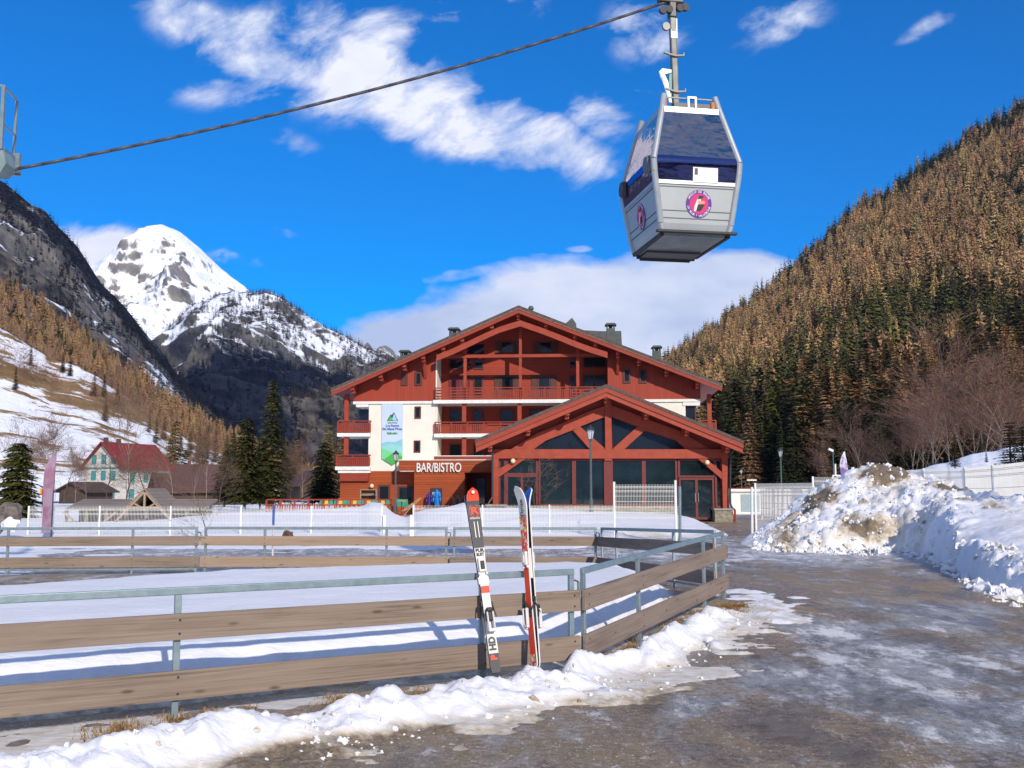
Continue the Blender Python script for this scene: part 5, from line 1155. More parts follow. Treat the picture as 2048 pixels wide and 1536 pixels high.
# emblem
m_pur = pm('emblem_purple', (.10, .02, .30), .4); m_mag = pm('emblem_magenta', (.60, .02, .16), .4); m_sal = pm('emblem_salmon', (.80, .30, .20), .5)
def emblem(M, parent, full=True):
    er = bpy.data.objects.new('emblem', None); link(er, parent); er.matrix_local = M
    def disc(r, y, mat, nm): MB().tube((0, y, 0), (0, y + .003, 0), r, n=32).build(nm, mat, er)
    bo = MB().tube((0, -.006, 0), (0, -.002, 0), .225, n=40).build('emblem_ring', m_pur, er); disc(.165, -.010, m_mag, 'emblem_disc')
    b = MB(); b.prism([(-.08, -.04), (-.05, .04), (-.02, .10), (.03, .11), (.03, .04), (-.02, -.02), (-.05, -.12), (-.09, -.12)], -.013, -.011); b.build('emblem_shape', m_k_wh, er)
    b = MB(); b.prism([(-.02, -.01), (.10, .0), (.10, .05), (-.01, .05)], -.016, -.0135); b.build('emblem_box', m_sal, er)
    b = MB(); b.prism([(-.05, -.12), (.04, -.11), (.10, -.005), (-.02, -.015)], -.016, -.0135); b.prism([(-.03, .07), (.06, .09), (.08, .13), (-.0, .13)], -.016, -.0135); b.build('emblem_black', m_k_bl, er)  # black printed shapes of the emblem's picture
    for i, ch_ in enumerate('MASSIF DE BALME'):
        a = math.radians(62 - i * 124 / 14); text_obj('letter', ch_, m_k_wh, er, size=.052, depth=.0006, bold=.001, M=Matrix.Translation((-.195 * math.sin(a), -.0085, .195 * math.cos(a))) @ Matrix.Rotation(-a, 4, 'Y') @ FACE) if ch_ != ' ' else None
    for i, ch_ in enumerate('LE TOUR * VALLORCINE'):
        a = math.radians(-75 + i * 150 / 19); text_obj('letter', ch_, m_k_wh, er, size=.048, depth=.0006, bold=.001, M=Matrix.Translation((.195 * math.sin(a), -.0085, -.195 * math.cos(a))) @ Matrix.Rotation(-a, 4, 'Y') @ FACE) if ch_ != ' ' else None
tl = math.atan2(lv(.78)[1] - lv(.14)[1], .64)
emblem(Matrix.Translation((.04, -lv(.46)[1] - .006, .46)) @ Matrix.Rotation(tl, 4, 'X'), go)
emblem(Matrix.Translation((-lv(.46)[0] - .006, .05, .46)) @ Matrix.Rotation(-math.pi / 2, 4, 'Z') @ Matrix.Rotation(tl, 4, 'X') , go)
V = [(-.08, -lv(.80)[1] - .03, .80), (.36, -lv(.80)[1] - .03, .80), (.36, -lv(1.04)[1] - .03, 1.04), (-.08, -lv(1.04)[1] - .03, 1.04)]
o = meshobj('white_notice', V, [(0, 1, 2, 3)], m_wpaint, go); o.modifiers.new('t', 'SOLIDIFY').thickness = .006
V = [(-.05, -lv(.93)[1] - .038, .92), (.0, -lv(.93)[1] - .038, .92), (.0, -lv(1.0)[1] - .038, 1.02), (-.05, -lv(1.0)[1] - .038, 1.02)]
meshobj('notice_picture', V, [(0, 1, 2, 3)], m_dark, go)

gm = Matrix.Translation(GO) @ Matrix.Rotation(GA, 4, 'Z') @ Matrix.Diagonal((1, 1, 1.05, 1)); gp = gm @ Vector((gx_, gy_ - .02, gz_ + .22))
lp = at(37, 337, 15.6)
dirc = (gp - lp).normalized(); b = MB(); pts = []
for i in range(33):
    f = i / 32; q = lp.lerp(gp, f); q.z -= .22 * 4 * f * (1 - f); pts.append(q)
pts = [lp - dirc * 3] + pts + [gp + dirc * 22]
b.pipe(pts, .027, 8); m_cable = pm('twisted_steel_rope', (.085, .08, .09), .5, (.05, .05, .055), 60, (1, 1, 1)); tag(b.build('cable', m_cable, smooth=True), 'thick steel cable running across the sky to the gondola', 'cable')
# catwalk of the line tower at the left edge
cw = empty('lift_tower', (-9.4, 15.9, 0), 0, 'end of a grey steel lift tower catwalk with railing at the left edge', 'lift tower')
def cl_(px, py, Y): p = at(px, py, Y); return (p.x + 9.4, Y - 15.9, p.z)
MB().bar(cl_(8, 175, 15.2), cl_(2, 298, 15.2), .05).build('railing_post', m_galv, cw); MB().bar(cl_(34, 202, 16.4), cl_(27, 318, 16.4), .04).build('railing_post', m_galv, cw)
b = MB(); b.bar(cl_(8, 172, 15.2), cl_(35, 202, 16.4), .03); b.bar(cl_(8, 172, 15.2), cl_(-60, 170, 15.2), .035); b.build('handrail', m_galv, cw)
b = MB(); b.bar(cl_(4, 246, 15.2), cl_(32, 272, 16.4), .025); b.bar(cl_(4, 246, 15.2), cl_(-60, 243, 15.2), .03); b.build('mid_rail', m_galv, cw)
z0 = at(0, 346, 15.3).z; z1 = at(0, 300, 15.3).z
b = MB(); b.prism([cl_(x, y, 15.2)[::2] for x, y in ((-420, 296), (6, 300), (12, 326), (0, 346), (-420, 346))], -.7, -.40); b.build('walkway_box', pm('pale_green_steel', (.22, .30, .30), .5, (.15, .2, .2)), cw)
a_ = Vector(cl_(6, 314, 15.3)); c_ = Vector(cl_(30, 332, 16.4)); b = MB(); b.bar(a_, c_, .03, .30); b.bar(Vector(cl_(-20, 347, 15.4)), Vector(cl_(38, 343, 16.4)), .10, .04); b.box(c_.x - .03, c_.x + .09, c_.y - .05, c_.y + .02, c_.z - .17, c_.z + .20); b.build('end_bracket', m_galv, cw)
MB().tube((-1.3, -.5, 0), (-1.3, -.5, z0 + .05), .35, .25, 16).build('mast', m_galv, cw)
# ------------------------------------------------------------------ trees
def leaf_mat(name, c1, c2, attr=False, rnd=.25, sc=1.5):
    m = bpy.data.materials.new(name); m.use_nodes = True; nt = m.node_tree; b = nt.nodes['Principled BSDF']
    tc = nd(nt, 'ShaderNodeTexCoord'); n = noise(nt, tc.outputs['Object'], sc, 4, .65)
    if attr:
        a = nd(nt, 'ShaderNodeAttribute', attribute_name='tint'); h = nd(nt, 'ShaderNodeHueSaturation'); nt.links.new(a.outputs['Color'], h.inputs['Color'])
        nt.links.new(ramp(nt, n, [(.3, .65), (.7, 1.3)]), h.inputs['Value']); c = h.outputs[0]
    else:
        c = ramp(nt, n, [(.35, c2), (.65, c1)]); oi = nd(nt, 'ShaderNodeObjectInfo'); h = nd(nt, 'ShaderNodeHueSaturation'); nt.links.new(c, h.inputs['Color'])
        nt.links.new(mth(nt, 'ADD', mth(nt, 'MULTIPLY', oi.outputs['Random'], 2 * rnd), 1 - rnd), h.inputs['Value']); c = h.outputs[0]
    nt.links.new(c, b.inputs['Base Color']); b.inputs['Roughness'].default_value = .85; b.inputs['Specular IOR Level'].default_value = .15
    return m
m_spruce = leaf_mat('spruce_needles', (.10, .10, .022), (.04, .044, .014)); m_spruced = leaf_mat('dark_spruce_needles', (.050, .054, .018), (.02, .024, .012))
m_larch = leaf_mat('larch_twigs', (.28, .17, .085), (.15, .09, .045)); m_gold = leaf_mat('golden_larch_twigs', (.24, .18, .06), (.12, .09, .03))
m_wood = leaf_mat('forest_trees', (0, 0, 0), (0, 0, 0), True)
m_bark = pm('bark', (.13, .09, .065), .9, (.06, .045, .035), 3, (1, 1, .3)); m_birch = pm('birch_bark', (.42, .34, .26), .8, (.14, .10, .08), 2.5, (1, 1, 3))
m_twr = leaf_mat('reddish_twigs', (.21, .125, .09), (.12, .07, .05), rnd=.15); m_twb = leaf_mat('brown_twigs', (.20, .13, .085), (.10, .065, .045), rnd=.2)

def kites(h, R, levels, per, seed, droop=.30, w=.30, t0=.06, power=.9, jit=.3, up=0.0, gap=0.0, rz=.01):
    g = np.random.default_rng(seed); V = []; Fc = []
    for i in range(levels):
        t = t0 + (.985 - t0) * (i + g.uniform(0, .6)) / levels; r0 = R * (1 - t) ** power * (1 + .15 * math.sin(i * 2.1 + seed))
        n = max(4, int(per * (.55 + .6 * (1 - t)))); a0 = g.uniform(0, 6.28)
        for k in range(n):
            if g.random() < gap: continue
            a = a0 + 6.283 * k / n + g.uniform(-.25, .25); r = max(r0 * g.uniform(1 - jit, 1 + jit) * (1 + .22 * math.sin(a + seed) + .15 * math.sin(2 * a + i * .6)), .02 * h); z = t * h + g.uniform(-.055, .055) * h
            c, s_ = math.cos(a), math.sin(a); ww = r * w * g.uniform(.7, 1.3); zm = z - r * droop * .25 + up * r * .4; zt = z - r * droop + up * r
            b = len(V); m = .6 * r
            V += [(0, 0, z + rz * h), (c * m - s_ * ww, s_ * m + c * ww, zm - .10 * r - rz * h), (c * r, s_ * r, zt), (c * m + s_ * ww, s_ * m - c * ww, zm - .10 * r - rz * h), (c * m, s_ * m, zm + .05 * r)]
            Fc += [(b, b + 1, b + 4), (b + 1, b + 2, b + 4), (b + 2, b + 3, b + 4), (b + 3, b, b + 4)]
    return np.array(V), np.array(Fc)
def fronds(h, R, levels, per, seed, sub=7, droop=.35, t0=.05, power=.8, ls=.17, bushy=1.0):
    """detailed conifer crown: drooping boughs clothed in small needle sprays"""
    g = np.random.default_rng(seed); V = []; Fc = []
    for i in range(levels):
        t = t0 + (.985 - t0) * (i + g.uniform(0, .8)) / levels; r0 = R * ((1 - t) ** power) * (1 + .2 * math.sin(i * 1.7 + seed)) * (1 if t > .12 else .7 + 2.5 * t)
        n = max(4, int(per * (.5 + .7 * (1 - t)))); a0 = g.uniform(0, 6.28)
        for k in range(n):
            a = a0 + 6.283 * k / n + g.uniform(-.3, .3); r = r0 * g.uniform(.6, 1.15); z0 = t * h; c, s_ = math.cos(a), math.sin(a)
            ns = max(3, int(sub * (.4 + .8 * (1 - t))))
            for j in range(ns):
                f = (j + .6) / ns; rr = r * f; z = z0 - droop * r * f * f + .12 * r * f; L_ = (ls * R * (1.15 - .5 * f) + .02 * h) * g.uniform(.7, 1.3) * bushy
                for q in (-1, 1):
                    aa = a + q * g.uniform(.5, 1.1); dc, ds = math.cos(aa), math.sin(aa); b = len(V); dz = -g.uniform(.2, .55) * L_
                    x, y = c * rr, s_ * rr; wx, wy = -ds * L_ * .22, dc * L_ * .22
                    V += [(x - wx, y - wy, z), (x + wx, y + wy, z - .1 * L_), (x + dc * L_, y + ds * L_, z + dz)]; Fc.append((b, b + 1, b + 2))
    return np.array(V), np.array(Fc)
def trunk_vf(h, r, n=6, top=.95):
    m = MB(); m.tube((0, 0, -.5), (0, 0, h * top), r, r * .15, n); return m
def bare(h, seed, spread=.45, forks=5, depth=4, r0=None, twig=.035, start=.25, wig=.15, tl=1.0):
    g = random.Random(seed); wood = MB(); TV, TF = [], []
    r0 = r0 or h * .012
    def twigs(p, d, L, r):
        b = len(TV); s = Vector((g.uniform(-1, 1), g.uniform(-1, 1), g.uniform(-.3, .3))).cross(d).normalized() * r; q = p + d * L
        TV.extend([p - s, p + s, q]); TF.append((b, b + 1, b + 2))
    def grow(p, d, L, r, lv_):
        n = 4 if lv_ == 0 else 3; pts = [p]
        for i in range(n):
            d = (d + Vector((g.uniform(-wig, wig), g.uniform(-wig, wig), g.uniform(0, .08 if lv_ else 0)))).normalized(); p = p + d * (L / n); pts.append(p)
        rs = [r * (1 - .75 * i / n) for i in range(n + 1)]
        if lv_ <= 1: wood.pipe(pts, rs, 5 if lv_ == 0 else 3)
        else:
            for i in range(n): 
                b = len(TV); s = d.cross(Vector((g.uniform(-1, 1), g.uniform(-1, 1), .2))).normalized(); TV.extend([pts[i] - s * rs[i], pts[i] + s * rs[i], pts[i + 1] + s * rs[i + 1], pts[i + 1] - s * rs[i + 1]]); TF.append((b, b + 1, b + 2)); TF.append((b, b + 2, b + 3))
        if lv_ >= depth:
            for i in range(5): twigs(pts[g.randrange(1, n + 1)], (d + Vector((g.uniform(-.8, .8), g.uniform(-.8, .8), g.uniform(-.2, .6)))).normalized(), L * g.uniform(.5, 1.1) * tl, twig * .55)
            return
        k = forks + (6 if lv_ == 0 else 0)
        for i in range(k):
            f = start + (1 - start) * (i + g.random()) / k if lv_ == 0 else g.uniform(.2, 1); x = f * n; j = min(n - 1, int(x)); q = pts[j].lerp(pts[j + 1], x - j)
            a = g.uniform(0, 6.283); e = Vector((math.cos(a), math.sin(a), 0)); e = (e - d * e.dot(d)).normalized(); dd = (d * g.uniform(.55, 1.0) + e * spread * g.uniform(.8, 1.5)).normalized()
            grow(q, dd, L * (.62 - .32 * (f if lv_ == 0 else 0)) * g.uniform(.75, 1.15), max(r * (1 - .7 * f) * .5, twig * .4), lv_ + 1)
    grow(Vector((0, 0, -.3)), Vector((0, 0, 1)), h * .95, r0, 0)
    return wood, TV, TF

def conifer(name, loc, VF, mat, h, tr, label, cat, group, rz=0.0):
    root = empty(name, loc, rz, label, cat, group); trunk_vf(h, tr).build('trunk', m_bark, root); fastmesh('crown', VF[0], VF[1], mat, root); return root
def baretree(name, loc, label, cat, group, bark, tw, rz=0.0, **k):
    root = empty(name, loc, rz, label, cat, group); w_, TV, TF = bare(**k); w_.build('trunk', bark, root); meshobj('crown', TV, TF, tw, root); return root
def place(proto, used, loc, rz, s, label, group=None, mat=None, sz=None):
    o = proto if not used[0] else copy_tree(proto); used[0] = True
    o.location = loc; o.rotation_euler = (0, 0, rz); o.scale = (s, s, sz or s); o['label'] = label
    if group: o['group'] = group
    return o
def pxh(y0, y1, Y): return (y0 - y1) / F * Y

# large near conifers
def big(px, yb, yt, Y, R, label, mat, seed, power=.8, per=11, lev=34, bushy=1.0, ls=.17, cat='conifer', name='spruce_tree'):
    p = at(px, yb, Y); h = pxh(yb, yt, Y); return conifer(name, (p.x, Y, p.z), fronds(h, R, lev, per, seed, power=power, bushy=bushy, ls=ls), mat, h, h * .018, label, cat, 'large conifers before the hotel')
big(30, 1048, 882, 60, 1.35, 'round bushy dark green conifer at the left edge behind the wire fence', m_spruce, 5, power=.34, per=16, lev=34, bushy=1.3, ls=.22)
big(489, 1010, 832, 104, 2.6, 'bushy spruce left of the tallest spruce beside the hotel', m_spruce, 6, power=.55, bushy=1.1)
big(541, 1012, 755, 108, 2.25, 'tallest slender spruce left of the hotel', m_spruce, 7, power=.62, lev=44)
big(645, 1008, 884, 96, 1.9, 'spruce standing against the left end of the hotel terrace', m_spruced, 8, power=.5, bushy=1.15)
big(449, 1005, 900, 112, 1.9, 'lower dark spruce at the left foot of the tall pair', m_spruced, 9, power=.6)
big(520, 1010, 890, 112, 2.4, 'broad dark spruce filling the gap between the two tall spruces', m_spruced, 10, power=.5)

# prototypes for mid-distance conifers (unit height 1 scaled up)
protoS = conifer('spruce_tree', (0, 0, 0), fronds(10, 1.75, 26, 9, 21, sub=5, power=.75, ls=.24), m_spruced, 10, .15, 'x', 'spruce', 'g'); uS = [False]
protoG = conifer('spruce_tree', (0, 0, 0), fronds(10, 1.6, 26, 9, 22, sub=5, power=.8, ls=.24), m_spruce, 10, .15, 'x', 'spruce', 'g'); uG = [False]
protoL = conifer('larch_tree', (0, 0, 0), fronds(10, 1.7, 38, 8, 23, sub=6, droop=.30, power=.7, ls=.20), m_larch, 10, .13, 'x', 'larch', 'g'); uL = [False]
protoY = conifer('larch_tree', (0, 0, 0), fronds(10, 1.9, 36, 8, 24, sub=6, droop=.30, power=.6, ls=.22), m_gold, 10, .13, 'x', 'larch', 'g'); uY = [False]
PR = {'S': (protoS, uS), 'G': (protoG, uG), 'L': (protoL, uL), 'Y': (protoY, uY)}
rg = random.Random(4)
def hill_at(H, px, py):
    tt = np.linspace(0, 1, 160); x, y, z = H.pt(np.full(160, px), tt); sy = 985 + 0 * x
    # true projection
    ca, sa_ = math.cos(PA), math.sin(PA); d = y * ca + (z - HC) * sa_; u = -y * sa_ + (z - HC) * ca; sy = 768 - F * u / d
    i = int(np.argmin(np.abs(sy - py))); return Vector((float(x[i]), float(y[i]), float(z[i])))
MEAD = [('G', 25, 780, 735, 'small green spruce high on the snowy slope at the left edge'), ('S', 57, 732, 690, 'dark spruce above the snowy slope, above the leftmost spruce'), ('S', 122, 745, 704, 'dark spruce beside its twin in the scrub band of the slope'), ('S', 137, 752, 712, 'right one of twin dark spruces in the scrub band of the slope'),
        ('S', 185, 792, 742, 'left tree of the dark spruce trio halfway down the slope'), ('S', 205, 795, 748, 'middle tree of the dark spruce trio halfway down the slope'), ('S', 232, 812, 766, 'right tree of the dark spruce trio halfway down the slope'), ('Y', 205, 842, 796, 'golden-green conifer alone on the open snow below the trio'),
        ('G', 296, 865, 828, 'green spruce on the lower slope left of the tan larches'), ('G', 310, 885, 838, 'taller green spruce on the lower slope beside the tan larches'), ('L', 326, 880, 834, 'tan larch just right of the green spruces on the lower slope'), ('L', 343, 890, 842, 'tan larch second from the green spruces on the lower slope'),
        ('Y', 378, 912, 862, 'golden conifer left of centre in the row at the slope foot'), ('Y', 360, 905, 868, 'small golden conifer at the left of the slope-foot row'), ('L', 397, 915, 858, 'tan larch behind the golden conifers at the slope foot'), ('Y', 412, 915, 855, 'golden conifer at the right of the slope-foot row'), ('L', 430, 925, 862, 'tan larch between golden conifers near the bushy spruce'), ('Y', 452, 930, 872, 'golden conifer next to the bushy spruce'), ('L', 466, 935, 868, 'tan larch half hidden by the bushy spruce')]
for k, px, yb, yt, lb in MEAD:
    p = hill_at(h_mead, px, yb); h = pxh(yb, yt, p.y) * 1.05; place(*PR[k], p, rg.uniform(0, 6), h / 10, lb, 'conifers scattered on the snowy slope', sz=h / 10)
# woods in the valley bottom behind the hotel's left side
for i in range(60):
    px = rg.uniform(330, 700); Y = rg.uniform(190, 420); k = rg.choice('SSGLLY'); h = rg.uniform(9, 17)
    p = at(px, 1000, Y); z = -1 + 0.02 * (Y - 190)
    o = place(*PR[k], (p.x, Y, z), rg.uniform(0, 6), h / 10, {'S': 'dark spruce in the wood at the foot of the central mountain', 'G': 'green spruce in the wood at the foot of the central mountain', 'L': 'tan larch in the wood at the foot of the central mountain', 'Y': 'golden larch in the wood at the foot of the central mountain'}[k], {'S': 'dark spruces', 'G': 'green spruces', 'L': 'tan larches', 'Y': 'golden larches'}[k] + ' in the valley-bottom wood')
# individually built trees on the right-hand slope: nearest ones
for i in range(235):
    t = rg.random() ** 1.5 * .40; px = rg.uniform(1400, 2120); x, y, z = [float(v[0]) for v in h_right.pt(np.array([px]), np.array([t]))]
    k = rg.choices('SGL', (6, 3, 1.2) if t < .16 else (3, 4, 5))[0]; h = rg.uniform(13, 22) * (1 if k != 'L' else .9)
    place(*PR[k], (x, y, z - .5), rg.uniform(0, 6), h / 10, {'S': 'dark spruce on the lower part of the right-hand wooded slope', 'G': 'olive green spruce on the lower part of the right-hand wooded slope', 'L': 'tan larch on the lower part of the right-hand wooded slope'}[k], {'S': 'dark spruces', 'G': 'olive spruces', 'L': 'tan larches'}[k] + ' low on the right-hand slope', sz=h / 10 * rg.uniform(.9, 1.1))

# forests that read as one mass
def forest(name, label, cat, pts, hs, kinds, cols, protos, seed):
    """pts (n,3), hs heights, kinds index into protos, cols (n,3)"""
    g = np.random.default_rng(seed); VV, FF, CC = [], [], []; base = 0
    for k, (pv_, pf) in enumerate(protos):
        idx = np.where(kinds == k)[0]
        if not len(idx): continue
        a = g.uniform(0, 6.283, len(idx)); c, s_ = np.cos(a), np.sin(a); hh_ = hs[idx] / 10; wd = hh_ * g.uniform(.65, 1.45, len(idx))
        X = (pv_[None, :, 0] * c[:, None] - pv_[None, :, 1] * s_[:, None]) * wd[:, None] + pts[idx, 0][:, None]; Y = (pv_[None, :, 0] * s_[:, None] + pv_[None, :, 1] * c[:, None]) * wd[:, None] + pts[idx, 1][:, None]
        Z = pv_[None, :, 2] * hh_[:, None] + pts[idx, 2][:, None]; V = np.stack([X, Y, Z], -1).reshape(-1, 3); nv = len(pv_)
        Fm = (pf[None] + (np.arange(len(idx)) * nv)[:, None, None]).reshape(-1, 3) + base; base += len(V)
        VV.append(V); FF.append(Fm); CC.append(np.repeat(np.concatenate([cols[idx], np.ones((len(idx), 1))], 1), nv, 0))
    o = fastmesh(name, np.concatenate(VV), np.concatenate(FF), m_wood, attrs={'tint': ('FLOAT_COLOR', np.concatenate(CC))}); return tag(o, label, cat, kind='stuff')
F_sp = [kites(10, 1.7, 11, 7, s, droop=.45, w=.36) for s in (31, 32, 33)]; F_la = [kites(10, 1.9, 20, 9, s, droop=.15, w=.13, power=pw_, up=.08, gap=.12, jit=.4, rz=.035) for s, pw_ in ((34, .55), (35, .75), (36, .62))]
F_hi = [fronds(10, 1.75, 20, 7, 41, sub=4, droop=.4, power=.75, ls=.27), fronds(10, 1.9, 26, 7, 42, sub=4, droop=.25, power=.62, ls=.22)]
F_sm = [kites(10, 1.6, 6, 5, s, droop=.4, w=.42) for s in (37, 38)]
G = np.random.default_rng(77)
def sample(H, n, p0, p1, t0, t1, wpow=1.3):
    px = G.uniform(p0, p1, n * 3); t = G.uniform(t0, t1, n * 3); x, y, z = H.pt(px, t)
    w = (y / y.max()) ** wpow; keep = G.random(n * 3) < w / w.mean() / 3; keep = np.where(keep)[0][:n]; return px[keep], t[keep], np.stack([x, y, z], 1)[keep]
px, t, P_ = sample(h_right, 6200, 1300, 2140, .02, 1.02, 1.5)
nz = fbm(P_[:, 0] * .013, P_[:, 1] * .011, 4, 5); lar = (nz + .30 * (t - .35) + G.normal(0, .10, len(t)) + .10 * (t > .9)) > .53; lar &= ~((t > .955) & (G.random(len(t)) < .8))
kinds = np.where(lar, 3, 0) + G.integers(0, 3, len(t)); hs = G.uniform(10, 26, len(t)) * (1 - .12 * lar)
hi_ = t < .36; kinds = np.where(hi_, 6 + lar, kinds)
cl = np.array([.38, .235, .105])[None] * G.uniform(.55, 1.3, (len(t), 1)) * (1 + G.normal(0, .06, (len(t), 3))); cs = np.array([.085, .078, .022])[None] * G.uniform(.35, 1.5, (len(t), 1)) * (1 + G.normal(0, .10, (len(t), 3)))
P_[:, 2] -= 1
forest('forest', 'dense mixed wood of tan larches and dark spruces covering the big right-hand slope', 'forest', P_, hs, kinds, np.clip(np.where(lar[:, None], cl, cs), 0.005, 1), F_sp + F_la + F_hi, 1)
px, t, P_ = sample(h_larch, 2700, -120, 640, .25, 1.0, .5)
lar = G.random(len(t)) < .72; kinds = np.where(lar, 3, 0) + G.integers(0, 3, len(t)); hs = G.uniform(5, 11, len(t))
cl = np.array([.31, .19, .095])[None] * G.uniform(.6, 1.25, (len(t), 1)) * (1 + G.normal(0, .05, (len(t), 3))); cs = np.array([.07, .072, .022])[None] * G.uniform(.5, 1.4, (len(t), 1))
forest('larch_wood', 'band of tan leafless larches along the slope under the left-hand cliff', 'forest', P_, hs, kinds, np.clip(np.where(lar[:, None], cl, cs), .005, 1), F_sp + F_la, 2)
px, t, P_ = sample(h_cliff, 7500, -150, 600, .30, 1.0, .8)
vg = .10 + .8 * sst(.80, .93, t) + .5 * np.exp(-((t - .70) / .05) ** 2) + .6 * sst(360, 430, px) + .5 * (fbm(px * .03, t * 14, 3, 12) > .56); k_ = G.random(len(t)) < vg; P_, t = P_[k_], t[k_]
forest('cliff_trees', 'dark spruces clinging to the ledges and crest of the left-hand cliff', 'forest', P_, G.uniform(7, 15, len(t)), G.integers(0, 2, len(t)), np.clip(np.array([.020, .019, .020])[None] * G.uniform(.4, 1.7, (len(t), 1)), .002, 1), F_sm, 3)
px, t, P_ = sample(h_mid, 13000, 330, 860, .25, 1.0, .9)
vg = np.clip(mid_veg(px, t, 0, 0, 0), 0, 1) * .9 + .30; py_ = 985 + (np.interp(px, h_mid.p, h_mid.ys) - 985) * t; k_ = (G.random(len(t)) < vg * (.25 + 1.3 * (fbm(px * .035, py_ * .03, 3, 19) > .46))); P_, t, px, py_ = P_[k_], t[k_], px[k_], py_[k_]
cc = np.where((mid_veg(px, t, 0, 0, 0) < .5)[:, None], np.array([.07, .052, .035])[None], np.array([.012, .014, .022])[None]) * G.uniform(.5, 1.5, (len(t), 1))
forest('mountain_wood', 'dark conifer wood speckling the central mountain', 'forest', P_, G.uniform(10, 20, len(t)), G.integers(0, 2, len(t)), np.clip(cc, .002, 1), F_sm, 4)
# scrub of bare bushes on the open slope
Tw = bare(6, 91, spread=.6, forks=4, depth=2, twig=.05, start=.1); TV_ = np.array([tuple(v) for v in Tw[1]]) * (10 / 6); TF_ = np.array(Tw[2])
px, t, P_ = sample(h_mead, 620, -60, 640, .15, 1.0, .3)
py_ = 1003 + (np.interp(px, h_mead.p, h_mead.ys) - 1003) * t; dn = np.exp(-((py_ - (742 + px * .30)) / 26) ** 2) + sst(.90, .98, t) + .9 * sst(420, 520, px); k_ = G.random(len(t)) < dn; P_, t = P_[k_], t[k_]
forest('scrub', 'brown leafless scrub in a band across the snowy slope', 'scrub', P_, G.uniform(3, 8, len(t)), np.zeros(len(t), int), np.clip(np.array([.24, .14, .095])[None] * G.uniform(.6, 1.3, (len(t), 1)), .01, 1), [(TV_, TF_)], 5)

# bare trees
B1 = baretree('birch_tree', (0, 0, 0), 'x', 'birch', 'g', m_birch, m_twr, h=14, seed=3, spread=.42, forks=5, depth=3, twig=.035, r0=.10, start=.22); b1 = [False]
B2 = baretree('birch_tree', (0, 0, 0), 'x', 'birch', 'g', m_birch, m_twr, h=14, seed=9, spread=.35, forks=5, depth=3, twig=.035, r0=.09, start=.15); b2 = [False]
B3 = baretree('bare_tree', (0, 0, 0), 'x', 'bare tree', 'g', m_bark, m_twb, h=10, seed=12, spread=.6, forks=5, depth=3, twig=.028, r0=.14, start=.15, wig=.3); b3 = [False]
def bt(P, used, px, yb, yt, Y, label, group, rz, s=1.0, zb=None):
    H_ = 10 if P is B3 else 14; p = at(px, yb, Y); k = pxh(yb, yt, Y) / H_; o = place(P, used, (p.x, Y, p.z if zb is None else zb), rz, k * s, label, group, sz=k); return o
g_ = 'bare birches and shrubs right of the hotel'
RB = [(1730, 1000, 853, 115, 'B1', 'white-stemmed birch standing just left of the top of the snow heap'), (1705, 1000, 890, 120, 'B2', 'shorter birch left of the white-stemmed birch by the heap'), (1862, 1000, 722, 112, 'B1', 'tallest pinkish birch rising above the snow bank on the right'), (1790, 985, 872, 118, 'B2', 'small rounded reddish birch between the heap top and the tallest birch'),
      (1905, 990, 800, 104, 'B2', 'reddish birch right of the tallest birch'), (1935, 985, 790, 108, 'B1', 'birch second to the right of the tallest birch'), (1968, 980, 765, 102, 'B2', 'wide birch in the middle of the grove on the snow bank'), (1998, 975, 772, 106, 'B1', 'birch near the right end of the grove'), (2030, 975, 760, 100, 'B2', 'birch at the right edge of the photo'),
      (1850, 990, 830, 120, 'B2', 'low reddish birch behind the foot of the tallest birch'), (1880, 990, 815, 122, 'B1', 'slim birch behind the grove above the bank'), (1952, 980, 810, 116, 'B1', 'slim birch at the back of the grove right of centre'), (1660, 1000, 905, 130, 'B2', 'small reddish bush-like birch behind the speed sign'), (1826, 990, 850, 126, 'B1', 'slim red-twigged birch left of the tallest birch'), (2010, 980, 820, 112, 'B2', 'low birch under the right end of the grove'), (1985, 985, 830, 125, 'B2', 'low birch at the very back of the grove')]
for i, (px, yb, yt, Y, k, lb) in enumerate(RB): bt(*((B1, b1) if k == 'B1' else (B2, b2)), px, yb, yt, Y, lb, g_, i * 1.3, 1.15)
g_ = 'bare trees round the white house'
LB = [(258, 1000, 780, 120, 'B1', .75, 'tall slender pale birch in front of the white house, rising above its roof'), (215, 1005, 905, 118, 'B3', 1.3, 'spreading bare tree before the left half of the white house'), (252, 1005, 912, 112, 'B3', 1.5, 'dense bare tree before the middle of the white house'), (290, 1005, 918, 116, 'B3', 1.5, 'dense bare tree before the right end of the white house'),
      (318, 1005, 935, 110, 'B3', 1.2, 'low bare tree right of the white house'), (128, 1005, 920, 108, 'B3', 1.0, 'bare tree left of the white house by the shed'), (110, 1005, 880, 112, 'B2', .7, 'thin dark larch-like tree behind the pink flag'), (60, 1000, 858, 130, 'B2', 1.2, 'pale bare tree behind the round bush, right of it'), (22, 1000, 868, 128, 'B2', 1.2, 'pale bare tree behind the round bush, left of it'),
      (345, 1005, 895, 104, 'B2', .8, 'leaning thin birch left of the brown roofs'), (388, 1010, 905, 100, 'B2', .7, 'thin birch standing before the brown roofs'), (412, 1010, 870, 102, 'B1', .7, 'thin tall birch near the lower dark spruce'), (438, 1010, 925, 90, 'B3', 1.0, 'bare shrub at the foot of the lower dark spruce'), (605, 1005, 890, 110, 'B2', .9, 'bare birch between the tallest spruce and the terrace spruce'), (582, 1005, 910, 112, 'B3', .8, 'small bare tree right of the tallest spruce'),
      (150, 1005, 900, 122, 'B2', .8, 'thin bare tree between the flag and the white house'), (172, 1005, 915, 120, 'B2', .7, 'thin bare tree touching the left corner of the white house')]
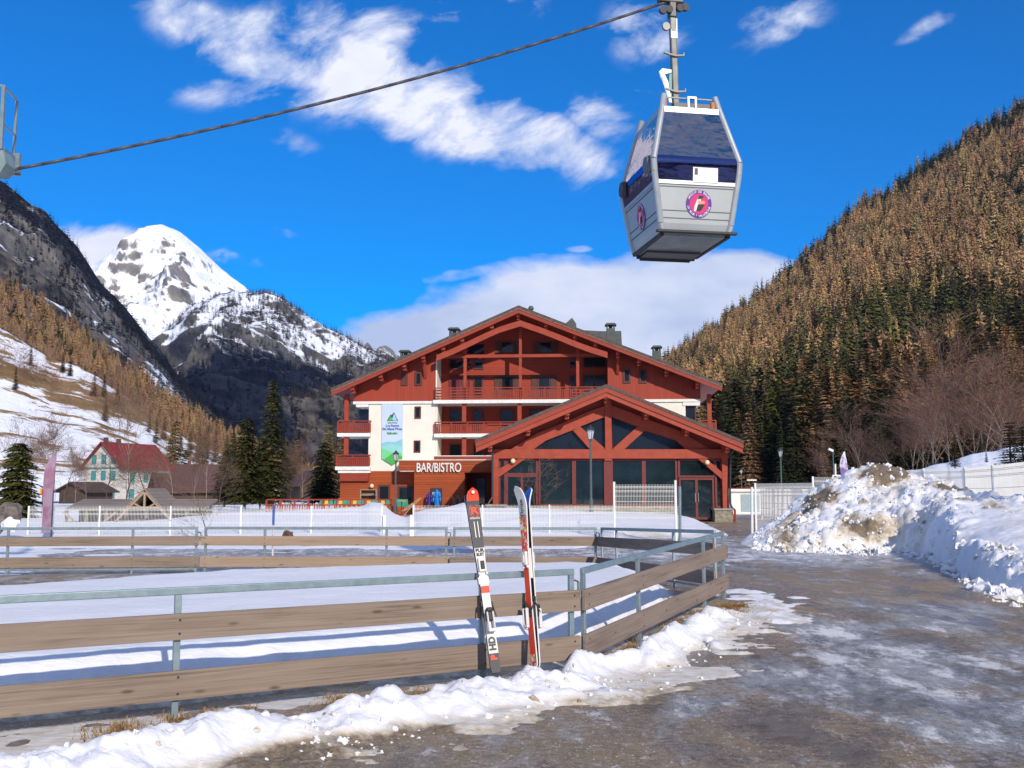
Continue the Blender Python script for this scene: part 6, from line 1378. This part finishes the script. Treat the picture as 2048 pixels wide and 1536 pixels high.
for i, (px, yb, yt, Y, k, s_, lb) in enumerate(LB): bt(*{'B1': (B1, b1), 'B2': (B2, b2), 'B3': (B3, b3)}[k], px, yb, yt, Y, lb, g_, i * 1.9, s_)
B4 = baretree('bare_shrub', (at(424, 1075, 33).x, 33, 0), 'leafless brown shrub before the wire fence, left of the blue pole', 'shrub', None, m_bark, m_twb, h=2.1, seed=31, spread=.7, forks=5, depth=2, twig=.008, r0=.018, start=.02, wig=.25)
baretree('bare_shrub', (at(740, 1000, 54).x + 8.6, 54, .1), 'leafless thin tree in front of the dark porch beside BAR/BISTRO', 'shrub', None, m_bark, m_twb, h=3.4, seed=33, spread=.7, forks=5, depth=2, twig=.012, r0=.03, start=.1, wig=.25)
# young spruces on the right-hand bank
YG = [(1910, 935, 885, 62, 'small dark spruce on the snow bank below the birch grove'), (1973, 925, 903, 70, 'tiny dark spruce on the crest of the snow bank'), (2024, 975, 840, 48, 'dark spruce behind the fence at the right edge, larger of two'), (2050, 985, 850, 46, 'dark spruce cut by the right edge behind the fence'), (1808, 965, 932, 56, 'low dark bushy spruce just right of the heap top'), (1898, 962, 935, 60, 'tiny dark spruce half-way down the snow bank behind the fence'), (1992, 965, 925, 52, 'small dark spruce just left of the larger right-edge spruce')]
for i, (px, yb, yt, Y, lb) in enumerate(YG):
    p = at(px, yb, Y); k = pxh(yb, yt, Y) / 10; place(*PR['S'], (p.x, Y, p.z), i * 1.7, k * (1.6 if i != 1 else 1.2), lb, 'young spruces on the snow bank', sz=k)
# ------------------------------------------------------------------ houses and sheds at the left
m_teal = pm('teal_shutter', (.05, .27, .26), .6, (.04, .22, .21)); m_redroof = pm('red_metal_roof', (.24, .022, .020), .6, (.17, .016, .016), 3); m_hwhite = pm('old_white_render', (.62, .59, .54), .85, (.50, .47, .42), 2)
m_bwood = pm('dark_barn_wood', (.09, .055, .04), .85, (.05, .032, .025), 3); m_broof = pm('brown_roof', (.12, .055, .045), .8, (.075, .04, .035), 4); m_shing = clad('silvered_shingles', (.22, .175, .13), 2, .16, var=.3)
def house(name, px, Y, ang, w, d, eave, ridge, wallm, roofm, label, cat='house', z0=0.0, over=.7, windows=True, chim=True, th=.18):
    p = at(px, 1000, Y); r = empty(name, (p.x, Y, z0), ang, label, cat)
    MB().prism([(0, 0), (w, 0), (w, eave), (w / 2, ridge - .1), (0, eave)], 0, d).build('wall', wallm, r)
    k = (ridge - eave) / (w / 2); o = MB()
    for a, b in ((-over, w / 2), (w / 2, w + over)):
        za = eave - k * over if a < 0 else ridge; zb = ridge if a < 0 else eave - k * over; o.prism([(a, za), (b, zb), (b, zb + th), (a, za + th)], -over, d + over)
    rf_ = o.build('roof', roofm, r)
    if chim: MB().box(w / 2 - .1, w / 2 + .5, d * .25, d * .25 + .5, ridge - .6, ridge + .8).build('chimney', m_broof, rf_); MB().box(w / 2 - .3, w / 2 + .3, d * .02, d * .02 + .5, ridge, ridge + .9).build('chimney', m_broof, rf_)
    return r
hr = house('house', 166, 168, math.radians(-24), 7.9, 11, 6.2, 9.9, m_hwhite, m_redroof, 'white three-storey house with a red roof and teal shutters', z0=-.3)
for j, z in enumerate((1.0, 3.9, 6.5)):
    for x in ((1.6, 3.7, 5.8)):
        f = MB().box(x, x + .95, -.06, -.003, z, z + 1.45).build('window', m_glass, hr)
        if (x + j) % 3 > .5: MB().box(x + .02, x + .93, -.11, -.061, z, z + 1.4).build('shutter', m_teal, f)
        else: MB().box(x - .42, x - .02, -.11, -.061, z, z + 1.4).build('shutter', m_teal, f); MB().box(x + .97, x + 1.37, -.11, -.061, z, z + 1.4).build('shutter', m_teal, f)
for j, z in enumerate((1.0, 3.6)):
    for y in (2, 5, 8):
        f = MB().box(7.903, 7.96, y, y + .95, z, z + 1.4).build('window', m_glass, hr); MB().box(7.961, 8.01, y + .02, y + .93, z, z + 1.35).build('shutter', m_teal, f)
MB().box(-.1, 8.0, -.12, -.004, 5.75, 5.95).build('eave_trim', m_teal, hr)
house('barn', 118, 150, math.radians(-15), 4.6, 6, 1.9, 3.0, m_bwood, m_bwood, 'small dark wooden shed left of the white house', 'shed', chim=False)
house('house', 335, 190, math.radians(-62), 7, 11, 4.4, 6.8, m_bwood, m_broof, 'brown-roofed chalet behind, right of the white house', z0=-.2)
house('house', 305, 135, math.radians(-62), 6, 10.5, 2.0, 3.9, m_bwood, m_broof, 'low dark-red roofed building in front, right of the white house', z0=0, chim=False)
house('house', 600, 210, math.radians(30), 8, 9, 3.2, 6.0, m_bwood, m_broof, 'dark wooden chalet between the spruces left of the hotel', z0=0)
# wooden shelter with porch gable
Y = 52; x0 = at(150, 1000, Y).x; r = empty('wooden_shelter', (x0, Y, -.1), 0, 'long low wooden shelter with silvered shingle roof and a gabled porch', 'shelter'); L = at(425, 1000, Y).x - x0
zr, ze = at(300, 1001, Y).z + .1, at(300, 1019, Y).z + .1
MB().prism([(0, 0), (0, 0)], 0, 0) if False else None
b = MB(); b.add([(0, -1.1, ze), (L, -1.1, ze), (L, 1.0, zr), (0, 1.0, zr), (0, -1.1, ze + .07), (L, -1.1, ze + .07), (L, 1.0, zr + .07), (0, 1.0, zr + .07)], [(0, 3, 2, 1), (4, 5, 6, 7), (0, 1, 5, 4), (1, 2, 6, 5), (2, 3, 7, 6), (3, 0, 4, 7)]); b.build('roof', m_shing, r)
for i in range(8): MB().box(L * i / 7 - .06, L * i / 7 + .06, -.96, -.84, 0, ze - .02).build('post', m_board, r)
MB().box(.1, L - .1, .3, .4, 0, ze + .2).build('back_wall', m_bwood, r)
pc = at(319, 1000, Y).x - x0; zp = at(319, 980, Y).z + .1; hw = 1.05
b = MB()
for s_ in (-1, 1): b.add([(pc, -2.2, zp), (pc + s_ * hw, -2.2, zp - 1.1), (pc + s_ * hw, .8, zp - 1.1), (pc, .8, zp), (pc, -2.2, zp + .09), (pc + s_ * (hw + .05), -2.2, zp - 1.05), (pc + s_ * (hw + .05), .8, zp - 1.05), (pc, .8, zp + .09)], [(0, 1, 2, 3), (7, 6, 5, 4), (0, 4, 5, 1), (1, 5, 6, 2), (2, 6, 7, 3), (3, 7, 4, 0)])
b.build('porch_roof', m_shing, r)
b = MB(); 
for s_ in (-1, 1): b.bar((pc + s_ * .03, -2.1, zp - .1), (pc + s_ * 1.65, -2.1, 0), .12, .1); b.bar((pc, -2.06, zp - .95), (pc + s_ * .5, -2.06, zp - .65), .08)
b.bar((pc - .8, -2.1, zp - .85), (pc + .8, -2.1, zp - .85), .11); b.bar((pc, -2.1, zp - .15), (pc, -2.1, zp - .85), .09); b.build('porch_frame', m_boardl, r)
for s_, a in ((-2.6, 1), (-3.4, -1), (2.5, 1)): MB().bar((pc + s_, -1.2, 0), (pc + s_ + a * .9, -1.2, ze - .1), .09).build('brace', m_boardl, r)
# small ski-school marker
p = at(85, 985, 70); r = empty('marker_board', (p.x, 70, 0), 0, 'small red and yellow square marker board on the snow left of the white house', 'marker'); z = at(85, 984, 70).z
MB().box(-.2, .2, 0, .03, z - .2, z + .22).build('board', pm('marker_yellow', (.65, .4, .03), .6), r); MB().box(-.06, .2, -.006, -.001, z - .2, z + .22).build('red_stripe', pm('marker_red', (.5, .02, .015), .6), r); MB().tube((0, .05, 0), (0, .05, z), .03, n=6).build('pole', m_bark, r)

# ------------------------------------------------------------------ terrace in front of the bar
Y = 67; TX = lambda px, Yv=67: at(px, 1010, Yv).x
za, zb = at(650, 1033, Y).z, at(650, 998, Y).z; x0, x1 = TX(533), TX(785)
r = empty('terrace', (x0, Y, 0), 0, 'raised red wooden terrace with a slatted railing trimmed in green and yellow', 'terrace'); L = x1 - x0; h = zb - za
MB().box(0, L, .1, 7, za - .6, za).build('deck', m_redb, r)
b = MB(); b.box(0, L, -.05, .09, zb - .08, zb); b.box(0, L, -.02, .06, zb - h * .36, zb - h * .30); b.box(0, L, -.02, .06, za, za + .1); b.build('handrail', m_red, r)
n = 9
for i in range(n + 1): MB().box(L * i / n - .06, L * i / n + .06, -.055, .03, za - .5, zb - .081).build('railing_post', m_red, r)
b = MB(); y_ = MB()
for i in range(int(L / .16)):
    x = (i + .5) * .16; t = (y_ if (x > L * .42 and i % 2 == 0) else b); t.box(x - .045, x + .045, 0, .03, za + .1, zb - h * .36)
b.build('slats', m_red, r); y_.build('yellow_slats', pm('ochre_paint', (.55, .30, .05), .6), r)
m_gp = pm('green_panel_paint', (.02, .30, .20), .6); m_yp = pm('yellow_panel_paint', (.65, .42, .08), .6)
for i in range(15):
    xa = L * (.42 + .56 * i / 15); yl = i % 3 == 1; MB().box(xa + .03, xa + L * .56 / 15 - .03, -.03, -.021, zb - h * .29, zb - .10).build('yellow_panel' if yl else 'green_panel', m_yp if yl else m_gp, r)
# shelf unit
p = at(737, 1001, 72); r = empty('wooden_shelf', (at(721, 1000, 71).x, 71, at(721, 1003, 71).z), 0, 'open wooden shelf unit standing on the terrace against the bar wall', 'shelf'); w_ = at(752, 1000, 71).x - at(721, 1000, 71).x; h = at(737, 979, 71).z - r.location.z
for x in (0, w_): MB().box(x - .03, x + .03, 0, .45, 0, h).build('side_panel', m_boardl, r)
for z in (.1, .5, .95): MB().box(.031, w_ - .031, .01, .44, z * h, z * h + .04).build('shelf_board', m_boardl, r)
MB().box(.032, w_ - .032, .42, .44, .1 * h + .05, h * .94).build('back_panel', m_board, r)
# deck chairs, stools
m_yel = pm('yellow_canvas', (.62, .36, .02), .7); m_grn = pm('green_plastic', (.02, .26, .18), .5)
def deckchair(px, Yv, label, rz):
    p = at(px, 1026, Yv); r = empty('deck_chair', (p.x, Yv, p.z - .1), rz, label, 'deck chair', 'yellow deck chairs'); 
    V = []; n = 8
    for i in range(n + 1):
        f = i / n; V += [(-.5 + 1.05 * f, -.25, .22 + .75 * f ** 1.6), (-.5 + 1.05 * f, .25, .22 + .75 * f ** 1.6)]
    o = meshobj('canvas', V, [(2 * i, 2 * i + 1, 2 * i + 3, 2 * i + 2) for i in range(n)], m_yel, r); o.modifiers.new('t', 'SOLIDIFY').thickness = .02
    b = MB()
    for s_ in (-.27, .27): b.bar((-.55, s_, .2), (.58, s_, 1.0), .035); b.bar((-.1, s_, .6), (.5, s_, 0), .035); b.bar((-.45, s_, 0), (.2, s_, .72), .035)
    b.build('frame', m_boardl, r)
deckchair(822, 62, 'yellow canvas deck chair on the terrace edge right of the lamp post', .3)
def stool(px, Yv, label, mat, g):
    p = at(px, 1024, Yv); r = empty('chair', (p.x, Yv, p.z - .1), .4, label, 'chair', g)
    MB().box(-.22, .22, -.22, .22, .43, .47).build('seat', mat, r, bevel=.01); MB().box(-.22, .22, .20, .23, .48, .92).build('backrest', mat, r, bevel=.01)
    for x in (-.19, .19):
        for y in (-.19, .19): MB().tube((x, y, 0), (x, y, .43), .015, n=6).build('leg', m_dark, r)
stool(799, 66, 'green chair on the terrace nearest the lamp post', m_grn, 'green chairs'); stool(811, 67, 'green chair on the terrace beside the yellow deck chair', m_grn, 'green chairs')
p = at(803, 1022, 64); r = empty('small_table', (p.x, 64, p.z - .1), 0, 'small round yellow-topped table between the green chairs', 'table'); MB().tube((0, 0, .7), (0, 0, .74), .3, n=20).build('tabletop', m_yel, r); MB().tube((0, 0, 0), (0, 0, .7), .03, n=8).build('leg', m_dark, r)
# display board with jackets hung on it
p = at(872, 978, 72.5); Yw = 73.5
r = CH.root('menu_board', 'dark framed notice board with a white sheet on the bar wall behind the jackets', 'notice board'); u0, u1, z0, z1 = CH.rc(861, 976, 884, 1012, -1.7)
MB().box(u0, u1, -1.70, -1.61, z0, z1).build('frame', m_dark, r); MB().box(u0 + .15, u1 - .15, -1.72, -1.701, z0 + .45, z1 - .3).build('white_sheet', m_wpaint, r)
def jacket(px, pyt, pyb, w, label, mat):
    u0, u1, z0, z1 = CH.rc(px - w / 2, pyt, px + w / 2, pyb, -2.0); q = CH.root('jacket', label, 'jacket'); c = (u0 + u1) / 2; hh_ = z1 - z0; W2 = (u1 - u0) / 2
    V, Fc = [], []; n = 18; prof = [(0, .75), (.15, .80), (.4, .68), (.62, .62), (.78, .72), (.86, .62), (.90, .30), (.96, .28), (1.0, .15)]
    for f, k in prof:
        for i in range(n):
            a = 2 * math.pi * i / n; fold = 1 + .08 * math.sin(a * 5 + f * 4); V.append((c + W2 * k * math.cos(a) * fold, -2.0 + .16 * (k + .2) * math.sin(a) * fold, z0 + hh_ * f))
    for j in range(len(prof) - 1):
        for i in range(n): Fc.append((j * n + i, j * n + (i + 1) % n, (j + 1) * n + (i + 1) % n, (j + 1) * n + i))
    meshobj('body', V, Fc, mat, q, smooth=True)
    for s_ in (-1, 1):
        b = MB(); b.pipe([(c + s_ * W2 * .62, -2.05, z0 + hh_ * .80), (c + s_ * W2 * .88, -2.08, z0 + hh_ * .5), (c + s_ * W2 * .95, -2.10, z0 + hh_ * .22)], [.10, .085, .06], 10); b.build('sleeve', mat, q, smooth=True)
jacket(874, 979, 1012, 15, 'bright blue hooded jacket hanging on the bar wall', pm('blue_nylon', (.01, .22, .62), .45, (.008, .15, .48), 3)); jacket(858.5, 984, 1012, 11, 'purple jacket hanging beside the blue one', pm('purple_nylon', (.05, .02, .16), .5))
# grey crossed planks (sledges) leaning on the wall
for i, (px, lb) in enumerate(((909, 'grey wooden sledge leaning on the bar wall, left one'), (921, 'grey wooden sledge leaning on the bar wall, right one'))):
    u0, u1, z0, z1 = CH.rc(px - 5, 991, px + 5, 1014, -2.0); q = CH.root('sledge', lb, 'sledge'); b = MB(); b.bar((u0, -2.0, z0), (u1, -1.9, z1), .08, .1); b.bar((u1, -2.12, z0), (u0, -2.02, z1), .08, .1); b.build('runner', m_board, q)
    b = MB(); 
    for f in (.35, .5, .65): b.box(u0 + .08, u1 - .08, -2.2, -2.17, z0 + (z1 - z0) * f - .03, z0 + (z1 - z0) * f + .03)
    b.build('slats', m_board, q)
# low white building and garage beyond the lamp
p = at(1463, 1005, 92); r = empty('garage', (p.x, 92, -.3), 0, 'low flat-roofed white garage beyond the right corner of the entrance hall', 'garage'); w_ = at(1525, 1000, 92).x - p.x; zt = at(1490, 983, 92).z + .3; zr = at(1490, 978, 92).z + .3
MB().box(0, w_, 0, 6, 0, zt).build('wall', m_white, r); MB().box(-.2, w_ + .2, -.3, 6.2, zt + .003, zr).build('roof', m_wpaint, r); MB().box(w_ * .3, w_ * .9, -.05, -.003, .2, zt - .25).build('door', m_galv, r); MB().box(-.22, w_ + .22, -.32, 6.22, zr + .002, zr + .08).build('roof_edge', pm('roof_red_edge', (.35, .04, .03), .6), r)
# contrast: dry grass at the foot of the fence
rg = random.Random(8); V, Fc = [], []
def tuft(x, y, z, n, h, sp):
    for _ in range(n):
        a = rg.uniform(0, 6.28); l = rg.uniform(.2, 1.0) * h; bx, by = x + rg.gauss(0, sp), y + rg.gauss(0, sp); dx, dy = math.cos(a) * l * rg.uniform(.2, 1.2), math.sin(a) * l * rg.uniform(.2, 1.2); w_ = .0035; b = len(V)
        px_, py_ = -math.sin(a) * w_, math.cos(a) * w_; hz = l * rg.uniform(.3, 1)
        V.extend([(bx - px_, by - py_, z), (bx + px_, by + py_, z), (bx + dx * .5 + px_ * .7, by + dy * .5 + py_ * .7, z + hz * .8), (bx + dx * .5 - px_ * .7, by + dy * .5 - py_ * .7, z + hz * .8), (bx + dx, by + dy, z + hz * .85)]); Fc.extend([(b, b + 1, b + 2, b + 3), (b + 3, b + 2, b + 4)])
def strip(a, b, n, h, sp, per=22, z0=0.0):
    for i in range(n):
        f = rg.random(); x = a[0] + (b[0] - a[0]) * f; y = a[1] + (b[1] - a[1]) * f; 
        if vn(np.array([x * 1.3]), np.array([y * 1.3]), 6)[0] < .35: continue
        x += rg.gauss(0, .10); y += rg.gauss(0, .10); tuft(x, y, float(rise(np.array(x), np.array(y))) + z0 - .01, per, h, sp)
strip((-3.6, 6.55), (.6, 9.1), 420, .10, .04, 18); strip((.7, 9.25), (2.5, 13.0), 420, .10, .05, 26); strip((2.5, 12.8), (3.2, 13.9), 260, .10, .07, 26); strip((-3.9, 6.2), (-2.6, 6.85), 90, .12, .05, 26)
strip((-8.2, 15.5), (-6.6, 17.4), 200, .10, .08, 14)
tag(meshobj('dry_grass', V, Fc, leaf_mat('straw', (.42, .27, .11), (.22, .12, .045), sc=12)), 'tufts of straw-coloured dry grass along the foot of the timber fence', 'grass', kind='stuff')
# broken clods on and round the ploughed heap
rc_ = np.random.default_rng(11); CV, CF = [], []
import mathutils
for i in range(1300):
    u_ = rc_.uniform(1500, 2110); pb_ = float(np.interp(u_, HP, HB)); pr_c = float(np.interp(u_, HP, HR)); f = rc_.uniform(-.10, .0) if i < 420 else rc_.uniform(-.03, 1.05)
    if 1905 < u_ < 2110 and f > .22 and rc_.random() < .93: continue
    yq = pb_ + f * (pr_c - pb_) - (abs(rc_.normal(0, .8)) if i < 420 else 0); xq = (u_ - 1024) / F * yq; hq, _d = snow_height(np.array([xq]), np.array([yq])); zq = max(float(hq[0]), 0)
    r_ = min(.03 + rc_.gamma(.9, .05), .40) * (.62 if f > 0 else .8); b0 = len(CV); off = rc_.uniform(0, 50)
    for a in range(5):
        for c in range(7):
            ph = math.pi * (a + .5) / 5; th_ = 2 * math.pi * c / 7; v = Vector((math.sin(ph) * math.cos(th_), math.sin(ph) * math.sin(th_), math.cos(ph)))
            v = v * (1 + 1.1 * mathutils.noise.noise(v * 1.9 + Vector((off, 0, 0)))) * r_; CV.append((xq + v.x, yq + v.y, zq + v.z * .8 - r_ * .1))
    for a in range(4):
        for c in range(7): CF.append((b0 + a * 7 + c, b0 + (a + 1) * 7 + c, b0 + (a + 1) * 7 + (c + 1) % 7, b0 + a * 7 + (c + 1) % 7))
    CF.append(tuple(b0 + c for c in range(7))); CF.append(tuple(b0 + 28 + c for c in range(6, -1, -1)))
o = meshobj('snow_clods', CV, CF, m_snow, smooth=False); a = o.data.attributes.new('dirt', 'FLOAT', 'POINT'); dv = np.repeat(np.clip(rc_.normal(.28, .25, len(CV) // 35), 0, .8), 35); a.data.foreach_set('value', dv.astype(np.float32))
tag(o, 'broken clods of snow on the ploughed heap and scattered at its foot', 'snow', kind='stuff')
CV, CF = [], []
for i in range(420):
    k = rc_.integers(0, len(BERM) - 1); f = rc_.random(); q = np.array(BERM[k]) * (1 - f) + np.array(BERM[k + 1]) * f; n_ = np.array([.5, -.87]); d_ = rc_.normal(.28, .22); xq, yq = q + n_ * d_
    if yq < 3.5: continue
    hq, _d = snow_height(np.array([xq]), np.array([yq])); zq = max(float(hq[0]), 0) + float(rise(np.array(xq), np.array(yq))); r_ = .005 + rc_.gamma(1.2, .007); b0 = len(CV); off = rc_.uniform(0, 50)
    for a in range(4):
        for c in range(6):
            ph = math.pi * (a + .5) / 4; th_ = 2 * math.pi * c / 6; v = Vector((math.sin(ph) * math.cos(th_), math.sin(ph) * math.sin(th_), math.cos(ph))); v = v * (1 + 1.0 * mathutils.noise.noise(v * 1.7 + Vector((off, 0, 0)))) * r_; CV.append((xq + v.x, yq + v.y, zq + v.z * .8))
    for a in range(3):
        for c in range(6): CF.append((b0 + a * 6 + c, b0 + (a + 1) * 6 + c, b0 + (a + 1) * 6 + (c + 1) % 6, b0 + a * 6 + (c + 1) % 6))
    CF.append(tuple(b0 + c for c in range(6))); CF.append(tuple(b0 + 18 + c for c in range(5, -1, -1)))
o = meshobj('snow_crumbs', CV, CF, m_snow, smooth=False); a = o.data.attributes.new('dirt', 'FLOAT', 'POINT'); a.data.foreach_set('value', np.repeat(np.clip(rc_.normal(.3, .25, len(CV) // 24), 0, .9), 24).astype(np.float32))
tag(o, 'crumbs of ice and snow along the ploughed strip before the near fence', 'snow', kind='stuff')
# hillside behind the viewer, on the far side of the valley (seen in the windows)
gu = np.linspace(-1, 1, 60); gt = np.linspace(0, 1, 30); U_, T_ = np.meshgrid(gu, gt); U_, T_ = U_.ravel(), T_.ravel()
ang_ = U_ * 1.25; R_ = 170 + 520 * T_; zz = T_ ** .9 * 255 * (1 + .25 * (fbm(U_ * 4, T_ * 3, 4, 401) - .5)); 
hx_, hy_ = np.sin(ang_) * R_, -np.cos(ang_) * R_
m_bh = hill_mat('opposite_slope', ((.03, .022, .015), (.15, .10, .055)), .05, .5, .1, (.8, .82, .88), soft=.2, nscale=.02)
fa_ = grid_faces(60, 30)[:, ::-1]
tag(fastmesh('opposite_hillside', np.stack([hx_, hy_, zz - 3], 1), fa_, m_bh, smooth=True, attrs={'snow': ('FLOAT', .32 + .3 * (T_ < .35)), 'veg': ('FLOAT', 0 * T_)}), kind='structure')

# valley air
hz = MB().box(-6500, 6500, -800, 6400, -400, 1900).build('haze', pm('haze_surface', (1, 1, 1))); tag(hz, kind='stuff')
m = hz.data.materials[0]; nt = m.node_tree; nt.nodes.clear(); pv_ = nd(nt, 'ShaderNodeVolumePrincipled'); pv_.inputs['Color'].default_value = (.30, .52, 1.0, 1); pv_.inputs['Density'].default_value = .000032; pv_.inputs['Anisotropy'].default_value = .1
ou = nd(nt, 'ShaderNodeOutputMaterial'); nt.links.new(pv_.outputs[0], ou.inputs['Volume'])
hz['label'] = 'thin blue air haze filling the valley'
